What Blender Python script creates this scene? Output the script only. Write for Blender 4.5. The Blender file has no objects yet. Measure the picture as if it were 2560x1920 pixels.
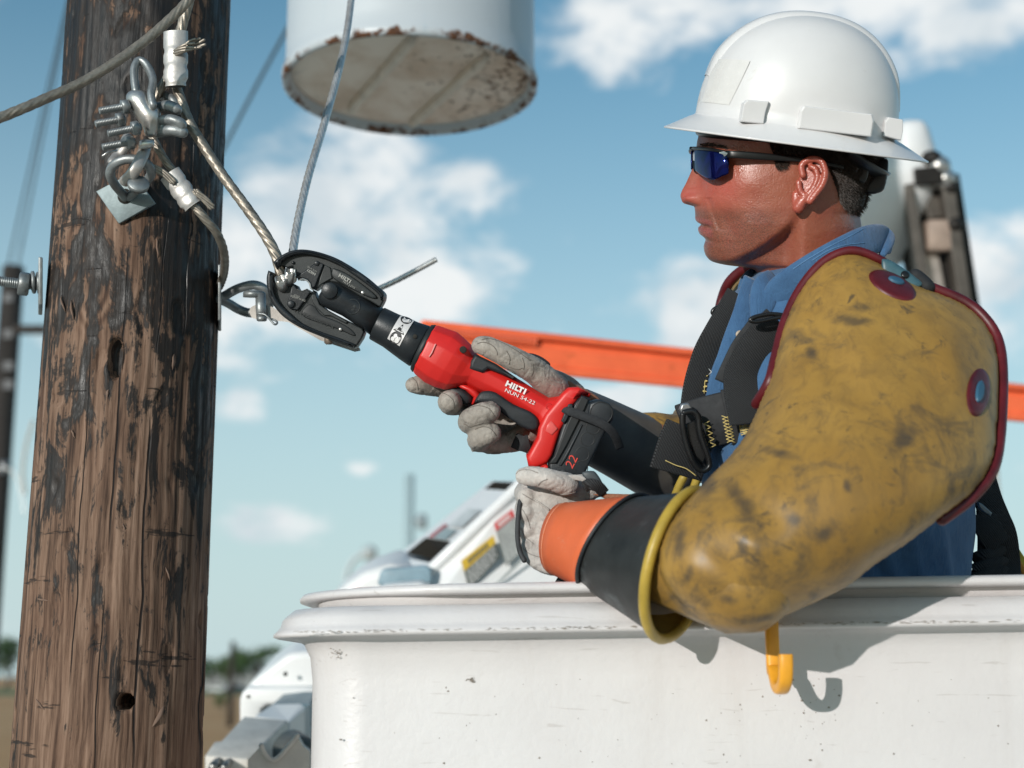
import bpy, bmesh, math, random
import numpy as np
from mathutils import Vector, Matrix, noise, Quaternion
random.seed(7)
SC = bpy.context.scene
COL = SC.collection
R = math.radians
# ------------------------------------------------------------------ camera
FPX = 50.0/36.0*2560.0            # focal length in pixels of the 2560 px wide photograph
PITCH = R(11.6)
CAM = Vector((0, 0, 3.0))
FW = Vector((0, math.cos(PITCH), math.sin(PITCH)))
UP = Vector((0, -math.sin(PITCH), math.cos(PITCH)))
RT = Vector((1, 0, 0))
cd = bpy.data.cameras.new('camera'); cam = bpy.data.objects.new('camera', cd); COL.objects.link(cam)
cam.location = CAM; cam.rotation_euler = (math.pi/2+PITCH, 0, 0)
cd.lens = 50; cd.sensor_width = 36; cd.sensor_fit = 'HORIZONTAL'; cd.clip_start = .05; cd.clip_end = 3000
cd.dof.use_dof = True; cd.dof.focus_distance = 1.44; cd.dof.aperture_fstop = 4.5
SC.camera = cam
# ------------------------------------------------------------------ sun, sky, exposure
SUN_EL, SUN_AZ = R(10), R(32)     # the sun stands behind the camera's left shoulder
tosun = Vector((-math.sin(SUN_AZ)*math.cos(SUN_EL), -math.cos(SUN_AZ)*math.cos(SUN_EL), math.sin(SUN_EL)))
sl = bpy.data.lights.new('sun', 'SUN'); sl.energy = 3.4; sl.angle = R(.6); sl.color = (1, .955, .91)
so = bpy.data.objects.new('sun', sl); COL.objects.link(so)
so.rotation_euler = (-tosun).to_track_quat('-Z', 'Y').to_euler(); so.location = (-3, -4, 8)
def pdir(px, py):
    return (FW + RT*((px-1280)/FPX) + UP*((960-py)/FPX)).normalized()
wd = bpy.data.worlds.new('World'); SC.world = wd; wd.use_nodes = True
wd.cycles.sampling_method = 'MANUAL'; wd.cycles.sample_map_resolution = 256
nt = wd.node_tree; nt.nodes.clear()
def N(tree, typ, **kw):
    n = tree.nodes.new(typ)
    for k, v in kw.items():
        if k in ('inp',):
            for a, b in v.items(): n.inputs[a].default_value = b
        else: setattr(n, k, v)
    return n
L = lambda a, b: nt.links.new(a, b)
wo = N(nt, 'ShaderNodeOutputWorld'); bg = N(nt, 'ShaderNodeBackground'); bg.inputs[1].default_value = .125
sk = N(nt, 'ShaderNodeTexSky', sky_type='NISHITA'); sk.sun_disc = False
sk.sun_elevation = R(38); sk.sun_rotation = math.atan2(tosun.x, tosun.y); sk.altitude = 200
sk.sun_elevation = SUN_EL; sk.air_density = 1.0; sk.dust_density = 1.0; sk.ozone_density = 1.6
tint = N(nt, 'ShaderNodeMix', data_type='RGBA', blend_type='MULTIPLY'); tint.inputs[0].default_value = 1
tint.inputs[7].default_value = (.80, 1.24, 1.26, 1)
tc = N(nt, 'ShaderNodeTexCoord')
n1 = N(nt, 'ShaderNodeTexNoise', inp={'Scale': 17, 'Detail': 6, 'Roughness': .6, 'Distortion': .25})
n2 = N(nt, 'ShaderNodeTexNoise', inp={'Scale': 4.2, 'Detail': 3, 'Roughness': .5})
mp = N(nt, 'ShaderNodeMapping'); mp.inputs['Scale'].default_value = (1, 1, 1.7); mp.inputs['Location'].default_value = (3.1, 1.2, .4)
L(tc.outputs['Generated'], mp.inputs[0]); L(mp.outputs[0], n1.inputs['Vector']); L(mp.outputs[0], n2.inputs['Vector'])
CL = [(700, 510, 120, 85), (880, 530, 190, 125), (620, 640, 130, 140), (900, 680, 240, 150), (730, 770, 190, 100), (1080, 720, 100, 90),
      (1190, 470, 105, 62), (900, 365, 150, 55), (1620, 50, 190, 95), (1490, 20, 90, 70), (2260, 40, 330, 110), (2290, 125, 55, 30), (2050, 20, 160, 60),
      (2520, 640, 130, 120), (2500, 780, 110, 120), (1780, 780, 120, 110), (1700, 870, 70, 60), (600, 1015, 70, 52), (905, 1172, 42, 20),
      (680, 1320, 130, 45), (560, 900, 60, 40), (1560, 1000, 120, 40), (430, 820, 200, 120)]
acc = None
for (px, py, rx, ry) in CL:
    c = pdir(px, py)
    a = N(nt, 'ShaderNodeVectorMath', operation='SUBTRACT'); a.inputs[1].default_value = c
    L(tc.outputs['Generated'], a.inputs[0])
    m = N(nt, 'ShaderNodeVectorMath', operation='MULTIPLY'); m.inputs[1].default_value = (FPX/rx, FPX/max(rx, ry), FPX/ry)
    L(a.outputs[0], m.inputs[0])
    l = N(nt, 'ShaderNodeVectorMath', operation='LENGTH'); L(m.outputs[0], l.inputs[0])
    s = N(nt, 'ShaderNodeMath', operation='SUBTRACT'); s.inputs[0].default_value = 1.25 if rx > 95 else .9; L(l.outputs['Value'], s.inputs[1])
    if acc is None: acc = s
    else:
        x = N(nt, 'ShaderNodeMath', operation='SMOOTH_MAX'); x.inputs[2].default_value = .3
        L(acc.outputs[0], x.inputs[0]); L(s.outputs[0], x.inputs[1]); acc = x
cl = N(nt, 'ShaderNodeMath', operation='MAXIMUM'); cl.inputs[1].default_value = -.62; L(acc.outputs[0], cl.inputs[0])
cm = N(nt, 'ShaderNodeMath', operation='MINIMUM'); cm.inputs[1].default_value = .55; L(cl.outputs[0], cm.inputs[0])
na = N(nt, 'ShaderNodeMath', operation='MULTIPLY_ADD'); na.inputs[1].default_value = 3.4; L(n1.outputs[0], na.inputs[0]); L(cm.outputs[0], na.inputs[2])
nb = N(nt, 'ShaderNodeMath', operation='MULTIPLY_ADD'); nb.inputs[1].default_value = 1.1; L(n2.outputs[0], nb.inputs[0]); L(na.outputs[0], nb.inputs[2])
mr = N(nt, 'ShaderNodeMapRange', interpolation_type='SMOOTHSTEP', inp={1: 2.0, 2: 3.15, 3: 0.0, 4: .96}); L(nb.outputs[0], mr.inputs[0])
mr2 = N(nt, 'ShaderNodeMapRange', inp={1: 1.6, 2: 2.7, 3: 0.0, 4: 1.0}); L(nb.outputs[0], mr2.inputs[0])
n3 = N(nt, 'ShaderNodeTexNoise', inp={'Scale': 9, 'Detail': 4}); L(mp.outputs[0], n3.inputs['Vector'])
cr = N(nt, 'ShaderNodeMix', data_type='RGBA'); cr.inputs[6].default_value = (7.2, 7.4, 7.4, 1); cr.inputs[7].default_value = (5.2, 5.8, 6.15, 1)
n3r = N(nt, 'ShaderNodeMapRange', inp={1: .45, 2: .62}); L(n3.outputs[0], n3r.inputs[0])
L(n3r.outputs[0], cr.inputs[0])
mx = N(nt, 'ShaderNodeMix', data_type='RGBA')
# pale summer haze towards the horizon, all the way round
sz = N(nt, 'ShaderNodeSeparateXYZ'); L(tc.outputs['Generated'], sz.inputs[0])
hzr = N(nt, 'ShaderNodeMapRange', interpolation_type='SMOOTHSTEP', inp={1: -.02, 2: .50, 3: .94, 4: .02}); L(sz.outputs[2], hzr.inputs[0])
hz_ = N(nt, 'ShaderNodeMix', data_type='RGBA'); hz_.inputs[7].default_value = (4.55, 5.65, 5.9, 1)
L(hzr.outputs[0], hz_.inputs[0]); L(tint.outputs[2], hz_.inputs[6])
L(sk.outputs[0], tint.inputs[6]); L(mr.outputs[0], mx.inputs[0]); L(hz_.outputs[2], mx.inputs[6]); L(cr.outputs[2], mx.inputs[7])
L(mx.outputs[2], bg.inputs[0]); L(bg.outputs[0], wo.inputs[0])
SC.view_settings.view_transform = 'Standard'; SC.view_settings.look = 'None'
SC.view_settings.exposure = 0.0; SC.view_settings.gamma = 1
SC.cycles.use_denoising = True; SC.cycles.max_bounces = 6; SC.cycles.diffuse_bounces = 3; SC.cycles.glossy_bounces = 3; SC.cycles.adaptive_threshold = .015; SC.cycles.caustics_reflective = False; SC.cycles.caustics_refractive = False
# ------------------------------------------------------------------ geometry helpers
def P(px, py, D, w=0.0):
    """world point seen at photo pixel (px,py) at camera depth D, then moved w metres towards the viewer's side"""
    return CAM + (FW + RT*((px-1280)/FPX) + UP*((960-py)/FPX))*D - FW*w
def crop(x0, y0, k):
    def f(pts):
        if np.isscalar(pts[0]): pts = tuple(pts); return (x0+pts[0]/k, y0+pts[1]/k) + tuple(pts[2:])
        return [(x0+q[0]/k, y0+q[1]/k) + tuple(q[2:]) for q in pts]
    return f
C1 = crop(0, 0, 2.0736); C2 = crop(640, 0, 2.0737); C3 = crop(640, 600, 3.687); C4 = crop(980, 780, 3.072)
C5 = crop(1640, 0, 2.304); C6 = crop(1640, 560, 2.2424); C7 = crop(1240, 1100, 1.6758); C8 = crop(500, 1160, 2.1833)
D1 = crop(0, 600, 2.3696); D2 = crop(0, 1250, 2.4768); D3 = crop(200, 60, 3.0719); D4 = crop(1700, 300, 4.1467)
D5 = crop(2100, 250, 3.0174); D6 = crop(1260, 1150, 3.53); D7 = crop(540, 680, 6.9125); D8 = crop(2380, 1150, 4.739)

def thing(name, label, cat, loc, group=None):
    o = bpy.data.objects.new(name, None); COL.objects.link(o); o.location = loc; o.empty_display_size = .05
    o['label'] = label; o['category'] = cat
    if group: o['group'] = group
    return o
def wloc(o):
    v = Vector(o.location)
    while o.parent: o = o.parent; v += Vector(o.location)
    return v
def finish(name, me, mat, parent=None, smooth=True, label=None, cat=None, group=None, kind=None, origin=None):
    """me: a mesh in world coordinates; it becomes one object standing at its parent's (or its own) base"""
    o = bpy.data.objects.new(name, me); COL.objects.link(o)
    if parent is not None:
        base = wloc(parent); o.parent = parent; o.location = (0, 0, 0)
    else:
        base = Vector(origin) if origin is not None else Vector((0, 0, 0)); o.location = base
    if base.length > 0: me.transform(Matrix.Translation(-base))
    if mat is not None:
        me.materials.clear()
        for m in (mat if isinstance(mat, (list, tuple)) else [mat]): me.materials.append(m)
    if smooth and len(me.polygons): me.polygons.foreach_set('use_smooth', [True]*len(me.polygons))
    if label: o['label'] = label
    if cat: o['category'] = cat
    if group: o['group'] = group
    if kind: o['kind'] = kind
    me.update()
    return o
def mesh(verts, faces):
    me = bpy.data.meshes.new('m'); me.from_pydata([tuple(v) for v in verts], [], faces); me.validate(); me.update(); return me
def fixn(me):
    bm = bmesh.new(); bm.from_mesh(me); bmesh.ops.recalc_face_normals(bm, faces=bm.faces); bm.to_mesh(me); bm.free(); return me
def join(*mes):
    v, f, n = [], [], 0
    for me in mes:
        v += [tuple(x.co) for x in me.vertices]; f += [[i+n for i in p.vertices] for p in me.polygons]; n = len(v)
    r = mesh(v, f)
    for me in mes: bpy.data.meshes.remove(me)
    return r
def lofted(rings, cap=True, closed=True):
    n = len(rings[0]); v = [p for r in rings for p in r]; f = []
    for i in range(len(rings)-1):
        for j in range(n if closed else n-1):
            k = (j+1) % n
            f.append((i*n+j, i*n+k, (i+1)*n+k, (i+1)*n+j))
    if cap and closed:
        f.append(tuple(range(n-1, -1, -1))); f.append(tuple(range((len(rings)-1)*n, len(rings)*n)))
    return fixn(mesh(v, f))
def catmull(pts, n, closed=False):
    pts = [tuple(float(c) for c in p) for p in pts]; m = len(pts); out = []
    a = np.array(pts)
    segs = m if closed else m-1
    for i in range(segs):
        if closed: p0, p1, p2, p3 = a[(i-1) % m], a[i], a[(i+1) % m], a[(i+2) % m]
        else: p0, p1, p2, p3 = a[max(i-1, 0)], a[i], a[i+1], a[min(i+2, m-1)]
        for t in np.linspace(0, 1, n, endpoint=False):
            out.append(.5*((2*p1)+(-p0+p2)*t+(2*p0-5*p1+4*p2-p3)*t*t+(-p0+3*p1-3*p2+p3)*t**3))
    if not closed: out.append(a[-1])
    return out
def spath(pts, n=8):
    return [Vector(p) for p in catmull([tuple(p) for p in pts], n)]
def frames(path):
    T = []
    for i in range(len(path)):
        T.append((path[min(i+1, len(path)-1)]-path[max(i-1, 0)]).normalized())
    u = T[0].cross(Vector((.3, .2, 1))).normalized(); out = []
    for i, t in enumerate(T):
        u = (u - t*u.dot(t)).normalized(); out.append((t, u, t.cross(u)))
    return out
def tube(path, rad, n=16, flat=1.0, cap=True, lobes=0, twist=0.0, lobe=.12, rnd=0):
    """swept tube; rad a number, list or function of 0..1; lobes/twist give a stranded rope; rnd rounds both ends"""
    fr = frames(path); m = len(path); acc = 0; rings = []
    for i, p in enumerate(path):
        if i: acc += (path[i]-path[i-1]).length
        r = rad(i/(m-1)) if callable(rad) else (rad[i] if isinstance(rad, (list, tuple)) else rad)
        ring = []
        for j in range(n):
            a = 2*math.pi*j/n
            rr = r*(1-lobe+2*lobe*abs(math.cos(.5*lobes*(a+twist*acc)))) if lobes else r
            ring.append(p + fr[i][1]*(rr*math.cos(a)) + fr[i][2]*(rr*math.sin(a)*flat))
        rings.append(ring)
    if rnd:
        def dome(ring, c, d, r):
            return [[c + (q-c)*math.cos(t) + d*(r*math.sin(t)) for q in ring] for t in (R(30), R(55), R(75), R(87))]
        r0 = (rings[0][0]-path[0]).length; r1 = (rings[-1][0]-path[-1]).length
        rings = dome(rings[0], path[0], -fr[0][0], r0)[::-1] + rings + dome(rings[-1], path[-1], fr[-1][0], r1)
    return lofted(rings, cap)
def finger(pts, rads, n=14, k=6):
    """tapered finger: pts world points, rads metres; rounded ends"""
    path = spath(pts, k); rr = [float(x[0]) for x in catmull([(r,) for r in rads], k)]
    return tube(path, rr, n, rnd=1)
def bevelbox(c, ax, ay, az, bv=.003, seg=2):
    """box about c with half-axis vectors"""
    bm = bmesh.new(); bmesh.ops.create_cube(bm, size=2)
    M = Matrix.Identity(4)
    for i, a in enumerate((ax, ay, az)):
        for j in range(3): M[j][i] = a[j]
    M.translation = c
    bmesh.ops.transform(bm, matrix=M, verts=bm.verts)
    if bv: bmesh.ops.bevel(bm, geom=list(bm.edges), offset=bv, segments=seg, affect='EDGES', profile=.5)
    bmesh.ops.recalc_face_normals(bm, faces=bm.faces)
    me = bpy.data.meshes.new('m'); bm.to_mesh(me); bm.free(); return me
def wbox(x0, x1, y0, y1, z0, z1, bv=0.0):
    return bevelbox(Vector(((x0+x1)/2, (y0+y1)/2, (z0+z1)/2)), Vector(((x1-x0)/2, 0, 0)), Vector((0, (y1-y0)/2, 0)), Vector((0, 0, (z1-z0)/2)), bv)
def lathe(c, axis, prof, n=24, ref=Vector((.31, .17, .93)), poly=0):
    """prof: (distance along axis, radius) list"""
    t = axis.normalized(); u = (ref - t*ref.dot(t)).normalized(); v = t.cross(u); n = poly or n
    rings = [[c + t*d + u*(r*math.cos(2*math.pi*j/n)) + v*(r*math.sin(2*math.pi*j/n)) for j in range(n)] for d, r in prof]
    return lofted(rings)
def evalmesh(o):
    dg = bpy.context.evaluated_depsgraph_get(); dg.update()
    return bpy.data.meshes.new_from_object(o.evaluated_get(dg))
def plate(outlines, D, w0, w1, bev=.0015, px0=None, segs=2):
    """outlines: closed pixel polygons (first the outside, then holes) at camera depth D, extruded from w0 to w1 metres
    (towards the camera) square to the view axis, with rounded edges"""
    s = D/FPX
    if px0 is None: px0 = outlines[0][0][:2]
    cu = bpy.data.curves.new('c', 'CURVE'); cu.dimensions = '2D'; cu.fill_mode = 'BOTH'
    cu.extrude = max((w1-w0)/2-bev, 1e-5); cu.bevel_depth = bev; cu.bevel_resolution = segs-1; cu.offset = -bev
    for pl in outlines:
        sp = cu.splines.new('POLY'); sp.points.add(len(pl)-1); sp.use_cyclic_u = True
        for q, pt in zip(pl, sp.points): pt.co = ((q[0]-px0[0])*s, (px0[1]-q[1])*s, 0, 1)
    o = bpy.data.objects.new('c', cu); COL.objects.link(o)
    me = evalmesh(o); bpy.data.objects.remove(o); bpy.data.curves.remove(cu)
    O = P(px0[0], px0[1], D) - FW*((w0+w1)/2)
    M = Matrix(((RT.x, UP.x, -FW.x, O.x), (RT.y, UP.y, -FW.y, O.y), (RT.z, UP.z, -FW.z, O.z), (0, 0, 0, 1)))
    me.transform(M)
    bm = bmesh.new(); bm.from_mesh(me); bmesh.ops.remove_doubles(bm, verts=bm.verts, dist=1e-6)
    bmesh.ops.recalc_face_normals(bm, faces=bm.faces); bm.to_mesh(me); bm.free()
    return me
def textmesh(body, size, M, extrude=.0002, shear=0, width=1.0, align='LEFT'):
    cu = bpy.data.curves.new('t', 'FONT'); cu.body = body; cu.size = size; cu.extrude = extrude; cu.shear = shear; cu.align_x = align
    o = bpy.data.objects.new('t', cu); COL.objects.link(o); me = evalmesh(o)
    bpy.data.objects.remove(o); bpy.data.curves.remove(cu)
    me.transform(Matrix.Diagonal((width, 1, 1, 1))); me.transform(M); return me
def facing(px, py, D, w, ang=0, tilt=0):
    """matrix: x along the image direction ang degrees (down positive), z towards the camera"""
    O = P(px, py, D, w); c, s_ = math.cos(R(ang)), math.sin(R(ang))
    x = RT*c - UP*s_; y = RT*s_ + UP*c; z = -FW
    if tilt:
        q = Quaternion(x, R(tilt)); y = q @ y; z = q @ z
    return Matrix(((x.x, y.x, z.x, O.x), (x.y, y.y, z.y, O.y), (x.z, y.z, z.z, O.z), (0, 0, 0, 1)))
def inside(poly, X, Y):
    c = np.zeros(X.shape, bool); n = len(poly)
    for i in range(n):
        x1, y1 = poly[i]; x2, y2 = poly[(i+1) % n]
        if y1 == y2: continue
        c ^= ((y1 > Y) != (y2 > Y)) & (X < (x2-x1)*(Y-y1)/(y2-y1)+x1)
    return c
class Puff:
    """a rounded closed volume with the given outline: thickness from a Poisson solve, mid surface at depth D0(px,py)"""
    def __init__(s, outline, D0, k=.85, g=5, hmax=None, smooth=6, back=1.0):
        poly = [(q[0], q[1]) for q in (catmull(outline, smooth, True) if smooth else outline)]
        s.poly = np.array(poly); s.D0 = D0 if callable(D0) else (lambda x, y, d=D0: d)
        lo = s.poly.min(0)-2*g; hi = s.poly.max(0)+2*g
        nx, ny = int((hi[0]-lo[0])/g)+2, int((hi[1]-lo[1])/g)+2
        X, Y = np.meshgrid(lo[0]+g*np.arange(nx), lo[1]+g*np.arange(ny))
        ins = inside(poly, X, Y); s.lo, s.g = lo, g
        b = ins*4.0*g*g; u = np.zeros_like(X)
        def A(v):
            v = v*ins; q = 4*v
            q[1:] -= v[:-1]; q[:-1] -= v[1:]; q[:, 1:] -= v[:, :-1]; q[:, :-1] -= v[:, 1:]
            return q*ins
        r = b-A(u); p = r.copy(); rs = (r*r).sum()
        for _ in range(900):
            Ap = A(p); al = rs/max((p*Ap).sum(), 1e-12); u += al*p; r -= al*Ap; rn = (r*r).sum()
            if rn < 1e-5*max(b.sum(), 1): break
            p = r+(rn/rs)*p; rs = rn
        h = k*np.sqrt(np.maximum(u, 0))
        if hmax: h = hmax*np.tanh(h/hmax)
        s.h, s.ins, s.back = h, ins, back
        # mesh: quads touching the inside; outside corners snap onto the outline
        q = ins[:-1, :-1] | ins[1:, :-1] | ins[:-1, 1:] | ins[1:, 1:]
        used = np.zeros_like(ins)
        used[:-1, :-1] |= q; used[1:, :-1] |= q; used[:-1, 1:] |= q; used[1:, 1:] |= q
        ys, xs = np.nonzero(used); idx = -np.ones(ins.shape, int); idx[ys, xs] = np.arange(len(xs))
        pos = np.stack([X[ys, xs], Y[ys, xs]], 1); out = ~ins[ys, xs]
        a_ = s.poly; b_ = np.roll(a_, -1, 0)
        for i in np.nonzero(out)[0]:
            d = b_-a_; t = np.clip(((pos[i]-a_)*d).sum(1)/np.maximum((d*d).sum(1), 1e-9), 0, 1)
            c = a_+d*t[:, None]; pos[i] = c[((c-pos[i])**2).sum(1).argmin()]
        hh = h[ys, xs]; n = len(xs); bidx = np.arange(n); cnt = n; V = []
        D = [s.D0(*pp) for pp in pos]
        for i in range(n): V.append(P(pos[i][0], pos[i][1], D[i]-hh[i]*D[i]/FPX))
        for i in range(n):
            if not out[i]:
                bidx[i] = cnt; cnt += 1; V.append(P(pos[i][0], pos[i][1], D[i]+back*hh[i]*D[i]/FPX))
        F = []
        for (yy, xx) in zip(*np.nonzero(q)):
            c = (idx[yy, xx], idx[yy+1, xx], idx[yy+1, xx+1], idx[yy, xx+1])
            F.append(tuple(int(z) for z in c)); F.append(tuple(int(bidx[z]) for z in c[::-1]))
        s.V, s.F = V, F
    def mesh(s, it=4, fn=None):
        V = s.V if fn is None else [fn(v) for v in s.V]
        me = bpy.data.meshes.new('m'); me.from_pydata([tuple(v) for v in V], [], s.F)
        bm = bmesh.new(); bm.from_mesh(me); bmesh.ops.remove_doubles(bm, verts=bm.verts, dist=2e-5)
        for _ in range(it): bmesh.ops.smooth_vert(bm, verts=bm.verts, factor=.5, use_axis_x=True, use_axis_y=True, use_axis_z=True)
        bmesh.ops.recalc_face_normals(bm, faces=bm.faces); bm.to_mesh(me); bm.free(); return me
    def top(s, px, py):
        """metres the front surface stands before the mid surface"""
        x = min(max((px-s.lo[0])/s.g, 0), s.h.shape[1]-1.01); y = min(max((py-s.lo[1])/s.g, 0), s.h.shape[0]-1.01)
        i, j = int(y), int(x); fx, fy = x-j, y-i; h = s.h
        v = h[i, j]*(1-fx)*(1-fy)+h[i, j+1]*fx*(1-fy)+h[i+1, j]*(1-fx)*fy+h[i+1, j+1]*fx*fy
        return v*s.D0(px, py)/FPX
    def on(s, px, py, lift=0.0):
        return P(px, py, s.D0(px, py)-s.top(px, py)-lift)
def remesh(me, voxel, smooth=6, fac=.5):
    o = bpy.data.objects.new('r', me); COL.objects.link(o)
    m = o.modifiers.new('r', 'REMESH'); m.mode = 'VOXEL'; m.voxel_size = voxel
    if smooth:
        q = o.modifiers.new('s', 'SMOOTH'); q.factor = fac; q.iterations = smooth
    r = evalmesh(o); bpy.data.objects.remove(o); bpy.data.meshes.remove(me); return r
from mathutils.bvhtree import BVHTree
def caster(o):
    base = wloc(o); me = o.data
    return BVHTree.FromPolygons([v.co+base for v in me.vertices], [tuple(p.vertices) for p in me.polygons])
def hitpx(bv, px, py, lift=0.0):
    """the surface point under a photo pixel, raised by lift along its normal"""
    d = (FW + RT*((px-1280)/FPX) + UP*((960-py)/FPX)).normalized(); h = bv.ray_cast(CAM, d)
    if h[0] is None: return None
    n_ = h[1] if h[1].dot(d) < 0 else -h[1]
    return h[0]+n_*lift
def ribbon(pts, width, thick=.0025, nrm=None, k=6):
    """webbing: pts world, flat strip of given width facing nrm (list or vector)"""
    path = spath(pts, k); fr = frames(path); rings = []
    for i, p in enumerate(path):
        t = fr[i][0]; nn = nrm(p) if callable(nrm) else (nrm or -FW)
        sd = t.cross(nn).normalized(); n2 = sd.cross(t).normalized(); w = width/2; h = thick/2
        rings.append([p+sd*w+n2*h*.4, p+sd*w*.93+n2*h, p-sd*w*.93+n2*h, p-sd*w+n2*h*.4, p-sd*w-n2*h*.4, p-sd*w*.93-n2*h, p+sd*w*.93-n2*h, p+sd*w-n2*h*.4])
    return lofted(rings)
def edgeloft(st, n=24, e=2.6, D=1.45):
    """stations ((topx,topy),(botx,boty),half depth m[, w shift]) -> superelliptic loft square to the view axis"""
    rings = []
    for q in st:
        a, b, hd = P(q[0][0], q[0][1], D), P(q[1][0], q[1][1], D), q[2]; w = q[3] if len(q) > 3 else 0
        c = (a+b)/2 - FW*w; v = (a-b)/2; ring = []
        for j in range(n):
            t = 2*math.pi*(j+.5)/n; cx, sx = math.cos(t), math.sin(t)
            ring.append(c + v*(math.copysign(abs(cx)**(2/e), cx)) - FW*(hd*math.copysign(abs(sx)**(2/e), sx)))
        rings.append(ring)
    return lofted(rings)
# ------------------------------------------------------------------ materials
def newmat(name):
    m = bpy.data.materials.new(name); m.use_nodes = True; t = m.node_tree
    b = t.nodes['Principled BSDF']; return m, t, b
def ramp(t, src, stops):
    r = t.nodes.new('ShaderNodeValToRGB'); e = r.color_ramp.elements
    while len(e) < len(stops): e.new(.5)
    for i, (p, c) in enumerate(stops):
        e[i].position = p; e[i].color = (c, c, c, 1) if not isinstance(c, (tuple, list)) else (tuple(c)+(1,) if len(c) == 3 else c)
    t.links.new(src, r.inputs[0]); return r
def tnoise(t, scale, detail=4, rough=.55, vec=None, dist=0):
    n = t.nodes.new('ShaderNodeTexNoise'); n.inputs['Scale'].default_value = scale; n.inputs['Detail'].default_value = detail
    n.inputs['Roughness'].default_value = rough; n.inputs['Distortion'].default_value = dist
    if vec is not None: t.links.new(vec, n.inputs['Vector'])
    return n
def coords(t, scale=(1, 1, 1)):
    c = t.nodes.new('ShaderNodeTexCoord'); m = t.nodes.new('ShaderNodeMapping'); m.inputs['Scale'].default_value = scale
    t.links.new(c.outputs['Object'], m.inputs[0]); return m.outputs[0]
def mixc(t, fac, a, b, mode='MIX'):
    m = t.nodes.new('ShaderNodeMix'); m.data_type = 'RGBA'; m.blend_type = mode
    for i, v in ((0, fac), (6, a), (7, b)):
        if isinstance(v, (int, float)): m.inputs[i].default_value = v
        elif isinstance(v, (tuple, list)): m.inputs[i].default_value = tuple(v)+(1,) if len(v) == 3 else v
        else: t.links.new(v, m.inputs[i])
    return m.outputs[2]
def bumpn(t, b, src, strength, dist=.001, prev=None):
    n = t.nodes.new('ShaderNodeBump'); n.inputs['Strength'].default_value = strength; n.inputs['Distance'].default_value = dist
    t.links.new(src, n.inputs['Height'])
    if prev is not None: t.links.new(prev.outputs[0], n.inputs['Normal'])
    t.links.new(n.outputs[0], b.inputs['Normal']); return n
def pm(name, col, rough=.5, metal=0.0, var=.18, vs=25, bump=.15, bs=300, dirt=None, ds=18, dcov=.6, scale=(1, 1, 1), spec=.5, coat=0, rv=.12, sheen=0, trans=0):
    """general worn material: colour drifts, patches of dirt, uneven gloss, fine relief"""
    m, t, b = newmat(name); v = coords(t, scale)
    n = tnoise(t, vs, 5, .6, v)
    dark = tuple(c*(1-var) for c in col); light = tuple(min(c*(1+var), .95) for c in col)
    c = mixc(t, ramp(t, n.outputs[0], [(.3, 0), (.7, 1)]).outputs[0], dark, light)
    if dirt:
        d = tnoise(t, ds, 7, .68, v, .4)
        c = mixc(t, ramp(t, d.outputs[0], [(dcov, 0), (min(dcov+.13, 1), 1)]).outputs[0], c, dirt)
    t.links.new(c, b.inputs['Base Color'])
    r = tnoise(t, vs*2.3, 4, .6, v); mr_ = t.nodes.new('ShaderNodeMapRange')
    mr_.inputs[3].default_value = max(rough-rv, .03); mr_.inputs[4].default_value = min(rough+rv, 1); t.links.new(r.outputs[0], mr_.inputs[0])
    t.links.new(mr_.outputs[0], b.inputs['Roughness']); b.inputs['Metallic'].default_value = metal
    b.inputs['Specular IOR Level'].default_value = spec; b.inputs['Coat Weight'].default_value = coat
    if sheen: b.inputs['Sheen Weight'].default_value = sheen
    if bump: bumpn(t, b, tnoise(t, bs, 3, .6, v).outputs[0], bump, .0006)
    return m
# ================================================================== MATERIALS (shared)
CT, ST = math.cos(PITCH), math.sin(PITCH)
def DY(py, Y): return Y/(CT-(960-py)/FPX*ST)
def PY(px, py, Y): return P(px, py, DY(py, Y))
def onz(px, py, z):
    d = FW + RT*((px-1280)/FPX) + UP*((960-py)/FPX); return CAM + d*((z-CAM.z)/d.z)
def gel_mat():
    m, t, b = newmat('white_gelcoat'); v = coords(t); n = tnoise(t, 6, 6, .6, v); s_ = tnoise(t, 24, 6, .65, coords(t, (1, 1, .09))); sm_ = tnoise(t, 11, 8, .72, v, .5)
    c = mixc(t, ramp(t, n.outputs[0], [(.3, 0), (.7, 1)]).outputs[0], (.63, .602, .595), (.69, .668, .66))
    c = mixc(t, ramp(t, s_.outputs[0], [(.52, 0), (.75, .32)]).outputs[0], c, (.50, .455, .43))
    c = mixc(t, ramp(t, sm_.outputs[0], [(.60, 0), (.74, .45)]).outputs[0], c, (.46, .41, .38))
    sc_ = tnoise(t, 150, 3, .5, coords(t, (.12, 1, 1.2)), .6); c = mixc(t, ramp(t, sc_.outputs[0], [(.66, 0), (.70, .35)]).outputs[0], c, (.40, .36, .33))
    t.links.new(c, b.inputs['Base Color']); r = t.nodes.new('ShaderNodeMapRange'); r.inputs[3].default_value = .22; r.inputs[4].default_value = .50; t.links.new(sm_.outputs[0], r.inputs[0]); t.links.new(r.outputs[0], b.inputs['Roughness'])
    b1 = bumpn(t, b, tnoise(t, 130, 4, .6, v).outputs[0], .22, .002); bumpn(t, b, n.outputs[0], .1, .004, b1); return m
WHITE_GEL = gel_mat()
WHITE_BOOM = pm('white_boom_paint', (.78, .78, .77), .32, var=.04, vs=8, bump=.03)
SLATE = pm('slate_boom_paint', (.13, .20, .24), .4, var=.12)
ALU = pm('cast_aluminium', (.60, .575, .53), .6, .1, var=.12, vs=40, bump=.3, bs=260)
GALV = pm('galvanised_steel', (.27, .285, .285), .45, .65, var=.35, vs=55, bump=.35, bs=420, dirt=(.20, .18, .15), ds=60, dcov=.62)
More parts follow.
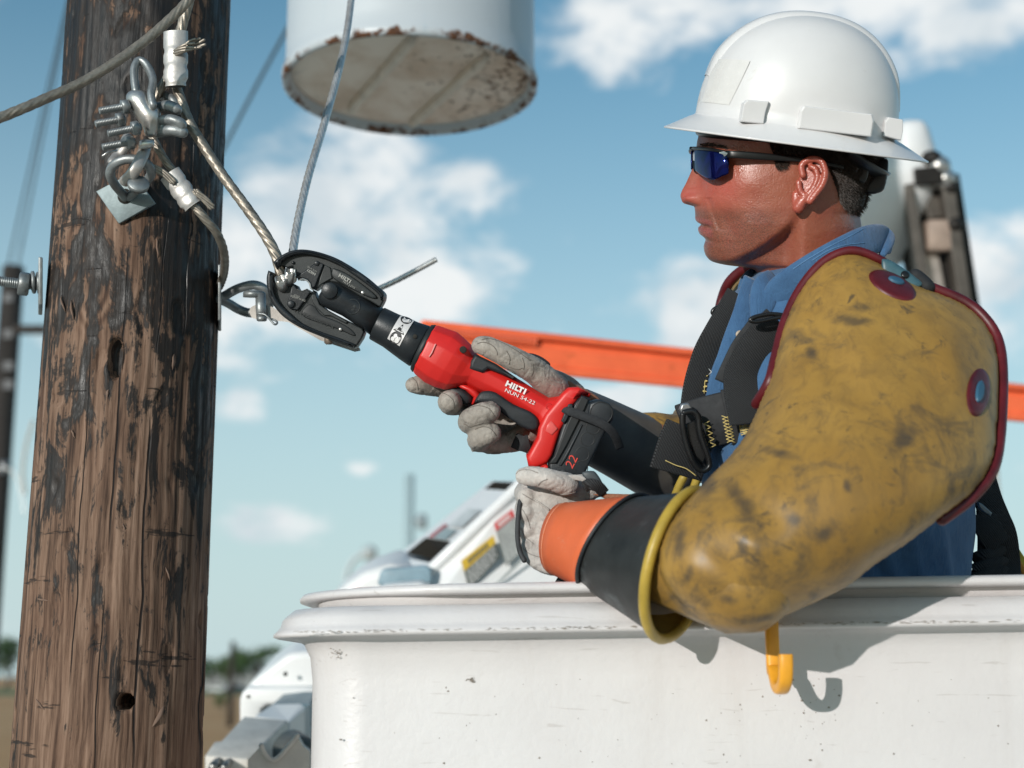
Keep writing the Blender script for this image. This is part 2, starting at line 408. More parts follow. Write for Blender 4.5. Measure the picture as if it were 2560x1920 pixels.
BRIGHT = pm('bright_cast_metal', (.50, .485, .46), .33, .85, var=.2, vs=70, bump=.4, bs=300)
STRAND = pm('strand_steel', (.30, .265, .22), .45, .6, var=.3, vs=90, bump=.1, dirt=(.17, .14, .11), ds=70, dcov=.6)
STRANDB = pm('strand_bright', (.68, .66, .63), .32, .7, var=.2, vs=90, bump=.05)
CRIMP = pm('aluminium_sleeve', (.50, .48, .455), .45, .5, var=.18, vs=60, bump=.35, bs=240)
BLACKMETAL = pm('black_coated_steel', (.018, .021, .024), .40, .15, var=.3, vs=60, bump=.25, bs=700, dirt=(.05, .055, .055), ds=120, dcov=.66)
BLACKDEEP = pm('black_recess', (.012, .014, .015), .55, 0, var=.2, bump=.1)
DARK = pm('dark_void', (.02, .018, .014), .9, 0, var=.2, bump=0)
ORANGE = pm('orange_line_cover', (.90, .15, .055), .40, var=.14, vs=14, bump=.06, bs=90, dirt=(.55, .10, .03), ds=24, dcov=.6)
RUSTY = pm('rust_steel', (.12, .055, .028), .85, .1, var=.4, vs=60, bump=.5)
DARKPOLE = pm('shade_dark_pole', (.030, .024, .020), .85, var=.35, vs=12, bump=.4, bs=60, scale=(1, 1, .15))  # near-black tone puts the dark pole's shade into its colour
# ================================================================== SETTING
def ground_mat():
    m, t, b = newmat('dry_field'); v = coords(t)
    a = tnoise(t, .03, 6, .6, v); f = tnoise(t, .6, 6, .65, v); g = tnoise(t, 9, 4, .6, v)
    c = mixc(t, ramp(t, a.outputs[0], [(.35, 0), (.65, 1)]).outputs[0], (.66, .31, .115), (.74, .40, .18))
    c = mixc(t, ramp(t, f.outputs[0], [(.45, 0), (.75, .6)]).outputs[0], c, (.52, .27, .10))
    c = mixc(t, ramp(t, g.outputs[0], [(.5, 0), (.7, .4)]).outputs[0], c, (.66, .36, .16))
    t.links.new(c, b.inputs['Base Color']); b.inputs['Roughness'].default_value = .95
    bumpn(t, b, g.outputs[0], .5, .05); return m
g = mesh([(-1500, -300, 0), (1500, -300, 0), (1500, 2400, 0), (-1500, 2400, 0)], [(0, 1, 2, 3)])
finish('ground', g, ground_mat(), kind='structure', smooth=False)
gy = mesh([(-14, -8, .004), (14, -8, .004), (14, 22, .004), (-14, 22, .004)], [(0, 1, 2, 3)])
finish('unseen_bounce_yard', gy, pm('pale_bounce_gravel', (.72, .65, .54), .95, var=.22, vs=8, bump=.6, bs=70), kind='structure', smooth=False)  # unseen pale ground, added to bounce light up onto the transformer base
gs = mesh([(-400, 230, .01), (400, 230, .01), (400, 330, .01), (-400, 330, .01)], [(0, 1, 2, 3)])
finish('grass_verge', gs, pm('verge_grass', (.16, .20, .06), .9, var=.4, vs=.3, bump=0), kind='structure', smooth=False)
LEAF = pm('tree_leaf', (.045, .095, .022), .6, var=.5, vs=.8, bump=0)
LEAF2 = pm('tree_leaf_pale', (.065, .115, .035), .6, var=.5, vs=.8, bump=0)
BARK = pm('tree_bark', (.07, .055, .04), .9, var=.3)
def tree_meshes(h, seed, nleaf=900):
    rnd = random.Random(seed); trunk = [tube([Vector((0, 0, 0)), Vector((.1, 0, h*.25)), Vector((0, .1, h*.5))], [h*.03, h*.022, h*.014], 8)]
    lobes = []
    for i in range(9):
        a = rnd.uniform(0, 6.28); r = rnd.uniform(.05, .34)*h
        c = Vector((r*math.cos(a), r*math.sin(a), h*rnd.uniform(.42, .84))); lobes.append((c, h*rnd.uniform(.12, .22)))
        trunk.append(tube([Vector((0, 0, h*.3)), (Vector((0, 0, h*.45))+c)/2, c], [h*.014, h*.009, h*.004], 6))
    v, f = [], []
    for i in range(nleaf):
        c, r = rnd.choice(lobes); d = Vector((rnd.gauss(0, 1), rnd.gauss(0, 1), rnd.gauss(0, .8))).normalized()
        p = c + d*r*rnd.uniform(.55, 1.08); s = h*rnd.uniform(.018, .045)
        u = Vector((rnd.gauss(0, 1), rnd.gauss(0, 1), rnd.gauss(0, 1))).normalized(); w = u.cross(d).normalized()
        n = len(v); v += [p-u*s, p+w*s*.6, p+u*s, p-w*s*.6]; f.append((n, n+1, n+2, n+3))
    return join(*trunk), mesh(v, f)
protos = [tree_meshes(1.0, s) for s in (3, 11, 23)]
# (px of the trunk, distance, height, label)
trees = [(40, 330, 9.5, 'round dark green tree at the far left beside the dark pole'),
         (515, 300, 6.2, 'small dark tree on the skyline just right of the near pole'),
         (548, 310, 5.2, 'low dark tree, second from the near pole on the skyline'),
         (580, 290, 5.8, 'dark green tree above the far parked cars'),
         (612, 320, 7.4, 'taller round tree in the skyline gap by the white housing'),
         (650, 300, 8.0, 'tall dark tree just left of the white boom housing'),
         (480, 315, 6.6, 'dark tree half hidden behind the near pole')]
for i, (px, d, h, lb) in enumerate(trees):
    x = (px-1280)/FPX*d; tr, cr_ = protos[i % 3]
    t_ = thing('tree', lb, 'tree', (x, d, 0), 'trees on the far skyline'); t_.scale = (h*1.7, h*1.7, h*1.3); t_.rotation_euler.z = i*1.3
    for nm, me, m in (('trunk', tr, BARK), ('crown', cr_, LEAF if i % 2 else LEAF2)):
        o = bpy.data.objects.new(nm, me); COL.objects.link(o); o.parent = t_
        if not me.materials: me.materials.append(m)
# a far low building and two parked cars in the gap
bx = -60; bb = thing('low_building', 'long low grey building behind the far trees', 'building', (bx-2, 345, 0))
finish('wall', wbox(bx-16, bx+8, 340, 350, 0, 3.6), pm('grey_cladding', (.20, .22, .22), .6), bb, False)
finish('roof', wbox(bx-16.5, bx+8.5, 339.5, 350.5, 3.6, 4.1), pm('grey_roof', (.45, .47, .49), .5), bb, False)
def car(px, d, col, lb):
    x = (px-1280)/FPX*d; t_ = thing('parked_car', lb, 'car', (x, d, 0), 'cars parked across the field')
    prof = [(-2.2, .35), (-2.25, .75), (-1.5, .92), (-.9, 1.42), (.7, 1.45), (1.4, .98), (2.2, .85), (2.25, .4)]
    finish('body', lofted([[Vector((x+a, d+yy, z)) for a, z in prof] for yy in (-.85, .85)]), pm('car_paint', col, .2, .3, bump=0, coat=.6), t_, False)
    gl = [(-1.35, .97), (-.82, 1.36), (.62, 1.38), (1.2, 1.0)]
    finish('window', lofted([[Vector((x+a, d+yy, z)) for a, z in gl] for yy in (-.87, .87)]), pm('car_glass', (.02, .03, .03), .05, bump=0), t_, False)
    for a in (-1.4, 1.4):
        for yy in (-.8, .8):
            finish('wheel', lathe(Vector((x+a, d+yy-.1, .33)), Vector((0, 1, 0)), [(0, .2), (0, .33), (.2, .33), (.2, .2)], 16), DARK, t_)
car(566, 262, (.75, .75, .75), 'pale parked car across the field, left one of two')
car(604, 255, (.02, .03, .06), 'dark blue parked car across the field, right one of two')
# shrub in the field
x, d = (572-1280)/FPX*118, 118
sh = thing('shrub', 'small green shrub alone in the tan field', 'shrub', (x, d, 0)); tr, cr_ = protos[1]
for nm, me in (('stem', tr), ('foliage', cr_)):
    o = bpy.data.objects.new(nm, me); COL.objects.link(o); o.parent = sh
sh.scale = (1.5, 1.5, 1.75)
# far poles
def polethin(name, px, ytop, d, r, mat, lb, lean=0, cat='pole'):
    top = PY(px, ytop, d); t_ = thing(name, lb, cat, (top.x, d, 0))
    finish('shaft', tube([Vector((top.x-lean, d, 0)), Vector((top.x-lean/2, d, top.z/2)), top], [r*1.25, r*1.1, r], 16), mat, t_); return t_, top
PALE = pm('haze_pale_pole', (.34, .44, .46), .7, var=.15)  # colour paled to blue-grey in place of distance haze
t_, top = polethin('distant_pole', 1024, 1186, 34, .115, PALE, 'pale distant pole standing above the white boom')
finish('transformer_can', lathe(PY(1054, 1322, 33.9), Vector((0, 0, 1)), [(0, .06), (.02, .13), (.32, .13), (.36, .05)], 14), pm('grey_can', (.25, .30, .32), .5), t_)
finish('bracket', tube([PY(1028, 1300, 33.9), PY(1054, 1300, 33.9)], .03, 8), GALV, t_)
t_, top = polethin('distant_pole', 583, 1604, 88, .16, DARKPOLE, 'thin dark distant pole standing in the tan field')
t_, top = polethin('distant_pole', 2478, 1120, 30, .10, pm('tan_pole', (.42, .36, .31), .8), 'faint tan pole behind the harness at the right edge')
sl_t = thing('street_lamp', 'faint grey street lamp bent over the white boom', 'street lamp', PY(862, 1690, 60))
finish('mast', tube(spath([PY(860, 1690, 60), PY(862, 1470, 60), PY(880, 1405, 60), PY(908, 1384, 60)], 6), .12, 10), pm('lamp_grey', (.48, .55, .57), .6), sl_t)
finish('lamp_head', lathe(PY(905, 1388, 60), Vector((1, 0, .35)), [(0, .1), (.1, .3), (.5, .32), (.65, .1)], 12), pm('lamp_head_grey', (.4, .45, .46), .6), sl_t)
# dark pole on the left with its crossarm and wires
top = PY(34, 668, 16.0)
dp = thing('dark_pole', 'dark utility pole with a short crossarm at the left edge', 'pole', (top.x, 16, 0))
finish('shaft', tube([Vector((top.x-.02, 16, 0)), Vector((top.x, 16, 2.5)), top], [.155, .14, .125], 28), DARKPOLE, dp)
q = PY(60, 824, 15.8); finish('crossarm', wbox(q.x-.12, q.x+1.1, 15.74, 15.86, q.z-.045, q.z+.045, .01), DARKPOLE, dp, False)
for i, yy in enumerate((745, 835, 915, 962)):
    c = PY(22, yy, 15.87); finish('number_tag', wbox(c.x-.06, c.x+.05, 15.855, 15.868, c.z-.05, c.z+.05), pm('grey_tag', (.05, .055, .06), .5), dp, False)
c = PY(12, 1165, 15.8); finish('insulator', lathe(c-Vector((0, 0, .1)), Vector((0, 0, 1)), [(0, .03), (.03, .08), (.06, .05), (.1, .09), (.16, .04)], 14), pm('porcelain', (.10, .11, .12), .2), dp)
SKYWIRE = pm('overhead_wire', (.06, .085, .10), .6, bump=0)
def wire(pts, r, lb, mat=SKYWIRE, grp=None):
    p = spath(pts, 10); finish('overhead_wire', tube(p, r, 8), mat, origin=p[0], label=lb, cat='wire', group=grp)
wire([PY(20, 668, 16), PY(95, 330, 15.2), PY(178, -30, 14)], .013, 'thin dark wire rising from the dark pole, left one of two')
wire([PY(44, 668, 16), PY(108, 330, 15.6), PY(182, -25, 14.8)], .013, 'thin dark wire rising from the dark pole, right one of two')
wire([PY(540, 410, 7), PY(630, 235, 6.6), PY(735, 40, 6.2)], .0085, 'blurred dark wire between the near pole and the transformer')
wire([PY(84, 1050, 12), PY(66, 1110, 12), PY(57, 1180, 12), PY(62, 1235, 12)], .012, 'short tan cable curving beside the near pole on its left', STRAND)
wire([PY(-20, 1172, 15), PY(15, 1170, 15), PY(45, 1200, 15), PY(62, 1290, 15)], .008, 'pale thin line drooping past the dark pole at left', STRANDB)
# ================================================================== NEAR WOODEN POLE
PXC, PYC = -.4262, 1.55
def rz(z): return .0991 - .0052*(z-2.53)
def wood_mat():
    m, t, b = newmat('weathered_creosote_wood'); tc_ = t.nodes.new('ShaderNodeTexCoord'); ob = tc_.outputs['Object']
    def vm(op, a, bb=None):
        n = t.nodes.new('ShaderNodeVectorMath'); n.operation = op
        for i, v in enumerate((a, bb)):
            if v is None: continue
            if isinstance(v, tuple): n.inputs[i].default_value = v
            else: t.links.new(v, n.inputs[i])
        return n
    def mth(op, a, bb=None, cc=None, clamp=False):
        n = t.nodes.new('ShaderNodeMath'); n.operation = op; n.use_clamp = clamp
        for i, v in enumerate((a, bb, cc)):
            if v is None: continue
            if isinstance(v, (int, float)): n.inputs[i].default_value = v
            else: t.links.new(v, n.inputs[i])
        return n.outputs[0]
    def sstep(x, a, bb, lo=0.0, hi=1.0):
        n = t.nodes.new('ShaderNodeMapRange'); n.interpolation_type = 'SMOOTHSTEP'
        for i, v in ((1, a), (2, bb), (3, lo), (4, hi)): n.inputs[i].default_value = v
        t.links.new(x, n.inputs[0]); return n.outputs[0]
    def mp_(vec, s):
        n = t.nodes.new('ShaderNodeMapping'); n.inputs['Scale'].default_value = s; t.links.new(vec, n.inputs[0]); return n.outputs[0]
    warp = tnoise(t, 14, 3, .5, mp_(ob, (1, 1, .5)))
    wv = vm('MULTIPLY_ADD', warp.outputs['Color'], (.012, .012, .0)); wv.inputs[2].default_value = (0, 0, 0); t.links.new(ob, wv.inputs[2])
    pos = wv.outputs[0]
    # knots push the grain aside
    knots = [((218, 610), .022), ((345, 85), .024), ((260, 560), .0), ((250, 720), .016)]
    kr = None; kd = None
    base = Vector((PXC, PYC, 0))
    for (kx, ky), kr_ in knots:
        if kr_ == 0: continue
        c = PY(kx, ky, 1.456) - base
        d = vm('LENGTH', vm('MULTIPLY', vm('SUBTRACT', pos, tuple(c)).outputs[0], (1/kr_, .3/kr_, .6/kr_)).outputs[0]).outputs['Value']
        kr = d if kr is None else mth('MINIMUM', kr, d)
    gr1 = tnoise(t, 190, 6, .68, mp_(pos, (1, 1, .035)))            # fine grain
    gr2 = tnoise(t, 42, 5, .6, mp_(pos, (1, 1, .07)))               # broad grain
    rings = mth('SINE', mth('MULTIPLY_ADD', kr, 10.0, mth('MULTIPLY', gr2.outputs[0], 16.0)))
    kmask = sstep(kr, 2.3, 1.1)
    g = mth('ADD', mth('MULTIPLY', gr1.outputs[0], .66), mth('MULTIPLY', gr2.outputs[0], .34))
    kn = mth('MULTIPLY_ADD', rings, .07, g)
    gmix = t.nodes.new('ShaderNodeMix'); t.links.new(kmask, gmix.inputs[0]); t.links.new(g, gmix.inputs[2]); t.links.new(kn, gmix.inputs[3])
    gv = gmix.outputs[0]
    big = tnoise(t, 7, 5, .6, mp_(ob, (1, 1, .45)))
    c = ramp(t, gv, [(.33, (.010, .006, .0045)), (.42, (.060, .033, .021)), (.50, (.150, .088, .057)), (.61, (.265, .170, .118)), (.75, (.36, .258, .19))]).outputs[0]
    c = mixc(t, ramp(t, big.outputs[0], [(.45, 0), (.68, .55)]).outputs[0], c, (.125, .060, .036))
    # height: the top of the pole is darker with old creosote (a stain, heavier upwards)
    sep = t.nodes.new('ShaderNodeSeparateXYZ'); t.links.new(ob, sep.inputs[0]); X, Y, Z = sep.outputs
    tar = tnoise(t, 24, 9, .72, mp_(pos, (1, 1, .42)), .7)
    streak = tnoise(t, 95, 6, .66, mp_(pos, (1, 1, .10)))
    tv = mth('ADD', mth('MULTIPLY', tar.outputs[0], .72), mth('MULTIPLY', streak.outputs[0], .38))
    tv = mth('MULTIPLY_ADD', sstep(Z, 2.75, 3.75), .15, mth('SUBTRACT', tv, .035))
    tm = sstep(tv, .582, .632)
    # pole strap scuffs: short horizontal dark tears
    hz = tnoise(t, 9, 4, .6, mp_(pos, (1.2, 1.2, 9)))
    hm = mth('MULTIPLY', sstep(hz.outputs[0], .64, .68), .85)
    dark = mth('MAXIMUM', tm, hm)
    dark = mth('MAXIMUM', dark, sstep(kr, .75, .35, 0, .9))
    c = mixc(t, mth('MULTIPLY', dark, .93), c, (.0085, .0085, .0085))
    # drying cracks
    wob = tnoise(t, 5, 3, .5, mp_(ob, (.1, .1, 1)))
    wx = mth('MULTIPLY_ADD', wob.outputs[0], .02, X)
    crack = None
    for (px, y0, y1, wd_) in ((452, 330, 820, .0009), (300, 640, 1350, .0013), (348, 1060, 1920, .0014), (205, 900, 1700, .0008), (395, 560, 900, .0007), (250, 1500, 1920, .0009), (470, 1000, 1900, .0006)):
        a = PY(px, (y0+y1)/2, 1.456); zt, zb_ = PY(px, y0, 1.456).z, PY(px, y1, 1.456).z
        xx = a.x-PXC+.010
        dd = mth('ABSOLUTE', mth('SUBTRACT', wx, xx))
        k = mth('MULTIPLY', sstep(dd, wd_, wd_*.35), mth('MULTIPLY', sstep(Z, zb_-.02, zb_+.03), sstep(Z, zt+.02, zt-.03)))
        crack = k if crack is None else mth('MAXIMUM', crack, k)
    c = mixc(t, mth('MULTIPLY', crack, .95), c, (.004, .003, .003))
    t.links.new(c, b.inputs['Base Color'])
    t.links.new(sstep(tv, .58, .74, .80, .33), b.inputs['Roughness']); b.inputs['Specular IOR Level'].default_value = .35
    hgt = mth('SUBTRACT', mth('SUBTRACT', gv, mth('MULTIPLY', crack, 1.3)), mth('MULTIPLY', hm, .25))
    bumpn(t, b, hgt, .9, .0022)
    return m
up_ = thing('utility_pole', 'large weathered brown wooden pole in front on the left', 'utility pole', (PXC, PYC, 0))
NA, zs = 330, [0, .8, 1.5, 2.0] + list(np.arange(2.3, 4.15, .0036)) + [4.3, 4.7, 5.4]
V, holes = [], [(PY(306, 1754, 1.453), .0088, .05), (PY(289, 893, 1.453), .0085, .012)]
for z in zs:
    for j in range(NA):
        a = 2*math.pi*j/NA; ca, sa = math.cos(a), math.sin(a); r = rz(z)
        x, y = ca*r, sa*r
        n1_ = noise.noise(Vector((ca*1.4, sa*1.4, z*.9)))*.0035
        if 2.25 < z < 4.2 and sa < .35:
            n1_ += noise.noise(Vector((ca*9, sa*9, z*2.2)))*.0016 + noise.noise(Vector((ca*38, sa*38, z*4)))*.0009
            q = noise.noise(Vector((ca*5+7, sa*5, z*26)))
            if q > .42: n1_ -= min((q-.42)*.02, .0022)
        p = Vector((PXC + ca*(r+n1_), PYC + sa*(r+n1_), z))
        if sa < 0 and z < 4:
            for hc, hr, hd in holes:
                d = math.hypot((p.x-hc.x), (p.z-hc.z)*(1 if hd > .02 else .35))
                if d < hr: p.y += hd*min(1, (1-d/hr)*4)
        V.append(p)
F = [(i*NA+j, i*NA+(j+1) % NA, (i+1)*NA+(j+1) % NA, (i+1)*NA+j) for i in range(len(zs)-1) for j in range(NA)]
F.append(tuple(range((len(zs)-1)*NA, len(zs)*NA)))
finish('shaft', fixn(mesh(V, F)), wood_mat(), up_)
def onpole(px, py, lift=0.0):
    """a point on the near side of the pole under photo pixel (px,py)"""
    d = FW + RT*((px-1280)/FPX) + UP*((960-py)/FPX); t0 = 1.2
    for _ in range(200):
        q = CAM + d*t0; g_ = math.hypot(q.x-PXC, q.y-PYC) - rz(q.z)
        if g_ < 1e-4: break
        t0 += g_*.9
    q = CAM+d*t0; n = Vector((q.x-PXC, q.y-PYC, 0)).normalized(); return q + n*lift, n
SPL = pm('splinter_wood', (.20, .13, .095), .9, var=.35)
rs = random.Random(5)
for (px, py, ln, an) in ((182, 775, 50, 84), (160, 760, 44, 78), (432, 905, 40, 95), (270, 985, 26, 100), (186, 1085, 24, 70), (540, 1085, 30, 85), (66, 1290, 28, 88), (310, 1320, 26, 80), (418, 1435, 36, 70), (104, 1760, 40, 55), (395, 1790, 60, 118), (392, 620, 60, 86), (110, 1500, 34, 10), (545, 150, 10, 30)):
    pts = []
    for k in range(5):
        q, n = onpole(px+math.cos(R(an))*ln*(k/4-.5)+rs.uniform(-1.5, 1.5), py+math.sin(R(an))*ln*(k/4-.5), .0008+.0015*math.sin(k*.8)); pts.append(q)
    finish('splinter', tube(pts, lambda s, l=ln: .0004+.0022*math.sin(math.pi*s)*min(l/45, 1), 6, .5), SPL, up_)
# ================================================================== TRANSFORMER
TY = 2.56
def tank_mat():
    m, t, b = newmat('transformer_paint'); v = coords(t)
    sep = t.nodes.new('ShaderNodeSeparateXYZ'); t.links.new(v, sep.inputs[0])
    n = tnoise(t, 28, 8, .7, v, .3); s = tnoise(t, 18, 5, .6, coords(t, (1, 1, .06)))
    c = mixc(t, ramp(t, s.outputs[0], [(.60, 0), (.68, .5)]).outputs[0], (.50, .545, .575), (.30, .43, .50))
    mr_ = t.nodes.new('ShaderNodeMapRange'); mr_.inputs[1].default_value = .002; mr_.inputs[2].default_value = .026; mr_.inputs[3].default_value = .17; mr_.inputs[4].default_value = -.10
    t.links.new(sep.outputs[2], mr_.inputs[0])
    a = t.nodes.new('ShaderNodeMath'); a.operation = 'ADD'; t.links.new(n.outputs[0], a.inputs[0]); t.links.new(mr_.outputs[0], a.inputs[1])
    rm = ramp(t, a.outputs[0], [(.66, 0), (.70, 1)])
    rust = ramp(t, tnoise(t, 120, 4, .6, v).outputs[0], [(.35, (.045, .02, .012)), (.7, (.23, .10, .045))]).outputs[0]
    t.links.new(mixc(t, rm.outputs[0], c, rust), b.inputs['Base Color'])
    t.links.new(ramp(t, rm.outputs[0], [(0, .38), (1, .9)]).outputs[0], b.inputs['Roughness']); bumpn(t, b, n.outputs[0], .12, .003); return m
def base_mat():
    m, t, b = newmat('transformer_base'); v = coords(t)
    sep = t.nodes.new('ShaderNodeSeparateXYZ'); t.links.new(v, sep.inputs[0])
    n = tnoise(t, 55, 5, .7, v, .25); d = tnoise(t, 7, 6, .65, v); bl = tnoise(t, 5, 3, .5, v)
    c = mixc(t, ramp(t, d.outputs[0], [(.42, 0), (.62, 1)]).outputs[0], (.84, .72, .61), (.66, .50, .38))
    c = mixc(t, ramp(t, tnoise(t, 11, 6, .7, v, .6).outputs[0], [(.60, 0), (.72, .75)]).outputs[0], c, (.16, .14, .115))
    x = t.nodes.new('ShaderNodeMath'); x.operation = 'MULTIPLY_ADD'; x.inputs[1].default_value = .55; t.links.new(sep.outputs[0], x.inputs[0]); t.links.new(n.outputs[0], x.inputs[2])
    rm = ramp(t, x.outputs[0], [(.635, 0), (.675, 1)])
    t.links.new(mixc(t, rm.outputs[0], c, (.11, .048, .022)), b.inputs['Base Color']); b.inputs['Roughness'].default_value = .7
    bumpn(t, b, n.outputs[0], .25, .003); return m
cc = PY(1026, 220, TY); zb = cc.z; Rr = .2435
tf = thing('transformer', 'pale blue-grey cylindrical transformer tank with rusty base, hanging overhead', 'transformer', cc)
def cyl(prof, n=96):
    return lofted([[Vector((cc.x+r*math.cos(2*math.pi*j/n), TY+r*math.sin(2*math.pi*j/n), zb+z)) for j in range(n)] for z, r in prof], cap=True)
finish('tank', cyl([(.026, Rr-.018), (.0, Rr-.012), (-.004, Rr-.006), (0, Rr), (.012, Rr+.0015), (.022, Rr-.004), (.05, Rr-.0055), (.9, Rr-.0055), (.93, Rr-.02)]), tank_mat(), tf)
finish('base_plate', cyl([(.011, .01), (.0115, Rr-.06), (.013, Rr-.035), (.017, Rr-.012), (.024, Rr-.012)]), base_mat(), tf)
for a, bq in (((826, 188), (488, 578)), ((1200, 290), (806, 648))):
    p, q = onz(*C2(a), zb+.008), onz(*C2(bq), zb+.008); d = (q-p); sd = d.cross(Vector((0, 0, 1))).normalized()
    p2 = [p+d*k for k in np.linspace(0, 1, 12)]
    rings = [[x_+sd*(.0105*math.cos(t)*s_) + Vector((0, 0, -.011*max(math.sin(t), 0)*s_+.006*(math.sin(t) < 0))) for t in np.linspace(0, 2*math.pi, 14, endpoint=False)] for x_, s_ in zip(p2, [.5]+[1]*10+[.5])]
    finish('skid_rib', lofted(rings), pm('rib_paint', (.74, .65, .55), .7, var=.15, dirt=(.13, .06, .03), ds=45, dcov=.60), tf)
finish('lifting_lug', bevelbox(Vector((cc.x, TY-Rr+.0, zb+.62)), Vector((.03, 0, 0)), Vector((0, .02, 0)), Vector((0, 0, .05)), .006), GALV, tf)
finish('hanger_bracket', wbox(cc.x-.04, cc.x+.04, TY+Rr-.01, TY+Rr+.02, zb+.25, zb+1.3, .004), GALV, tf)
finish('hanger_bracket', wbox(cc.x-.04, cc.x+.04, TY-Rr-.02, TY-Rr+.01, zb+.55, zb+1.3, .004), GALV, tf)
bmv = Vector((cc.x, TY, zb+1.32)) - Vector((PXC, PYC, zb+1.32)); bmn = bmv.normalized(); bms = Vector((-bmn.y, bmn.x, 0))
finish('support_beam', bevelbox(Vector((PXC, PYC, zb+1.32))+bmv*.62, bmv*.68, bms*.05, Vector((0, 0, .06)), .004), DARKPOLE, tf, False)
# the pole the transformer hangs on would stand behind it, out of the photograph's sight above
# ================================================================== ORANGE LINE COVER
oc = thing('line_cover', 'long orange insulating line cover running behind the worker', 'line cover', P(1800, 940, 3.4))
A0, A1 = P(1062, 857, 3.25), P(3000, 1058, 3.75)
ax = (A1-A0).normalized(); vv = (UP - ax*UP.dot(ax)).normalized(); ww = ax.cross(vv)   # ww roughly away from camera
ww = ww if ww.dot(FW) > 0 else -ww
prof = [(.033, .000), (.040, .004), (.0405, .020), (.034, .026), (.030, .012), (.012, .005), (-.020, .004), (-.024, -.002), (-.031, -.003), (-.034, .004), (-.034, .016), (-.028, .05), (.02, .06), (.03, .05)]
prof = [(p_*1.13, q_*1.4) for p_, q_ in prof]
finish('channel', lofted([[A0+ax*k+vv*p_*1.0+ww*q_ for p_, q_ in prof] for k in (0, .2, .5, .9, 1.3, 2.1)]), ORANGE, oc, False)
finish('top_lip', tube([A0+ax*k+vv*.044+ww*.008 for k in (-.004, .3, .7, 2.1)], .0088, 14, rnd=1), ORANGE, oc)
finish('bottom_lip', tube([A0+ax*k-vv*.037+ww*.003 for k in (.0, .3, .7, 2.1)], .0075, 12, rnd=1), ORANGE, oc)
for k in range(34):
    c = A0+ax*(.017+k*.0074)+vv*.0275+ww*-.0005
    finish('grip_rib', tube([c+vv*.0105, c-vv*.007], .0027, 6, rnd=1), ORANGE, oc)
# ================================================================== WHITE BOOM BEHIND THE BUCKET
def solid(verts, faces, c=None):
    """verts (px,py,D) in crop coordinates c"""
    return fixn(mesh([P(*((c(v)[:2] if c else v[:2])), v[2]) for v in verts], faces))
def bev(me, off, seg=2):
    bm = bmesh.new(); bm.from_mesh(me); bmesh.ops.remove_doubles(bm, verts=bm.verts, dist=1e-6)
    bmesh.ops.bevel(bm, geom=list(bm.edges), offset=off, segments=seg, affect='EDGES', profile=.5)
    bmesh.ops.recalc_face_normals(bm, faces=bm.faces); bm.to_mesh(me); bm.free(); return me
ub = thing('lift_boom', 'white fibreglass boom with warning labels rising behind the bucket', 'boom', P(1150, 1560, 2.6))
# front side face and the sloping upper face (its opening is cut through, with walls)
sf = [(1262, 575, 2.6), (1762, 100, 2.62), (2150, 100, 2.64), (2150, 900, 2.6), (1180, 900, 2.55)]
bk = [(1040, 528, 2.95), (1590, 92, 2.98), (2000, 92, 2.99), (2000, 900, 2.95), (960, 900, 2.95)]
v = sf + bk
hole_o = [(1262, 575), (1762, 100), (1590, 92), (1040, 528)]
me = solid(v, [(0, 4, 3, 2, 1), (5, 6, 7, 8, 9), (1, 2, 7, 6), (2, 3, 8, 7), (0, 5, 9, 4)], C8)
def top_at(a, b_):           # bilinear point on the sloping upper face: a along the boom, b_ across (0 front edge)
    p0, p1, q0, q1 = (P(*C8(x_[:2]), x_[2]) for x_ in (sf[0], sf[1], bk[0], bk[1]))
    return (p0*(1-a)+p1*a)*(1-b_) + (q0*(1-a)+q1*a)*b_
def top_panel(holes):
    """the upper face with rectangular openings that have real walls"""
    V_, F_ = [], []; As = sorted({0, 1} | {h[0] for h in holes} | {h[1] for h in holes}); Bs = sorted({0, 1} | {h[2] for h in holes} | {h[3] for h in holes})
    def add(*p):
        n = len(V_); V_.extend(p); F_.append(tuple(range(n, n+len(p))))
    nrm = (top_at(1, 0)-top_at(0, 0)).cross(top_at(0, 1)-top_at(0, 0)).normalized()
    if nrm.dot(CAM-top_at(.5, .5)) < 0: nrm = -nrm
    for i in range(len(As)-1):
        for j in range(len(Bs)-1):
            a0, a1, b0, b1 = As[i], As[i+1], Bs[j], Bs[j+1]
            if any(h[0] <= a0 and a1 <= h[1] and h[2] <= b0 and b1 <= h[3] for h in holes): continue
            add(top_at(a0, b0), top_at(a1, b0), top_at(a1, b1), top_at(a0, b1))
    return mesh(V_, F_), nrm
hs = [(.06, .30, .12, .86), (.90, .995, .1, .9)]
tp, nrm = top_panel(hs)
finish('boom_shell', join(me, tp), WHITE_BOOM, ub, False)
for a0, a1, b0, b1 in hs:
    q = [top_at(a0, b0), top_at(a1, b0), top_at(a1, b1), top_at(a0, b1)]; dn = -nrm*.12
    finish('opening', mesh(q+[x_+dn for x_ in q], [(0, 1, 5, 4), (1, 2, 6, 5), (2, 3, 7, 6), (3, 0, 4, 7), (4, 5, 6, 7)]), DARK, ub, False)
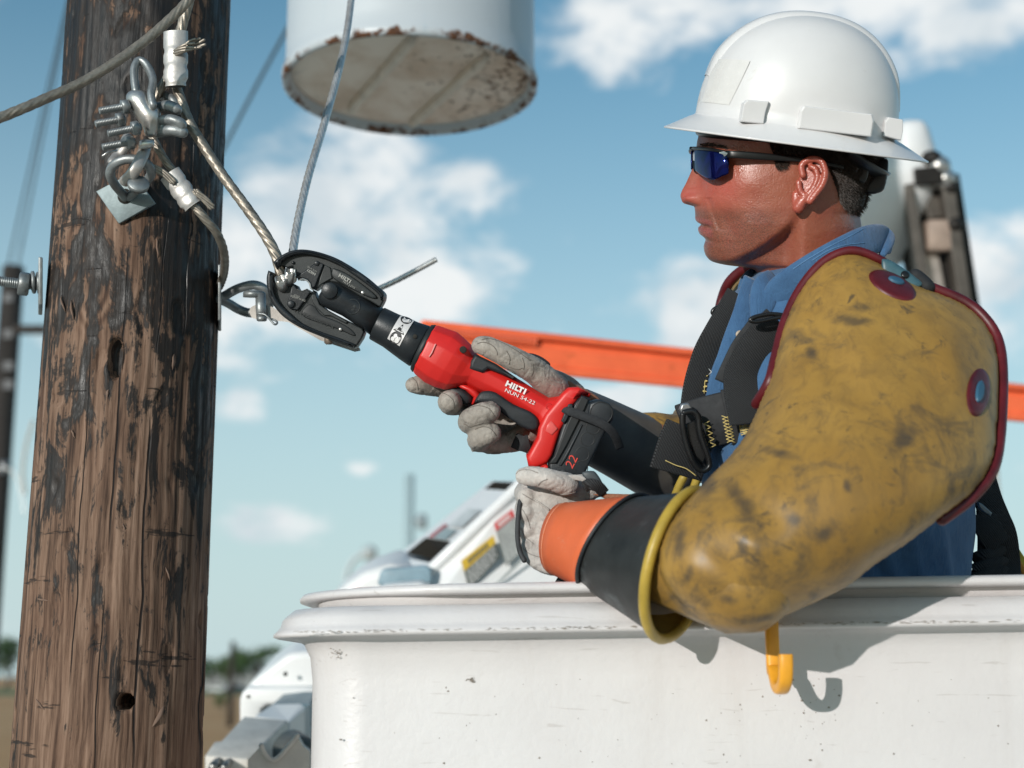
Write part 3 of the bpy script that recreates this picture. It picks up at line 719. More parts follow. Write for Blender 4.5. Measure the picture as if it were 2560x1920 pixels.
# bright rounded front edge of the boom
finish('boom_edge', tube([P(*C8((1262, 580)), 2.598), P(*C8((1400, 448)), 2.6), P(*C8((1762, 104)), 2.618)], .012, 14, rnd=1), WHITE_BOOM, ub)
finish('boom_foot', plate([[C8(p) for p in [(728, 705), (820, 630), (905, 572), (1045, 528), (1262, 578), (1250, 900), (720, 900)]]], 2.75, -.2, .05, .02, segs=4), WHITE_BOOM, ub)
finish('end_recess', plate([[C8(p) for p in catmull([(1005, 572), (1130, 562), (1240, 556), (1262, 590), (1255, 650), (1130, 660), (985, 660), (980, 620)], 3, True)]], 2.57, -.01, .012, .004), pm('blue_grey_panel', (.25, .36, .42), .45), ub)
finish('end_lip', plate([[C8(p) for p in [(960, 700), (1000, 662), (1200, 640), (1245, 655), (1255, 700)]]], 2.5, -.03, .02, .008), WHITE_BOOM, ub)
finish('red_tag', plate([[C8(p) for p in [(840, 690), (850, 672), (960, 668), (950, 690)]]], 2.53, .02, .024, .0005), pm('red_print', (.45, .05, .05), .5), ub)
def quadlabel(q, D0, name, mats, header=.28, lines=8):
    """printed label on the boom side: backing, coloured header and rows of small print"""
    q = [P(*C8(p), D0) for p in q]            # corners: top-left, top-right, bottom-right, bottom-left
    at = lambda s, t_: (q[0]*(1-s)+q[1]*s)*(1-t_) + (q[3]*(1-s)+q[2]*s)*t_
    o = finish(name, join(mesh([at(0, header), at(1, header), at(1, 1), at(0, 1)], [(0, 1, 2, 3)])), mats[0], ub, False)
    me_ = mesh([at(0, 0)-FW*.0005, at(1, 0)-FW*.0005, at(1, header)-FW*.0005, at(0, header)-FW*.0005], [(0, 1, 2, 3)]); finish('label_header', me_, mats[1], o, False)
    V_, F_ = [], []; rr = random.Random(lines)
    def bar(s0, s1, t0, t1):
        n = len(V_); V_.extend([at(s0, t0)-FW*.001, at(s1, t0)-FW*.001, at(s1, t1)-FW*.001, at(s0, t1)-FW*.001]); F_.append((n, n+1, n+2, n+3))
    for i in range(lines):
        t0 = header+.05+(.93-header)*i/lines; s = .06
        while s < .9:
            e = min(s+rr.uniform(.06, .2), .94); bar(s, e, t0, t0+(.9-header)/lines*.45); s = e+.03
    finish('small_print', mesh(V_, F_), mats[2], o, False)
    V_.clear(); F_.clear(); s = .18
    while s < .8:
        bar(s, s+.06, header*.25, header*.8); s += .09
    if V_: finish('header_print', mesh(V_, F_), mats[0] if mats[1].name.startswith('yellow') else mats[2], o, False)
YEL = pm('yellow_print', (.62, .40, .03), .5, bump=0); BLK = pm('charcoal_print', (.06, .07, .065), .5, bump=0)
WPR = pm('white_print', (.6, .6, .58), .5, bump=0); RED = pm('red_header', (.55, .07, .07), .5, bump=0)
GREYP = pm('grey_print', (.22, .24, .23), .5, bump=0)
quadlabel([(1425, 528), (1602, 388), (1636, 505), (1470, 690)], 2.572, 'warning_label', (BLK, YEL, WPR), .36, 7)
quadlabel([(1604, 326), (1704, 246), (1800, 440), (1672, 560)], 2.58, 'danger_label', (GREYP, RED, WPR), .18, 14)
quadlabel([(1560, 700), (1800, 470), (1815, 480), (1580, 705)], 2.575, 'seam_strip', (pm('seam_grey', (.35, .4, .4), .5), pm('seam_grey2', (.35, .4, .4), .5), WPR), .5, 1)
qq = [top_at(.45, .25), top_at(.66, .25), top_at(.66, .6), top_at(.45, .6)]
finish('data_plate', mesh([x_+nrm*.003 for x_ in qq], [(0, 1, 2, 3)]), pm('data_plate_grey', (.55, .57, .56), .4), ub, False)
qq = [top_at(.30, .3), top_at(.42, .3), top_at(.42, .62), top_at(.30, .62)]
finish('data_plate', mesh([x_+nrm*.003 for x_ in qq], [(0, 1, 2, 3)]), pm('data_plate_blue', (.30, .36, .36), .4), ub, False)
qq = [top_at(.30, .64), top_at(.46, .64), top_at(.46, .76), top_at(.30, .76)]
finish('data_plate', mesh([x_+nrm*.003 for x_ in qq], [(0, 1, 2, 3)]), pm('data_plate_red', (.45, .12, .12), .4), ub, False)
# boom tip below: white housing, blue-grey arm and cast bracket left of the bucket
bt = thing('boom_tip', 'white boom tip housing with cast aluminium bracket left of the bucket', 'boom', P(700, 2060, 2.5))
D0 = 2.65
finish('housing', plate([[C8(p) for p in [(300, 1400), (300, 1190), (312, 1155), (345, 1115), (515, 985), (545, 968), (620, 960), (760, 960), (760, 1600), (640, 1600), (640, 1292), (400, 1300)]],
        ], D0, -.14, .12, .012, segs=4), WHITE_BOOM, bt)
finish('housing_front', plate([[C8(p) for p in [(300, 1500), (300, 1190), (312, 1155), (345, 1130), (620, 1130), (760, 1130), (760, 1500)]],
        [C8(p) for p in [(405, 1292), (412, 1240), (440, 1218), (700, 1218), (700, 1420), (405, 1420)]]], D0, .118, .15, .006), WHITE_BOOM, bt)
finish('socket', plate([[C8(p) for p in [(395, 1210), (710, 1210), (710, 1430), (395, 1430)]]], D0, .09, .119, .001), DARK, bt, False)
for (a, b_, r) in (((537, 1056), 0, .004), ((345, 1172), 0, .003)):
    finish('bolt_hole', lathe(P(*C8(a), D0, .150), -FW, [(0, r), (.002, r)], 10), DARK, bt)
finish('inner_arm', bev(solid([(395, 1312, 2.421), (480, 1235, 2.532), (640, 1215, 2.532), (600, 1312, 2.421), (640, 1700, 2.445), (380, 1700, 2.445), (500, 1300, 2.779), (760, 1300, 2.779), (700, 1700, 2.717)],
        [(0, 1, 2, 3), (0, 3, 4, 5), (3, 2, 7, 8, 4), (1, 6, 7, 2)], C8), .002), SLATE, bt, False)
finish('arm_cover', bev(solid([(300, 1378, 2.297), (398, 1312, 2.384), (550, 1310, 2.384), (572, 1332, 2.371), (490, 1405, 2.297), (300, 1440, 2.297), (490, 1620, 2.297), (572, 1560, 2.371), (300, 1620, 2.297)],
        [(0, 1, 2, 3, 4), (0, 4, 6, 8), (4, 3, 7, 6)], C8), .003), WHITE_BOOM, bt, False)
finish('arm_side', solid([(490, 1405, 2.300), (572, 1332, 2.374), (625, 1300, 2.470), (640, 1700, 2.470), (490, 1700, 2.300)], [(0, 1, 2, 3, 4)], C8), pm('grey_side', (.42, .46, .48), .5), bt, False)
finish('casting', bev(solid([(25, 1592, 2.124), (72, 1512, 2.174), (110, 1508, 2.186), (240, 1376, 2.297), (482, 1396, 2.285), (335, 1540, 2.174), (262, 1612, 2.124), (262, 1800, 2.124), (25, 1800, 2.124), (482, 1800, 2.285), (240, 1800, 2.347)],
        [(0, 1, 2, 3, 4, 5, 6), (0, 6, 7, 8), (6, 5, 4, 9, 7), (3, 10, 9, 4), (0, 8, 10, 3, 2, 1), (7, 9, 10, 8)], C8), .003), ALU, bt)
arc = [(335, 1538), (350, 1575), (375, 1605), (405, 1614), (440, 1590), (485, 1540), (530, 1486)]
finish('saddle', lofted([[P(*C8(p), 1.715) for p in arc+[(560, 1540), (597, 1570), (600, 1780), (262, 1780), (262, 1614)]], [P(*C8((p[0]+10, p[1]-10)), 2.223) for p in arc+[(560, 1540), (597, 1570), (600, 1780), (262, 1780), (262, 1614)]]]), ALU, bt, False)
finish('saddle_rib', tube([P(*C8(p), 1.712) for p in catmull(arc, 4)], .0035, 8, rnd=1), ALU, bt)
finish('pivot_hub', lathe(P(*C8((555, 1600)), 2.112), -FW+RT*.5, [(-.05, .03), (.0, .03), (.012, .024), (.014, .0)], 20), pm('hub_dark', (.16, .15, .13), .5, .5), bt)
for c_, r_ in (((552, 1632), .0085), ((470, 1612), .011), ((80, 1648), .008), ((140, 1650), .007)):
    finish('bolt', lathe(P(*C8(c_), 2.099), -FW, [(-.03, r_*.8), (.0, r_), (.01, r_), (.013, r_*.7)], poly=6), pm('dark_bolt', (.2, .2, .19), .35, .8), bt)
# ================================================================== BUCKET, LINER, HOOK
BX0, BX1, BY0, BY1 = -.185, .64, 1.30, 1.94
def roll(p): return Vector((p.x, p.y, p.z + (p.x+.2)*.0155))
def plan(x0, x1, y0, y1, r, z, n=10, inset=0):
    x0 += inset; x1 -= inset; y0 += inset; y1 -= inset; r = max(r-inset, .01); out = []
    for cx, cy, a0 in ((x1-r, y1-r, 0), (x0+r, y1-r, 90), (x0+r, y0+r, 180), (x1-r, y0+r, 270)):
        for k in range(n+1):
            a = R(a0+90*k/n); out.append(roll(Vector((cx+r*math.cos(a), cy+r*math.sin(a), z))))
    # long near side gets extra points
    return out
def shell(levels, **k):
    return lofted([plan(BX0, BX1, BY0, BY1, .055, z, 10, ins) for z, ins in levels], cap=False)
ZB, ZT = 3.034, 3.0597
bk_t = thing('lift_bucket', 'white fibreglass lift bucket with a rounded flanged rim', 'bucket', (.22, 1.58, 1.98))
finish('bucket_wall', shell([(2.0, .10), (2.0, .03), (2.03, .015), (2.5, .006), (2.93, .0), (2.995, -.0005), (3.016, -.003), (3.028, -.009), (3.0335, -.018), (3.0345, -.034)]), WHITE_GEL, bk_t)
finish('rim', shell([(ZB+.0002, -.012), (ZB-.0005, -.034), (ZB+.001, -.0375), (ZB+.0035, -.0378), (ZB+.007, -.034), (ZB+.011, -.031), (ZB+.016, -.030), (ZB+.020, -.026), (ZT, -.019), (ZT+.001, -.008), (ZT, .006), (ZT-.01, .010), (2.5, .010)]), WHITE_GEL, bk_t)
DIRT = pm('rim_grime', (.27, .235, .20), .9, var=.4, vs=60, bump=.3)
finish('floor', mesh(plan(BX0, BX1, BY0, BY1, .055, 2.02, 10, .03), [tuple(range(44))]), WHITE_GEL, bk_t, False)
rs = random.Random(3); V_, F_ = [], []
for _ in range(110):      # black scuff specks along the wall, small raised crumbs of dirt
    if rs.random() < .5: px, py = rs.gauss(1990, 90), rs.gauss(1760, 70)
    else: px, py = rs.uniform(800, 2540), rs.uniform(1600, 1910)
    s = rs.choice((.0003, .0004, .0005, .0009)); c = PY(px, py, BY0-.0004); n = len(V_); k = 7; sx = rs.uniform(.7, 1.8)
    V_.append(c-Vector((0, .0006, 0))); V_.extend([c+Vector((math.cos(2*math.pi*j/k)*s*sx*rs.uniform(.7, 1.2), 0, math.sin(2*math.pi*j/k)*s)) for j in range(k)])
    F_.extend([(n, n+1+j, n+1+(j+1) % k) for j in range(k)])
o = finish('dirt_specks', mesh(V_, F_), DIRT, bk_t, False); o['kind'] = 'stuff'
V_, F_ = [], []
for i in range(520):      # grime caught along the lower edge of the rim
    x = rs.uniform(-.19, .6); dens = .5+.5*noise.noise(Vector((x*9, 0, 0)))
    if rs.random() > dens: continue
    z = ZB + rs.uniform(.0025, .0045) + (x+.2)*.0155; y = BY0-.0380-rs.uniform(0, .0004); l, h = rs.uniform(.0006, .004), rs.uniform(.0001, .0004); n = len(V_)
    V_.extend([Vector((x-l, y, z)), Vector((x, y-.0003, z-h)), Vector((x+l, y, z)), Vector((x, y-.0003, z+h))]); F_.append((n, n+1, n+2, n+3))
o = finish('rim_grime', mesh(V_, F_), DIRT, bk_t, False); o['kind'] = 'stuff'
for (px, py, s_) in ((842, 1636, 1), (1180, 1700, .5)):   # two brown scuffs
    V_, F_ = [], []
    for _ in range(26):
        c = PY(px+rs.gauss(0, 11*s_), py+rs.gauss(0, 6*s_), BY0-.0012 if py > 1600 else BY0-.033); n = len(V_); a = rs.uniform(0, 3); l = rs.uniform(.0006, .0028)
        V_.extend([c+Vector((l*math.cos(a), 0, l*math.sin(a)*.6)), c+Vector((0, -.0003, .0005)), c-Vector((l*math.cos(a), 0, l*math.sin(a)*.6)), c-Vector((0, .0003, .0005))]); F_.append((n, n+1, n+2, n+3))
    o = finish('scuff', mesh(V_, F_), DIRT, bk_t, False); o['kind'] = 'stuff'
ln_t = thing('bucket_liner', 'white bucket liner whose thin flange sits above the rim', 'liner', (.22, 1.58, 2.1))
ZL = 3.0745
finish('flange', lofted([plan(BX0, BX1, BY0, BY1, .15, z, 12, ins) for z, ins in ((ZL-.006, .03), (ZL-.0055, -.015), (ZL-.004, -.0265), (ZL, -.0275), (ZL+.0035, -.024), (ZL+.0045, -.014), (ZL+.004, .0), (ZL-.003, .02))], cap=False), WHITE_GEL, ln_t)
finish('liner_wall', lofted([plan(BX0, BX1, BY0, BY1, .12, z, 12, ins) for z, ins in ((ZL-.004, -.006), (ZL-.0135, -.003), (ZL-.02, .012), (2.5, .03), (2.1, .04))], cap=False), WHITE_GEL, ln_t)
# yellow hook over the rim
hx = PY(1925, 1600, 1.253).x; HK = pm('yellow_hook_plastic', (.80, .36, .025), .42, var=.12, vs=40, bump=.08)
zr = ZT+(hx+.2)*.0155
hpts = [(1.285, zr-.03), (1.284, zr+.004), (1.262, zr+.009), (1.235, zr+.003), (1.2135, zr-.012), (1.2105, zr-.035), (1.2095, zr-.060)]
zc_ = PY(1935, 1700, 1.228).z
hpts += [(1.206, zc_+.008), (1.196, zc_-.004), (1.183, zc_-.007), (1.170, zc_-.001), (1.165, zc_+.010), (1.1645, zc_+.021)]
hk = thing('bucket_hook', 'yellow plastic J-shaped hook hanging over the bucket rim', 'hook', Vector((hx, 1.30, zr)))
path = spath([Vector((hx+.001+.0025*max(0, (1.21-y)/.045), y+.038, z)) for y, z in hpts], 6)
fr = frames(path); rings = []
for i, p in enumerate(path):
    t_ = fr[i][0]; sx = Vector((1, 0, 0)); n_ = t_.cross(sx).normalized(); s_ = 1-.25*(i < 14)
    rings.append([p + sx*(.0058*s_*math.copysign(abs(math.cos(a))**.55, math.cos(a))) + n_*(.0048*math.copysign(abs(math.sin(a))**.55, math.sin(a))) for a in np.linspace(0, 2*math.pi, 20, endpoint=False)])
finish('hook_body', lofted(rings), HK, hk)
# ================================================================== KNUCKLE OF THE OTHER BOOM, RIGHT BEHIND THE WORKER
kb = thing('boom_knuckle', 'white boom elbow on a dark steel frame behind the hard hat', 'boom', P(2330, 1500, 4.1))
pf = Puff(D5([(408, 260), (420, 195), (470, 155), (550, 138), (630, 158), (680, 225), (700, 290), (735, 410), (760, 560), (700, 590), (600, 580), (545, 590), (500, 680), (465, 750), (430, 740), (405, 640), (380, 560), (350, 440)]), 4.1, .8, 6)
finish('elbow_cover', pf.mesh(3), WHITE_BOOM, kb)
finish('lower_arm', tube([P(*D5((420, 620)), 4.15), P(*D5((330, 780)), 4.2), P(*D5((190, 980)), 4.3)], [.13, .135, .15], 24, rnd=1), WHITE_BOOM, kb)
FRM = pm('frame_brown_steel', (.012, .0095, .0075), .6, .3, var=.35, vs=20, bump=.3)
FRG = pm('frame_grey_steel', (.10, .088, .075), .55, .3, var=.25, vs=20)
def bar(a, b_, w, D, nm, mt, th=.03):
    p, q = P(*D5(a), D), P(*D5(b_), D); d = (q-p).normalized(); sd = d.cross(FW).normalized()
    finish(nm, bevelbox((p+q)/2, (q-p)/2, sd*w/2, sd.cross(d)*th, .004), mt, kb, False)
bar((500, 640), (672, 1720), .028, 4.05, 'side_rail', FRG); bar((785, 590), (958, 1760), .036, 4.05, 'side_rail', FRG)
bar((640, 600), (810, 1700), .19, 4.22, 'frame_web', FRM); bar((655, 620), (700, 900), .04, 4.1, 'inner_rail', FRG)
bar((630, 1100), (750, 1740), .06, 4.1, 'hydraulic_rod', pm('pale_rod', (.55, .50, .46), .3, .6))
bar((545, 590), (760, 570), .05, 4.04, 'cross_plate', FRM); bar((560, 960), (840, 1040), .10, 4.12, 'cross_plate', FRM)
finish('clevis_block', bevelbox(P(*D5((730, 1030)), 4.06), RT*.036, UP*.045, FW*.04, .01), pm('tan_block', (.32, .24, .19), .6), kb)
bar((560, 700), (600, 1000), .05, 4.12, 'inner_rail', FRM); bar((800, 1200), (850, 1500), .05, 4.12, 'inner_rail', FRM)
for c_, r_ in (((765, 500), .032), ((810, 595), .03), ((708, 440), .024), ((870, 940), .025), ((835, 660), .022)):
    finish('bolt', lathe(P(*D5(c_), 4.03), -FW+RT*.6, [(-.05, r_), (0, r_), (.015, r_*.7), (.02, .001)], 14), BRIGHT if r_ > .028 else FRM, kb)
# ================================================================== POLE HARDWARE
def thread(a, b_, r, pitch=.0016, n=16):
    L_ = (b_-a).length; k = max(int(L_/pitch*4), 8); pr = [(0, r*.75), (.0006, r)]
    for i in range(2, k): pr.append((L_*i/k, r*(1 if i % 4 < 2 else .84)))
    pr += [(L_, r)]; return lathe(a, b_-a, pr, n)
def hexnut(c, ax, r, h): return lathe(c, ax, [(0, r*.86), (h*.12, r), (h*.88, r), (h, r*.86)], poly=6)
# through bolt of the pole: nut end on the left
tb = thing('through_bolt', 'galvanised threaded bolt with hex nut and spring washers, left of the pole', 'bolt', PY(95, 712, 1.53))
pc = lambda px, py: PY(px, py, 1.512+(px-100)*.00016)
bax = Vector((1, .335, -.06)).normalized(); bside = Vector((-.335, 1, 0)).normalized()
finish('threaded_rod', thread(pc(-12, 702), pc(104, 715), .0058, .0022), GALV, tb)
nl = pc(46, 708); finish('hex_nut', hexnut(nl, bax, .0135, .0115), GALV, tb)
finish('spring_washer', tube(spath([pc(76, 705)+bside*(math.cos(a)*.0105)+Vector((0, 0, math.sin(a)*.0105))+bax*(a*.0009) for a in np.linspace(0, 11, 22)], 3), .0021, 8, rnd=1), GALV, tb)
finish('square_washer', bevelbox(pc(101, 716), bax*.0022, bside*.024, UP*.026, .001), GALV, tb)
# eye and clevis on the right
en = thing('eye_nut', 'galvanised forged eye on the right side of the pole', 'eye bolt', PY(556, 742, 1.55))
e7 = lambda x_, y_, Y=1.55: PY(*D7((x_, y_)), Y)
finish('square_washer', bevelbox(e7(64, 455), Vector((1, .2, 0)).normalized()*.0018, Vector((-.2, 1, 0)).normalized()*.026, UP*.031, .001), GALV, en)
finish('eye_loop', tube(spath([e7(40, 470), e7(170, 400), e7(330, 310, 1.54), e7(480, 255, 1.53), e7(650, 225, 1.525), e7(800, 270, 1.525), e7(900, 380, 1.53), e7(930, 520, 1.54), e7(860, 650, 1.55), e7(700, 700, 1.565), e7(540, 700, 1.57), e7(380, 640, 1.57), e7(220, 545, 1.56), e7(60, 470, 1.55)], 6), .0053, 14, rnd=1), GALV, en)
cv = thing('clevis_link', 'grey steel clevis and strap hooked in the eye, passing behind the jaw', 'clevis', e7(800, 700, 1.5))
finish('strap', lofted([[e7(x_, y_, 1.50+dy) for x_, y_ in ((570, 690), (600, 610), (700, 560), (850, 562), (985, 610), (1280, 810), (1900, 1080), (2300, 1235), (2480, 1310), (2500, 1360), (2400, 1380), (1800, 1180), (1250, 865), (1060, 845), (880, 800), (760, 835), (620, 790))] for dy in (0, .008)]), pm('strap_steel', (.38, .345, .31), .5, .3, var=.25, vs=40, dirt=(.25, .15, .1), ds=40, dcov=.6), cv, False)
finish('pin_head', lathe(e7(660, 420, 1.50), UP, [(-.001, .012), (.004, .012), (.006, .009)], 20), GALV, cv)
finish('pin', tube([e7(770, 380, 1.495), e7(775, 620, 1.495), e7(790, 815, 1.495)], .0057, 18), GALV, cv)
finish('pin_end', lathe(e7(790, 830, 1.495), -UP, [(-.004, .0057), (.0005, .0055), (.0015, .004)], 18), GALV, cv)
finish('cotter', tube(spath([e7(730, 720, 1.488), e7(850, 740, 1.486), e7(960, 850, 1.486), e7(1010, 905, 1.486), e7(1055, 890, 1.488), e7(1045, 850, 1.49), e7(960, 810, 1.492)], 6), .0011, 8), GALV, cv)
finish('strap_bolt', lathe(PY(822, 852, 1.49), -UP, [(-.01, .005), (.002, .005), (.004, .003)], 14), pm('rust_bolt', (.30, .24, .19), .5, .6), cv)
# plate washer and eye bolt on the near face
d3 = lambda x_, y_, Y: PY(*D3((x_, y_)), Y)
eb = thing('eye_bolt', 'galvanised oval eye bolt through a tilted square plate on the pole', 'eye bolt', d3(350, 1335, 1.45))
Dp = DY(512, 1.449)
finish('plate_washer', plate([[D3(p) for p in ((125, 1286), (300, 1535), (575, 1376), (405, 1140))]], Dp, -.006, .0015, .0008), pm('zinc_plate', (.22, .27, .28), .55, .5, var=.25, vs=50, bump=.3), eb)
finish('plate_hole', lathe(P(*D3((350, 1325)), Dp, .0008), -FW, [(0, .0082), (.0011, .0082)], 20), DARK, eb)
finish('eye_loop', tube(spath([d3(352, 1345, 1.45), d3(330, 1310, 1.44), d3(262, 1225, 1.41), d3(232, 1150, 1.395), d3(262, 1080, 1.385), d3(350, 1040, 1.38), d3(450, 1045, 1.38), d3(525, 1085, 1.385), d3(548, 1150, 1.395), d3(490, 1225, 1.41), d3(420, 1285, 1.43), d3(372, 1340, 1.45)], 6), .0049, 14, rnd=1), GALV, eb)
ck = thing('clevis_bail', 'flat forged clevis arms joining the clamp to the eye bolt', 'clevis', d3(420, 1120, 1.39))
for pts in ([(505, 940, 1.385), (480, 1010, 1.375), (440, 1090, 1.368), (395, 1160, 1.37), (345, 1210, 1.38)], [(360, 880, 1.41), (335, 950, 1.41), (290, 1010, 1.41), (258, 1050, 1.405)]):
    finish('arm', tube(spath([d3(*p) for p in pts], 5), .0062, 14, .62, rnd=1), pm('forged_grey', (.44, .41, .38), .45, .6, var=.2), ck)
finish('pin_washer', lathe(d3(450, 1225, 1.372), Vector((.35, -1, .5)), [(-.004, .0105), (0, .011), (.0015, .010)], 22), GALV, ck)
finish('cotter', tube(spath([d3(175, 1012, 1.38), d3(220, 985, 1.38), d3(280, 972, 1.39)], 5), .0012, 8, rnd=1), BRIGHT, ck)
# strain clamp
sc_ = thing('strain_clamp', 'shiny cast strain clamp with four long threaded bolts on the pole', 'clamp', d3(480, 760, 1.38))
pf = Puff(D3([(372, 520), (430, 500), (500, 520), (545, 600), (610, 645), (622, 720), (612, 830), (570, 868), (505, 862), (478, 790), (430, 720), (385, 640), (350, 570)]), DY(310, 1.375), .75, 2.0)
finish('clamp_body', pf.mesh(3), BRIGHT, sc_)
finish('bail_loop', tube(spath([d3(430, 520, 1.37), d3(418, 430, 1.372), d3(418, 340, 1.375), d3(450, 285, 1.378), d3(500, 305, 1.378), d3(545, 380, 1.375), d3(560, 450, 1.37), d3(545, 540, 1.365), d3(560, 620, 1.362)], 6), .0052, 14, .8, rnd=1), GALV, sc_)
pf = Puff(D3([(452, 905), (480, 885), (560, 880), (574, 905), (560, 950), (470, 965), (448, 945)]), DY(360, 1.372), .8, 1.6); finish('keeper_lug', pf.mesh(3), BRIGHT, sc_)
for (a, b_, Y) in (((148, 668), (385, 628), 1.355), ((118, 768), (345, 728), 1.375), ((214, 842), (470, 790), 1.35), ((172, 947), (425, 900), 1.365)):
    p, q = d3(*a, Y), d3(*b_, Y+.012); dirx = (q-p).normalized(); L_ = (q-p).length
    finish('stud', thread(p, q, .0039, .0016), GALV, sc_)
    finish('hex_nut', hexnut(p+dirx*(L_*.72), dirx, .0078, .0075), GALV, sc_)
for pts, r_ in (([(600, 640, 1.38), (680, 630, 1.37), (740, 655, 1.37)], .006), ([(610, 745, 1.375), (700, 735, 1.365), (775, 765, 1.365), (760, 795, 1.37), (640, 800, 1.375)], .0055), ([(600, 830, 1.38), (700, 815, 1.37), (785, 830, 1.37)], .0062), ([(650, 560, 1.395), (710, 580, 1.385), (735, 620, 1.385)], .0055)):
    finish('u_bolt', tube(spath([d3(*p) for p in pts], 6), r_, 12, rnd=1), GALV, sc_)
# compression sleeves
def sleeve(lb, c0, c1, w, Y, D, seed, mat=CRIMP):
    t_ = thing('compression_sleeve', lb, 'connector', PY(*c0, Y)); p, q = PY(*c0, Y), PY(*c1, Y); n_ = 40; rr_ = random.Random(seed)
    path = [p+(q-p)*k/(n_-1) for k in range(n_)]; wm = w*D/FPX; rings = []; fr_ = frames(path); sd = (q-p).normalized().cross(FW).normalized()
    for i, x_ in enumerate(path):
        s_ = i/(n_-1); crimp = 1-.10*max(0, math.sin(s_*math.pi*7))*(s_ > .28)*(s_ < .95); end = .82+.18*min(1, (1-s_)*7)
        rings.append([x_+sd*(wm*crimp*end*math.cos(a))-FW*(wm*.62*(2-crimp)*.95*end*math.sin(a)) for a in np.linspace(0, 2*math.pi, 24, endpoint=False)])
    m0 = lofted(rings, cap=False)
    inner = lofted([[c+(x_-c)*.84 for x_ in ring] for ring, c in zip(rings, path)], cap=False)
    finish('sleeve_body', join(m0, inner), mat, t_); finish('sleeve_core', lofted([[c+(x_-c)*.83 for x_ in ring] for ring, c in list(zip(rings, path))[4:-1]]), DARK, t_)
    return t_
sleeve('crimped aluminium sleeve hanging at the top of the pole, frayed strand beside it', D3((735, 60)), D3((735, 480)), 31, 1.372, 1.46, 1)
sleeve('crimped aluminium sleeve lower down, right of the plate washer', D3((690, 1150)), D3((870, 1400)), 28, 1.405, 1.49, 2)
# strands
def rope(lb, pts, r, mat=STRAND, lobes=7, k=10, tw=None, rnd=0, r1=None):
    p = spath(pts, k); tt = tw or .36/r; fin = []
    for i in range(len(p)-1):            # fine steps so the lay of the strand shows
        m_ = max(1, int((p[i+1]-p[i]).length/(r*.55)))
        fin += [p[i].lerp(p[i+1], j/m_) for j in range(m_)]
    fin.append(p[-1])
    finish('wire_strand', tube(fin, (lambda s, a=r, b_=r1: a+(b_-a)*s) if r1 else r, 42, lobes=lobes, twist=tt, lobe=.13), mat, origin=p[0], label=lb, cat='wire')
c1 = lambda x_, y_, Y: PY(*C1((x_, y_)), Y)
rope('thick steel strand crossing the pole top from the left edge', [c1(-700, 860, 1.16), c1(-60, 632, 1.24), c1(100, 570, 1.255), c1(250, 505, 1.27), c1(420, 430, 1.285), c1(600, 322, 1.30), c1(760, 205, 1.315), c1(880, 100, 1.325), c1(960, 20, 1.33), c1(1020, -60, 1.335), c1(1200, -320, 1.36)], .0045)
rope('short strand rising from the upper sleeve to the top edge', [c1(905, 260, 1.375), c1(925, 200, 1.372), c1(950, 110, 1.37), c1(975, 20, 1.368), c1(990, -50, 1.366), c1(1060, -330, 1.36)], .0048)
rope('long strand from the upper sleeve down into the tool jaw', [c1(908, 430, 1.385), c1(935, 510, 1.385), c1(985, 640, 1.385), c1(1070, 780, 1.386), c1(1170, 930, 1.388), c1(1280, 1080, 1.39), c1(1370, 1210, 1.392), c1(1425, 1310, 1.394), c1(1450, 1390, 1.396), c1(1462, 1465, 1.40)], .0047, r1=.0053)
rope('short strand between the upper sleeve and the strain clamp', [c1(872, 400, 1.385), c1(840, 450, 1.386), c1(805, 505, 1.387), c1(770, 560, 1.39)], .0046)
rope('strand from the clamp bottom through the lower sleeve', [c1(780, 690, 1.40), c1(815, 760, 1.40), c1(855, 830, 1.402), c1(905, 900, 1.405), c1(960, 990, 1.406), c1(1010, 1075, 1.407)], .0039)
rope('strand leaving the lower sleeve and curling behind the pole edge', [c1(1000, 1060, 1.407), c1(1060, 1130, 1.41), c1(1115, 1195, 1.42), c1(1152, 1270, 1.44), c1(1166, 1350, 1.47), c1(1158, 1430, 1.51), c1(1135, 1490, 1.55)], .0042)
rope('bright steel strand running from the top edge past the transformer to the jaw', [PY(*C2((560, -900)), 1.72), PY(*C2((520, -300)), 1.66), PY(*C2((497, -40)), 1.62), PY(*C2((470, 170)), 1.585), PY(*C2((420, 400)), 1.55), PY(*C2((345, 670)), 1.51), PY(*C2((275, 900)), 1.47), PY(*C2((225, 1110)), 1.44), PY(*C2((196, 1270)), 1.42), PY(*C2((178, 1420)), 1.405)], .0037, STRANDB, r1=.0041)
rope('cut end of a bright strand sticking out behind the jaw', [PY(*C3((900, 540)), 1.72), PY(*C3((1140, 445)), 1.72), PY(*C3((1300, 372)), 1.72), PY(*C3((1500, 268)), 1.72), PY(*C3((1665, 178)), 1.72)], .0032, STRANDB)
def tails(lb, pts, r, n_, spread, seed):
    rr_ = random.Random(seed); t_ = thing('strand_tail', lb, 'wire', pts[0])
    for i in range(n_):
        a = 2*math.pi*i/n_; off = [Vector((math.cos(a+k*.5), 0, math.sin(a+k*.5)))*r*(1+spread*max(0, k-1)*rr_.uniform(.4, 1)) for k in range(len(pts))]
        finish('wire', tube(spath([p+o_ for p, o_ in zip(pts, off)], 5), .0015, 8, rnd=1), STRAND, t_)
tails('frayed strand tail sticking out right of the upper sleeve', [d3(745, 215, 1.365), d3(790, 190, 1.36), d3(850, 165, 1.358), d3(915, 145, 1.355)], .0032, 7, .5, 4)
tails('cut strand tail pointing left above the lower sleeve', [d3(710, 1205, 1.395), d3(640, 1145, 1.393), d3(560, 1105, 1.392), d3(485, 1085, 1.39)], .0026, 6, .15, 6)
tails('short cut strand end poking out right of the lower sleeve', [d3(890, 1290, 1.40), d3(940, 1330, 1.402), d3(985, 1375, 1.404), d3(1005, 1400, 1.405)], .0024, 6, .1, 8)
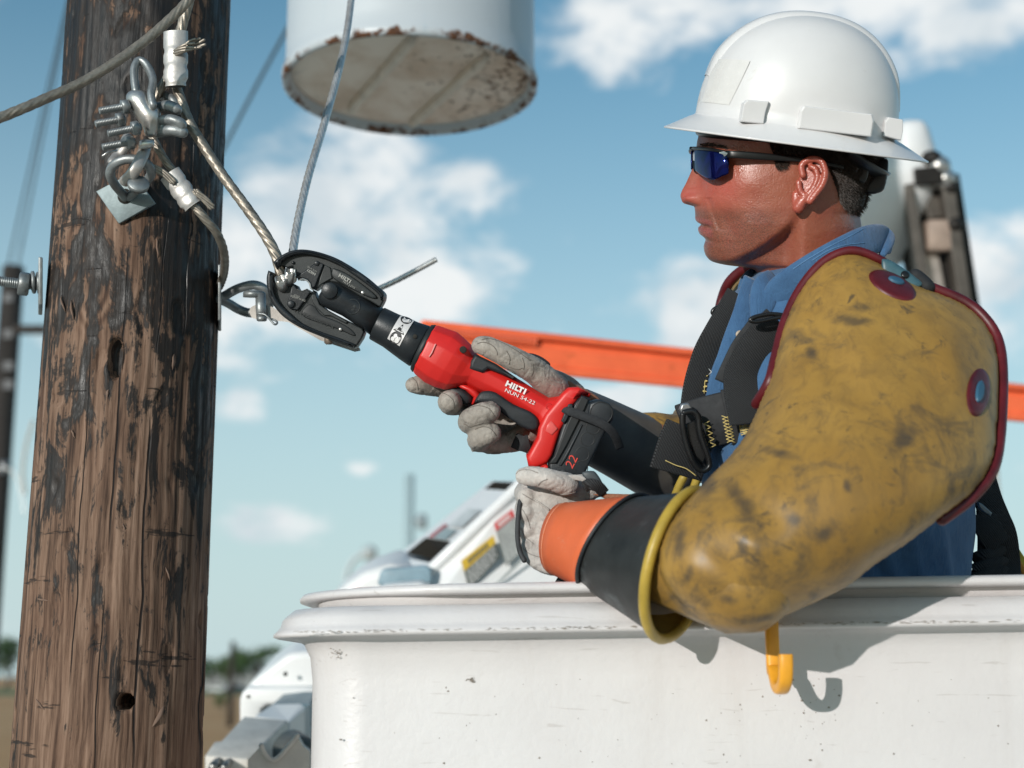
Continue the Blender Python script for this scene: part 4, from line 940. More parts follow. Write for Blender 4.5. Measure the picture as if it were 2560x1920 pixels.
# ================================================================== CRIMPING TOOL
TD = 1.45
S_ = TD/FPX
ct = thing('crimping_tool', 'red and black battery crimping tool gripped in both gloved hands', 'power tool', P(*C4((1000, 640)), TD))
REDP = pm('red_tool_plastic', (.62, .018, .014), .42, var=.08, vs=30, bump=.12, bs=900, dirt=(.66, .09, .07), ds=40, dcov=.68, rv=.06)
RUB = pm('black_rubber', (.014, .017, .02), .55, var=.3, vs=80, bump=.3, bs=900)
BATT = pm('battery_plastic', (.018, .022, .026), .45, var=.25, vs=80, bump=.2, bs=900)
JAWIN = pm('jaw_inner', (.026, .030, .031), .46, .15, var=.25, vs=80, bump=.2, bs=900)
ENGR = pm('laser_engraving', (.30, .30, .28), .5, .2, bump=0)
WHT = pm('white_print_clean', (.78, .76, .74), .45, bump=0); REDT = pm('red_digits', (.60, .06, .045), .45, bump=0)
cs = lambda pts, n=4: [C3(tuple(p)) for p in catmull(pts, n, True)]
LO = [(135, 290), (120, 350), (122, 430), (145, 530), (190, 620), (280, 720), (430, 815), (600, 888), (760, 948), (905, 997)]
UO = [(178, 215), (250, 155), (355, 108), (480, 100), (640, 135), (800, 200), (1000, 325), (1120, 425), (1188, 488), (1186, 555), (1150, 625)]
sm = lambda pts, n=5: [tuple(p) for p in catmull(pts, n)]
lower = sm(LO)+[(932, 985), (948, 962), (985, 905), (1005, 850), (985, 815), (850, 745), (740, 690), (650, 640), (590, 575), (560, 505), (545, 468), (520, 485), (487, 458), (442, 478), (400, 462), (380, 420), (345, 402), (300, 432), (215, 436), (192, 400), (182, 320), (160, 300)]
upper = sm(UO)+[(1060, 570), (960, 520), (860, 460), (770, 405), (690, 390), (620, 410), (575, 450), (552, 466), (530, 452), (520, 410), (490, 375), (450, 362), (415, 368), (385, 350), (370, 320), (350, 250), (300, 265), (250, 240), (200, 275)]
lj = finish('lower_jaw', plate([[C3(p) for p in lower]], TD, -.017, .009, .0015), JAWIN, ct, False)
uj = finish('upper_jaw', plate([[C3(p) for p in upper]], TD, -.017, .009, .0015), JAWIN, ct, False)
lin = [(925, 962), (780, 905), (620, 850), (450, 775), (330, 680), (240, 590), (195, 510), (180, 430), (186, 330)]
uin = [(1158, 560), (1148, 520), (1100, 470), (980, 380), (800, 255), (700, 205), (620, 172), (480, 142), (365, 152), (280, 192), (215, 268)]
finish('jaw_rim', plate([[C3(p) for p in sm(LO)+sm(lin)]], TD, -.021, .0165, .003, segs=4), BLACKMETAL, lj)
finish('jaw_rim', plate([[C3(p) for p in sm(UO[:-1])+sm(uin)]], TD, -.021, .0165, .003, segs=4), BLACKMETAL, uj)
finish('side_panel', plate([cs([(712, 290), (735, 268), (860, 322), (1000, 420), (1112, 512), (1118, 545), (1060, 538), (930, 478), (760, 388), (712, 340)], 3)], TD, .007, .0115, .0015), JAWIN, uj)
finish('jaw_web', plate([[C3(p) for p in [(640, 232), (700, 262), (716, 360), (620, 412), (575, 448)]]], TD, .006, .0105, .001), JAWIN, uj, False)
finish('side_panel', plate([cs([(432, 668), (500, 598), (560, 622), (620, 695), (760, 752), (870, 812), (928, 872), (905, 888), (780, 832), (600, 772), (470, 722)], 3)], TD, .006, .0100, .0012), BLACKDEEP, lj)
finish('jaw_shoulder', plate([[C3(p) for p in [(520, 520), (560, 500), (600, 600), (680, 655), (860, 755), (840, 775), (700, 705), (640, 700), (580, 640), (545, 600)]]], TD, .006, .0115, .001), JAWIN, lj, False)
for m_, (pts, nm) in zip((lj, uj), (([(350, 405), (400, 462), (442, 478), (487, 458), (520, 485), (470, 560), (400, 655), (330, 640), (300, 600), (330, 500)], 'die'), ([(455, 300), (582, 205), (640, 232), (560, 440), (530, 452), (520, 408), (490, 374), (450, 361), (405, 371), (380, 345)], 'die'))):
    finish(nm, plate([[C3(p) for p in pts]], TD, -.012, .0128, .0012), BLACKMETAL, m_, False)
for pts in ([(400, 370), (450, 360), (490, 374), (520, 408), (528, 450), (548, 466), (540, 474), (515, 455), (505, 412), (482, 386), (448, 372), (404, 380)], [(395, 458), (442, 474), (487, 455), (530, 487), (526, 495), (487, 464), (442, 484), (392, 466)]):
    finish('die_edge', plate([[C3(p) for p in pts]], TD, .0075, .0133, .0006), BRIGHT, uj if pts[0][1] < 400 else lj)
def disc(c, r, w0, w1, nm, mat, par, n=28, chamf=.0006):
    finish(nm, lathe(P(*C3(c), TD, w0), -FW, [(0, r), (w1-w0-chamf, r), (w1-w0, r-chamf)], n), mat, par)
disc((577, 225), .0026, .012, .0142, 'pin', BLACKMETAL, uj); disc((343, 597), .0037, .012, .0152, 'pin', BLACKMETAL, lj)
disc((355, 215), .0016, .009, .0112, 'pin', BLACKMETAL, uj)
disc((995, 492), .0019, .011, .0122, 'bright_pin', BRIGHT, uj); disc((790, 827), .0019, .009, .0112, 'bright_pin', BRIGHT, lj)
nk = finish('neck', edgeloft([(C3((655, 420)), C3((585, 520)), .006, .004), (C3((680, 400)), C3((583, 556)), .0135, .004), (C3((720, 392)), C3((600, 598)), .0165, .004), (C3((780, 402)), C3((680, 645)), .0175, .004),
      (C3((860, 455)), C3((800, 702)), .0165, .003), (C3((1000, 535)), C3((925, 785)), .0165, .001), (C3((1180, 632)), C3((1055, 878)), .0162, 0)], 32, 2.3, TD), BLACKMETAL, ct)
disc((705, 480), .0083, .017, .0245, 'pivot_pin', BLACKMETAL, nk, 40, .0009)
def ring_flat(c, r0, r1, w, nm, mat, par, Dd=TD, C=C3, n=40):
    o = P(*C(c), Dd, w); V_ = []; 
    for j in range(n):
        a = 2*math.pi*j/n; d = RT*math.cos(a)+UP*math.sin(a); V_ += [o+d*r0, o+d*(r0+r1)/2-FW*.0003, o+d*r1]
    finish(nm, mesh(V_, [(j*3+i, j*3+i+1, ((j+1) % n)*3+i+1, ((j+1) % n)*3+i) for j in range(n) for i in (0, 1)]), mat, par)
ring_flat((908, 622), .0070, .0076, .0178, 'emblem_ring', JAWIN, nk)
finish('emblem', plate([[C3(p) for p in [(872, 610), (900, 585), (905, 620), (935, 600), (940, 640), (915, 630), (930, 662), (895, 660), (890, 635), (868, 645)]]], TD, .0165, .0182, .0003), JAWIN, nk)
cl_ = finish('cylinder', edgeloft([(C3((1172, 640)), C3((1058, 880)), .0150), (C3((1182, 627)), C3((1045, 908)), .0172), (C3((1192, 626)), C3((1052, 918)), .0176), (C3((1310, 682)), C3((1170, 985)), .0188), (C3((1500, 760)), C3((1320, 1098)), .0214), (C3((1602, 792)), C3((1412, 1162)), .0232), (C3((1607, 800)), C3((1424, 1158)), .0222)], 48, 2.0, TD), BLACKMETAL, ct)
finish('housing_ring', edgeloft([(C3((1605, 800)), C3((1428, 1158)), .0235), (C3((1620, 782)), C3((1424, 1190)), .0262), (C3((1655, 782)), C3((1440, 1216)), .0272), (C3((1668, 792)), C3((1458, 1214)), .0268)], 48, 2.0, TD), BLACKDEEP, ct)
# sticker wrapped on the cylinder: (s along the band 0..1 from its upper end, t across 0..1)
ca0, ca1 = (P(*C3((1182, 627)), TD)+P(*C3((1045, 908)), TD))/2, (P(*C3((1602, 792)), TD)+P(*C3((1412, 1162)), TD))/2
axc = (ca1-ca0).normalized(); vc = FW.cross(axc).normalized(); vc = vc if vc.dot(UP) > 0 else -vc
def band(s, t, lift=.0003):
    d = .0185+t*.0145; f = d/(ca1-ca0).length; r = .0172+(.0232-.0172)*f+lift; a = R(16+100*s)
    return ca0+axc*d+vc*(r*math.cos(a))-FW*(r*math.sin(a))
NB = 24
stk = finish('warning_sticker', mesh([band(i/NB, j/4) for i in range(NB+1) for j in range(5)], [(i*5+j, i*5+j+1, (i+1)*5+j+1, (i+1)*5+j) for i in range(NB) for j in range(4)]), pm('silver_sticker', (.66, .64, .63), .4, .1, bump=0), cl_)
def bandpoly(pts, lift=.0006):
    return [band(s, t, lift) for s, t in pts]
def bdisc(cs_, ct_, r, n=20): return bandpoly([(cs_+r*.48*math.cos(2*math.pi*j/n), ct_+r*math.sin(2*math.pi*j/n)) for j in range(n)])
BP = pm('black_print', (.02, .02, .022), .5, bump=0)
V1 = bdisc(.17, .5, .40); finish('symbol', mesh(V1, [tuple(range(20))]), BP, stk, False)
for q in ([(.10, .30), (.17, .45), (.24, .30), (.22, .25), (.17, .36), (.12, .25)], [(.12, .60), (.22, .58), (.23, .72), (.13, .72)]): finish('symbol_mark', mesh(bandpoly(q, .0009), [tuple(range(len(q)))]), WHT, stk, False)
tri_o, tri_i = [(.40, .5), (.68, .07), (.68, .93)], [(.455, .5), (.65, .19), (.65, .81)]
finish('symbol', mesh(bandpoly(tri_o)+bandpoly(tri_i), [(0, 1, 4, 3), (1, 2, 5, 4), (2, 0, 3, 5)]), BP, stk, False)
finish('symbol_mark', mesh(bandpoly([(.52, .42), (.55, .60), (.59, .55), (.60, .70), (.635, .60), (.62, .40), (.64, .28), (.59, .34), (.57, .30)], .0007), [tuple(range(9))]), BP, stk, False)
V1 = bdisc(.85, .5, .40); finish('symbol', mesh(V1, [tuple(range(20))]), BP, stk, False)
for q in (bdisc(.80, .42, .13, 10), bdisc(.90, .66, .16, 10), bdisc(.91, .34, .14, 10)): finish('symbol_mark', mesh([x_-FW*.0004 for x_ in q], [tuple(range(10))]), WHT, stk, False)
q = [(.78, .62), (.84, .75), (.82, .50), (.80, .50)]; finish('symbol_mark', mesh(bandpoly(q, .001), [tuple(range(4))]), WHT, stk, False)
disc((1480, 895), .0022, .021, .0236, 'vent_hole', DARK, cl_, 16, .0002)
# red housing: head, then grip
hd = finish('housing', bev(edgeloft([(C4((338, 104)), C4((162, 452)), .0262), (C4((352, 98)), C4((172, 478)), .0282), (C4((505, 150)), C4((248, 545)), .0298), (C4((560, 196)), C4((330, 584)), .0298), (C4((618, 252)), C4((402, 602)), .0275), (C4((648, 312)), C4((470, 590)), .0236),
      (C4((690, 345)), C4((560, 566)), .0212), (C4((780, 395)), C4((650, 615)), .0205), (C4((900, 468)), C4((760, 660)), .0205), (C4((1000, 528)), C4((900, 720)), .0205), (C4((1110, 598)), C4((1010, 790)), .0205), (C4((1205, 655)), C4((1100, 850)), .0208), (C4((1290, 640)), C4((1110, 960)), .022), (C4((1345, 590)), C4((1080, 1020)), .0235)], 12, 2.25, TD), .0011, 2), REDP, ct, True)
m_ = hd.modifiers.new('edge', 'EDGE_SPLIT'); m_.split_angle = R(16)
disc4 = lambda c, r, w0, w1, nm, mat, par, n=20: finish(nm, lathe(P(*C4(c), TD, w0), -FW, [(0, r), (w1-w0, r), (w1-w0+.0001, r*.9)], n), mat, par)
disc4((553, 294), .0035, .022, .0292, 'screw_hole', DARK, hd)
finish('head_groove', tube([P(*C4((345, 255)), TD, .0292), P(*C4((318, 318)), TD, .0296), P(*C4((300, 345)), TD, .0292)], .0007, 6, rnd=1), pm('pale_scratch', (.75, .30, .28), .5, bump=0), hd)
cs4 = lambda pts, n=3: [C4(tuple(p)) for p in catmull(pts, n, True)]
finish('grip_pad', plate([[C4(p) for p in [(640, 330), (665, 335), (800, 400), (960, 508), (945, 525), (820, 470), (740, 440), (700, 470), (596, 438), (612, 375)]]], TD, -.0235, .0235, .003), RUB, ct, False)
finish('grip_pad', plate([cs4([(640, 690), (672, 628), (720, 605), (800, 618), (930, 705), (1060, 762), (1118, 820), (1122, 880), (1085, 905), (1000, 880), (880, 800), (770, 720), (700, 700)])], TD, -.0215, .0215, .003), RUB, ct)
finish('trigger', edgeloft([(C4((425, 585)), C4((440, 600)), .006), (C4((455, 560)), C4((470, 650)), .009), (C4((530, 575)), C4((520, 690)), .0095), (C4((600, 625)), C4((560, 715)), .0095), (C4((632, 665)), C4((600, 712)), .006)], 16, 2.4, TD), RUB, ct)
finish('guard_web', edgeloft([(C4((560, 545)), C4((470, 560)), .012), (C4((640, 590)), C4((560, 600)), .014), (C4((690, 620)), C4((625, 655)), .014), (C4((650, 680)), C4((612, 700)), .012), (C4((640, 705)), C4((612, 712)), .01)], 16, 2.6, TD), REDP, ct)
ft = finish('battery_foot', plate([[C4(p) for p in [(1300, 625), (1350, 580), (1420, 575), (1520, 625), (1505, 655), (1445, 632), (1405, 690), (1330, 770), (1322, 850), (1285, 905), (1225, 1095), (1190, 1148), (1105, 1186), (1045, 1168), (1030, 1105), (1065, 1045), (1112, 960), (1122, 880), (1170, 780)]]], TD, -.029, .029, .0045, segs=3), REDP, ct)
finish('foot_facet', plate([[C4(p) for p in [(1185, 862), (1215, 828), (1268, 888), (1222, 938), (1172, 905)]]], TD, .0285, .0298, .001), pm('pale_red_facet', (.70, .10, .09), .3, bump=0), ft)
finish('foot_tip', plate([[C4(p) for p in [(1032, 1090), (1075, 1075), (1190, 1130), (1190, 1210), (1150, 1195), (1045, 1175)]]], TD, -.026, .0255, .003), REDP, ft)
bt_ = finish('battery', plate([[C4(p) for p in [(1445, 636), (1510, 660), (1505, 690), (1575, 668), (1652, 692), (1686, 740), (1680, 822), (1600, 960), (1462, 1245), (1330, 1262), (1200, 1215), (1200, 1150), (1235, 1095), (1290, 900), (1330, 800), (1400, 690)]]], TD, -.031, .031, .003, segs=3), BATT, ct)
finish('battery_rail', plate([[C4(p) for p in [(1442, 640), (1500, 668), (1470, 740), (1330, 1020), (1255, 1150), (1195, 1150), (1240, 1095), (1340, 840), (1410, 700)]]], TD, .029, .0335, .0012), BLACKDEEP, bt_, False)
finish('battery_ridge', plate([[C4(p) for p in [(1452, 860), (1420, 930), (1330, 1110), (1290, 1170), (1275, 1165), (1340, 1050), (1440, 855)]]], TD, .0295, .0325, .0008), BATT, bt_, False)
finish('release_button', plate([[C4(p) for p in [(1505, 700), (1575, 672), (1650, 695), (1680, 740), (1672, 820), (1640, 845), (1560, 830), (1490, 790)]]], TD, .028, .0355, .0025, segs=3), BATT, bt_)
ring_flat((1590, 770), .0105, .0114, .0358, 'button_groove', BLACKDEEP, bt_, C=C4)
for c_ in ((1530, 880), (1490, 968), (1450, 1080), (1440, 1185)): ring_flat(c_, .0064, .0072, .0311, 'cell_groove', BLACKDEEP, bt_, C=C4)
disc4((1307, 1216), .0024, .030, .0318, 'screw', JAWIN, bt_)
finish('latch', plate([[C4(p) for p in [(1150, 1190), (1170, 1165), (1192, 1165), (1190, 1214)]]], TD, .026, .0318, .001), REDP, bt_, False)
finish('strap', ribbon([P(*C4((1318, 775)), TD, .0335), P(*C4((1345, 755)), TD, .0355), P(*C4((1460, 795)), TD, .0375), P(*C4((1560, 835)), TD, .0375), P(*C4((1640, 880)), TD, .0365), P(*C4((1700, 950)), TD, .030), P(*C4((1740, 1040)), TD, .018)], .0086, .0016), pm('strap_webbing', (.02, .022, .025), .8, var=.3, vs=300, bump=.6, bs=1400), ct)
finish('strap_anchor', plate([[C4(p) for p in [(1345, 705), (1370, 700), (1380, 720), (1330, 830), (1310, 850), (1290, 830)]]], TD, .028, .034, .001), BATT, ct, False)
# lettering
def boldlogo(M, mat, par, h, nm):
    """five wide block letters H I L T I, strokes joined the way the print shows"""
    bars = [(0, .30, 0, 1), (.30, .78, .37, .63), (.78, 1.08, 0, 1), (1.24, 1.54, 0, 1), (1.70, 2.0, 0, 1), (2.0, 2.46, 0, .25), (2.14, 3.12, .75, 1), (2.56, 2.86, 0, .75), (3.28, 3.58, 0, 1)]
    V_, F_ = [], []
    for a, b_, c, d in bars:
        n = len(V_); V_ += [M @ Vector((x_*h, y_*h, 0)) for x_, y_ in ((a, c), (b_, c), (b_, d), (a, d))]; F_.append((n, n+1, n+2, n+3))
    finish(nm, mesh(V_, F_), mat, par, False)
boldlogo(facing(*C4((868, 566)), TD, .0212, 24.5), WHT, hd, .0060, 'lettering')
finish('lettering', textmesh('NUN 54-22', .0052, facing(*C4((862, 608)), TD, .0212, 24.5), .0001, width=1.32), WHT, hd, False)
ring_flat((1205, 725), .0030, .0034, .0215, 'emblem_ring', pm('dark_red', (.35, .012, .01), .4, bump=0), hd, C=C4)
finish('lettering', textmesh('22', .0125, facing(*C4((1372, 1196)), TD, .0318, -62), .0001, width=1.05, shear=.1), REDT, bt_, False)
boldlogo(facing(*C3((770, 345)), TD, .0122, 30.5), ENGR, uj, .0038, 'engraved_lettering')
finish('engraved_lettering', textmesh('NCR J D10', .0030, facing(*C3((812, 395)), TD, .0122, 30.5), .0001), ENGR, uj, False)
boldlogo(facing(*C3((570, 318)), TD, .0131, 210), ENGR, uj, .0026, 'engraved_lettering')
finish('engraved_lettering', textmesh('NCR W BG', .0022, facing(*C3((580, 297)), TD, .0131, 210), .0001), ENGR, uj, False)
finish('engraved_lettering', textmesh('37/22', .0027, facing(*C3((365, 522)), TD, .0131, 20), .0001), ENGR, lj, False)
finish('engraved_lettering', textmesh('EQUIV W-BG', .0027, facing(*C3((336, 528)), TD, .0131, 20), .0001), ENGR, lj, False)
finish('engraved_lettering', textmesh('K G0003 Z6121', .0056, facing(*C3((735, 792)), TD, .0103, 204), .0001, width=1.2), JAWIN, lj, False)
# connector being pressed between the jaws
cn = thing('tap_connector', 'bright crimped connector held between the dies, two strands entering', 'connector', P(*C3((270, 380)), TD, .012))
for a, b_, r in (((228, 352), (243, 425), .0056), ((314, 285), (306, 372), .0048)):
    p, q = P(*C3(a), TD-.020), P(*C3(b_), TD-.012); ax_ = (q-p).normalized(); u_ = ax_.cross(FW).normalized(); v_ = ax_.cross(u_); rr_ = random.Random(2)
    ang = np.linspace(0, 2*math.pi, 22, endpoint=False); jag = [rr_.uniform(-.0016, .0012) for _ in ang]
    rg = lambda x_, k, j_=0: [x_+u_*(r*k*math.cos(t))+v_*(r*k*math.sin(t))+ax_*(jag[i]*j_) for i, t in enumerate(ang)]
    finish('socket_wall', lofted([rg(q, .80), rg(p, .84, 1), rg(p, 1.08, 1), rg(q, 1.02), rg(q+ax_*.004, .8)], cap=True), BRIGHT, cn)
pf = Puff(C3([(196, 372), (250, 362), (300, 325), (340, 275), (366, 262), (372, 310), (378, 370), (345, 405), (300, 428), (240, 434), (205, 410)]), TD-.010, .35, 1.4); finish('connector_body', pf.mesh(2), BRIGHT, cn)
# ================================================================== THE WORKER
pe = thing('person', 'worker in white hard hat, dark glasses and yellow rubber sleeves, in profile', 'person', P(2150, 2050, 1.47))
HD = 1.45; hs = HD/FPX
def interp(tab, y):
    ys = [q[0] for q in tab]
    return float(np.interp(y, ys, [q[1] for q in tab]))
def pin(poly, x, y):
    c = False; n = len(poly)
    for i in range(n):
        x1, y1 = poly[i][:2]; x2, y2 = poly[i-1][:2]
        if (y1 > y) != (y2 > y) and x < (x2-x1)*(y-y1)/(y2-y1)+x1: c = not c
    return c
def sstep(a, b, x):
    t = min(max((x-a)/(b-a), 0), 1); return t*t*(3-2*t)
xf_t = [(130, 1880), (160, 1835), (200, 1795), (260, 1764), (300, 1752), (332, 1748), (352, 1743), (366, 1741), (380, 1745), (395, 1753), (430, 1751), (470, 1745), (500, 1741), (513, 1737), (521, 1736.5), (530, 1737.5), (538, 1738), (544, 1737.5), (549, 1738.5), (554, 1742), (558, 1750), (561, 1754), (564, 1750), (569, 1745.5), (576, 1745), (584, 1748.5), (590, 1757), (596, 1763), (601, 1763.5), (608, 1761), (616, 1759), (627, 1760), (638, 1764), (646, 1770), (651, 1775), (655, 1783), (658, 1793), (661, 1806), (664, 1824), (666.5, 1848), (669, 1870), (673, 1882), (678, 1890), (695, 1902), (718, 1918), (760, 1940), (860, 1950)]
xs_t = [(130, 1880), (160, 1835), (200, 1795), (260, 1764), (300, 1753), (332, 1750), (366, 1750), (395, 1756), (430, 1756), (470, 1753), (500, 1752), (540, 1754), (580, 1758), (620, 1764), (640, 1770), (651, 1779), (658, 1795), (664, 1824), (669, 1870), (673, 1882), (678, 1890), (695, 1902), (718, 1918), (760, 1940), (860, 1950)]
nose_t = [(380, 0), (392, 2), (410, 12), (425, 22), (445, 28), (460, 32.5), (475, 39), (486, 41.5), (492, 41), (499, 38), (506, 33), (510, 26), (513, 12), (516, 2), (520, 0)]
nsig_t = [(380, 16), (410, 18), (450, 23), (475, 28), (492, 33), (505, 31), (516, 26)]
xb_t = [(130, 2080), (160, 2130), (200, 2175), (260, 2205), (330, 2212), (395, 2203), (450, 2180), (482, 2164), (512, 2158), (535, 2149), (577, 2156), (620, 2170), (700, 2200), (760, 2230), (860, 2260)]
hw_t = [(130, 70), (145, 105), (170, 140), (200, 163), (260, 182), (330, 185), (400, 180), (440, 177), (480, 173), (520, 168), (560, 160), (600, 150), (640, 140), (670, 136), (700, 138), (740, 150), (800, 190), (860, 240)]
jaw_l = [(1740, 660), (1800, 661), (1840, 650), (1880, 632), (1920, 608), (1960, 578), (1985, 550), (2000, 515)]
rows = list(np.arange(130, 340, 7)) + list(np.arange(340, 690, 2.2)) + list(np.arange(690, 861, 8))
TT = []
for k in range(181):            # denser towards the face front
    u = k/180*2-1; TT.append(math.pi*(u*abs(u)**.45))
TT = TT[:-1]
V, info = [], []
for py in rows:
    xf, xb, hw = interp(xs_t, py), interp(xb_t, py), interp(hw_t, py); cx = 2000 if py < 560 else 2000+min((py-560)*.35, 60)
    nz, ns = interp(nose_t, py), interp(nsig_t, py)
    for t in TT:
        c, s_ = math.cos(t), math.sin(t)
        ef = 2.15-.10*sstep(520, 640, py)
        if c > 0: a = cx-(cx-xf)*abs(c)**(2/ef)
        else: a = cx+(xb-cx)*abs(c)**(2/2.2)
        w = hw*math.copysign(abs(s_)**(2/2.25), s_)
        aw = abs(w)
        if c > 0:
            pq_ = py-.13*aw*sstep(515, 545, py)*sstep(625, 590, py)
            a += (interp(xf_t, pq_)-interp(xs_t, pq_))*math.exp(-(aw/(50 if py < 600 else 62))**2)
            # nose and nostril wing
            n_ = nz*math.exp(-(aw/ns)**2*(1.0 if py < 470 else .8)); a -= n_
            a -= 10*math.exp(-((py-497)/9)**2-((aw-31)/11)**2)
            # eye socket, cheekbone, mouth corner fold, lips fade sideways
            a += 20*math.exp(-((py-402)/20)**2-((aw-72)/30)**2)
            dx = a-1870; w += math.copysign(7*math.exp(-((py-455)/34)**2-(dx/55)**2), s_)
            w -= math.copysign(9*math.exp(-((py-555)/30)**2-((a-1815)/30)**2), s_)*min(aw/60, 1)
            if 515 < py < 600: a += 5*math.exp(-((py-567)/7)**2-((aw-56)/14)**2)
            a += 9*math.exp(-((py-510)/4)**2-((aw-15)/8)**2)
            if 495 < py < 575:
                fx = 1772+(py-500)*.36; w -= math.copysign(3.6*math.exp(-((a-fx)/7)**2), s_)*min(aw/40, 1)
        # jaw edge: the neck lies inside it
        if a < 2010:
            jl = interp(jaw_l, a); k = sstep(jl-10, jl+24, py)*sstep(2012, 1960, a); w -= math.copysign(min(34, aw*.30)*k, s_)
        V.append((a, py, w)); info.append(py)
nT = len(TT)
F = [(i*nT+j, i*nT+(j+1) % nT, (i+1)*nT+(j+1) % nT, (i+1)*nT+j) for i in range(len(rows)-1) for j in range(nT)]
F.append(tuple(range(nT))); F.append(tuple(range((len(rows)-1)*nT, len(rows)*nT)))
def HP(a, py, w): return P(a, py, HD-w*hs)
hm = fixn(mesh([HP(*v) for v in V], F))
# skin colour by area, neck and nape darker: sunburnt cheek and nose, lips, shaved beard, brow and cropped hair
def skincol(a, py, w):
    c = np.array((.29, .080, .042))
    red = math.exp(-((a-1800)/70)**2-((py-470)/52)**2)+.8*math.exp(-((a-1712)/30)**2-((py-495)/30)**2)+.35*math.exp(-((a-1850)/80)**2-((py-345)/24)**2)
    c = c*(1-min(red, 1)*.75)+np.array((.44, .078, .060))*min(red, 1)*.8
    bd = sstep(510, 545, py)*sstep(2000, 1900, a)*(1-sstep(640, 700, py)); c = c*(1-.30*bd)+np.array((.15, .07, .05))*.30*bd
    mo = math.exp(-((py-533)/11)**2-((a-1752)/20)**2); c = c*(1-.5*min(mo, 1))+np.array((.11, .065, .05))*.5*min(mo, 1)
    py0 = py; py = py-(a-1745)*.26
    lip = (max(0, 1-((py-550)/8.5)**2) if py < 559 else max(0, 1-((py-575)/13)**2))*sstep(1786, 1774, a); lip = min(lip*1.6, 1)
    c = c*(1-lip)+np.array((.34, .085, .075))*lip; py = py0
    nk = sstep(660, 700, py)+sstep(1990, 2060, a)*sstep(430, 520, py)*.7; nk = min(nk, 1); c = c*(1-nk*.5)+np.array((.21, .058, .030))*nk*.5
    return np.append(c, bd)
def fill_skin(me, f):
    at = me.color_attributes.new('skin', 'FLOAT_COLOR', 'POINT'); arr = []
    for v in f: arr += [float(x) for x in v[:3]]+[float(v[3]) if len(v) > 3 else 0.0]
    at.data.foreach_set('color', arr)
ear_out = [(850, 935), (880, 918), (920, 913), (955, 928), (975, 965), (979, 1010), (962, 1070), (922, 1122), (882, 1172), (850, 1215), (822, 1226), (797, 1216), (790, 1180), (796, 1120), (810, 1060), (832, 1000)]
def earP(x, y, lift):           # ear plane: hinged at its front edge, standing off the head towards the back
    px, py = C5((x, y)); return P(px, py, HD-(176 + (px-1990)*.30)*hs - lift)
ef_ = Puff(C5(ear_out), lambda x, y: HD-(174+(x-1990)*.30)*hs, .35, 1.8, 5); parts = [ef_.mesh(2)]
rim = [(846, 1010), (838, 955), (875, 922), (922, 917), (955, 935), (972, 975), (974, 1015), (958, 1065), (922, 1115), (888, 1160)]
parts.append(tube(spath([earP(*q, +.0050) for q in rim], 6), .0033, 10, rnd=1))
parts.append(tube(spath([earP(*q, .0042) for q in [(893, 960), (920, 978), (930, 1020), (915, 1065), (890, 1105), (862, 1132)]], 6), .0030, 10, rnd=1))
parts.append(tube(spath([earP(*q, .0050) for q in [(822, 1050), (826, 1085), (838, 1110), (855, 1125)]], 6), .0030, 10, rnd=1))
parts.append(finger([earP(820, 1198, .0025), earP(842, 1160, .0035), earP(870, 1130, .004)], [.0056, .0052, .0035]))
parts.append(finger([earP(806, 1120, .000), earP(806, 1180, .001), earP(812, 1205, .001)], [.004, .004, .004]))
em = remesh(join(*parts), .0009, 5)
nb = len(hm.vertices); ne = len(em.vertices)
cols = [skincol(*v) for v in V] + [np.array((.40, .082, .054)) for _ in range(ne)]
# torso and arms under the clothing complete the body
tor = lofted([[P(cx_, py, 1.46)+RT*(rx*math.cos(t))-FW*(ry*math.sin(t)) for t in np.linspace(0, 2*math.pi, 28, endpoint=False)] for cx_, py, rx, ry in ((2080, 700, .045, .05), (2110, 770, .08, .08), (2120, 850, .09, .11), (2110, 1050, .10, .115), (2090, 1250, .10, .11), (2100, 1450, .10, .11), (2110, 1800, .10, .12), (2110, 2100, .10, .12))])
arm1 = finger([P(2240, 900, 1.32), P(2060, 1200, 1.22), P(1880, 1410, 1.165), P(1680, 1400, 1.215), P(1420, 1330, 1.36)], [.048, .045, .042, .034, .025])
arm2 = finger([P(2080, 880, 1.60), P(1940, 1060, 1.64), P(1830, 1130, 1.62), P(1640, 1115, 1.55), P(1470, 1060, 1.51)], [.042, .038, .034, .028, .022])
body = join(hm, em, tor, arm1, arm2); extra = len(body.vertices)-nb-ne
fill_skin(body, cols+[np.array((.34, .135, .078))]*extra)
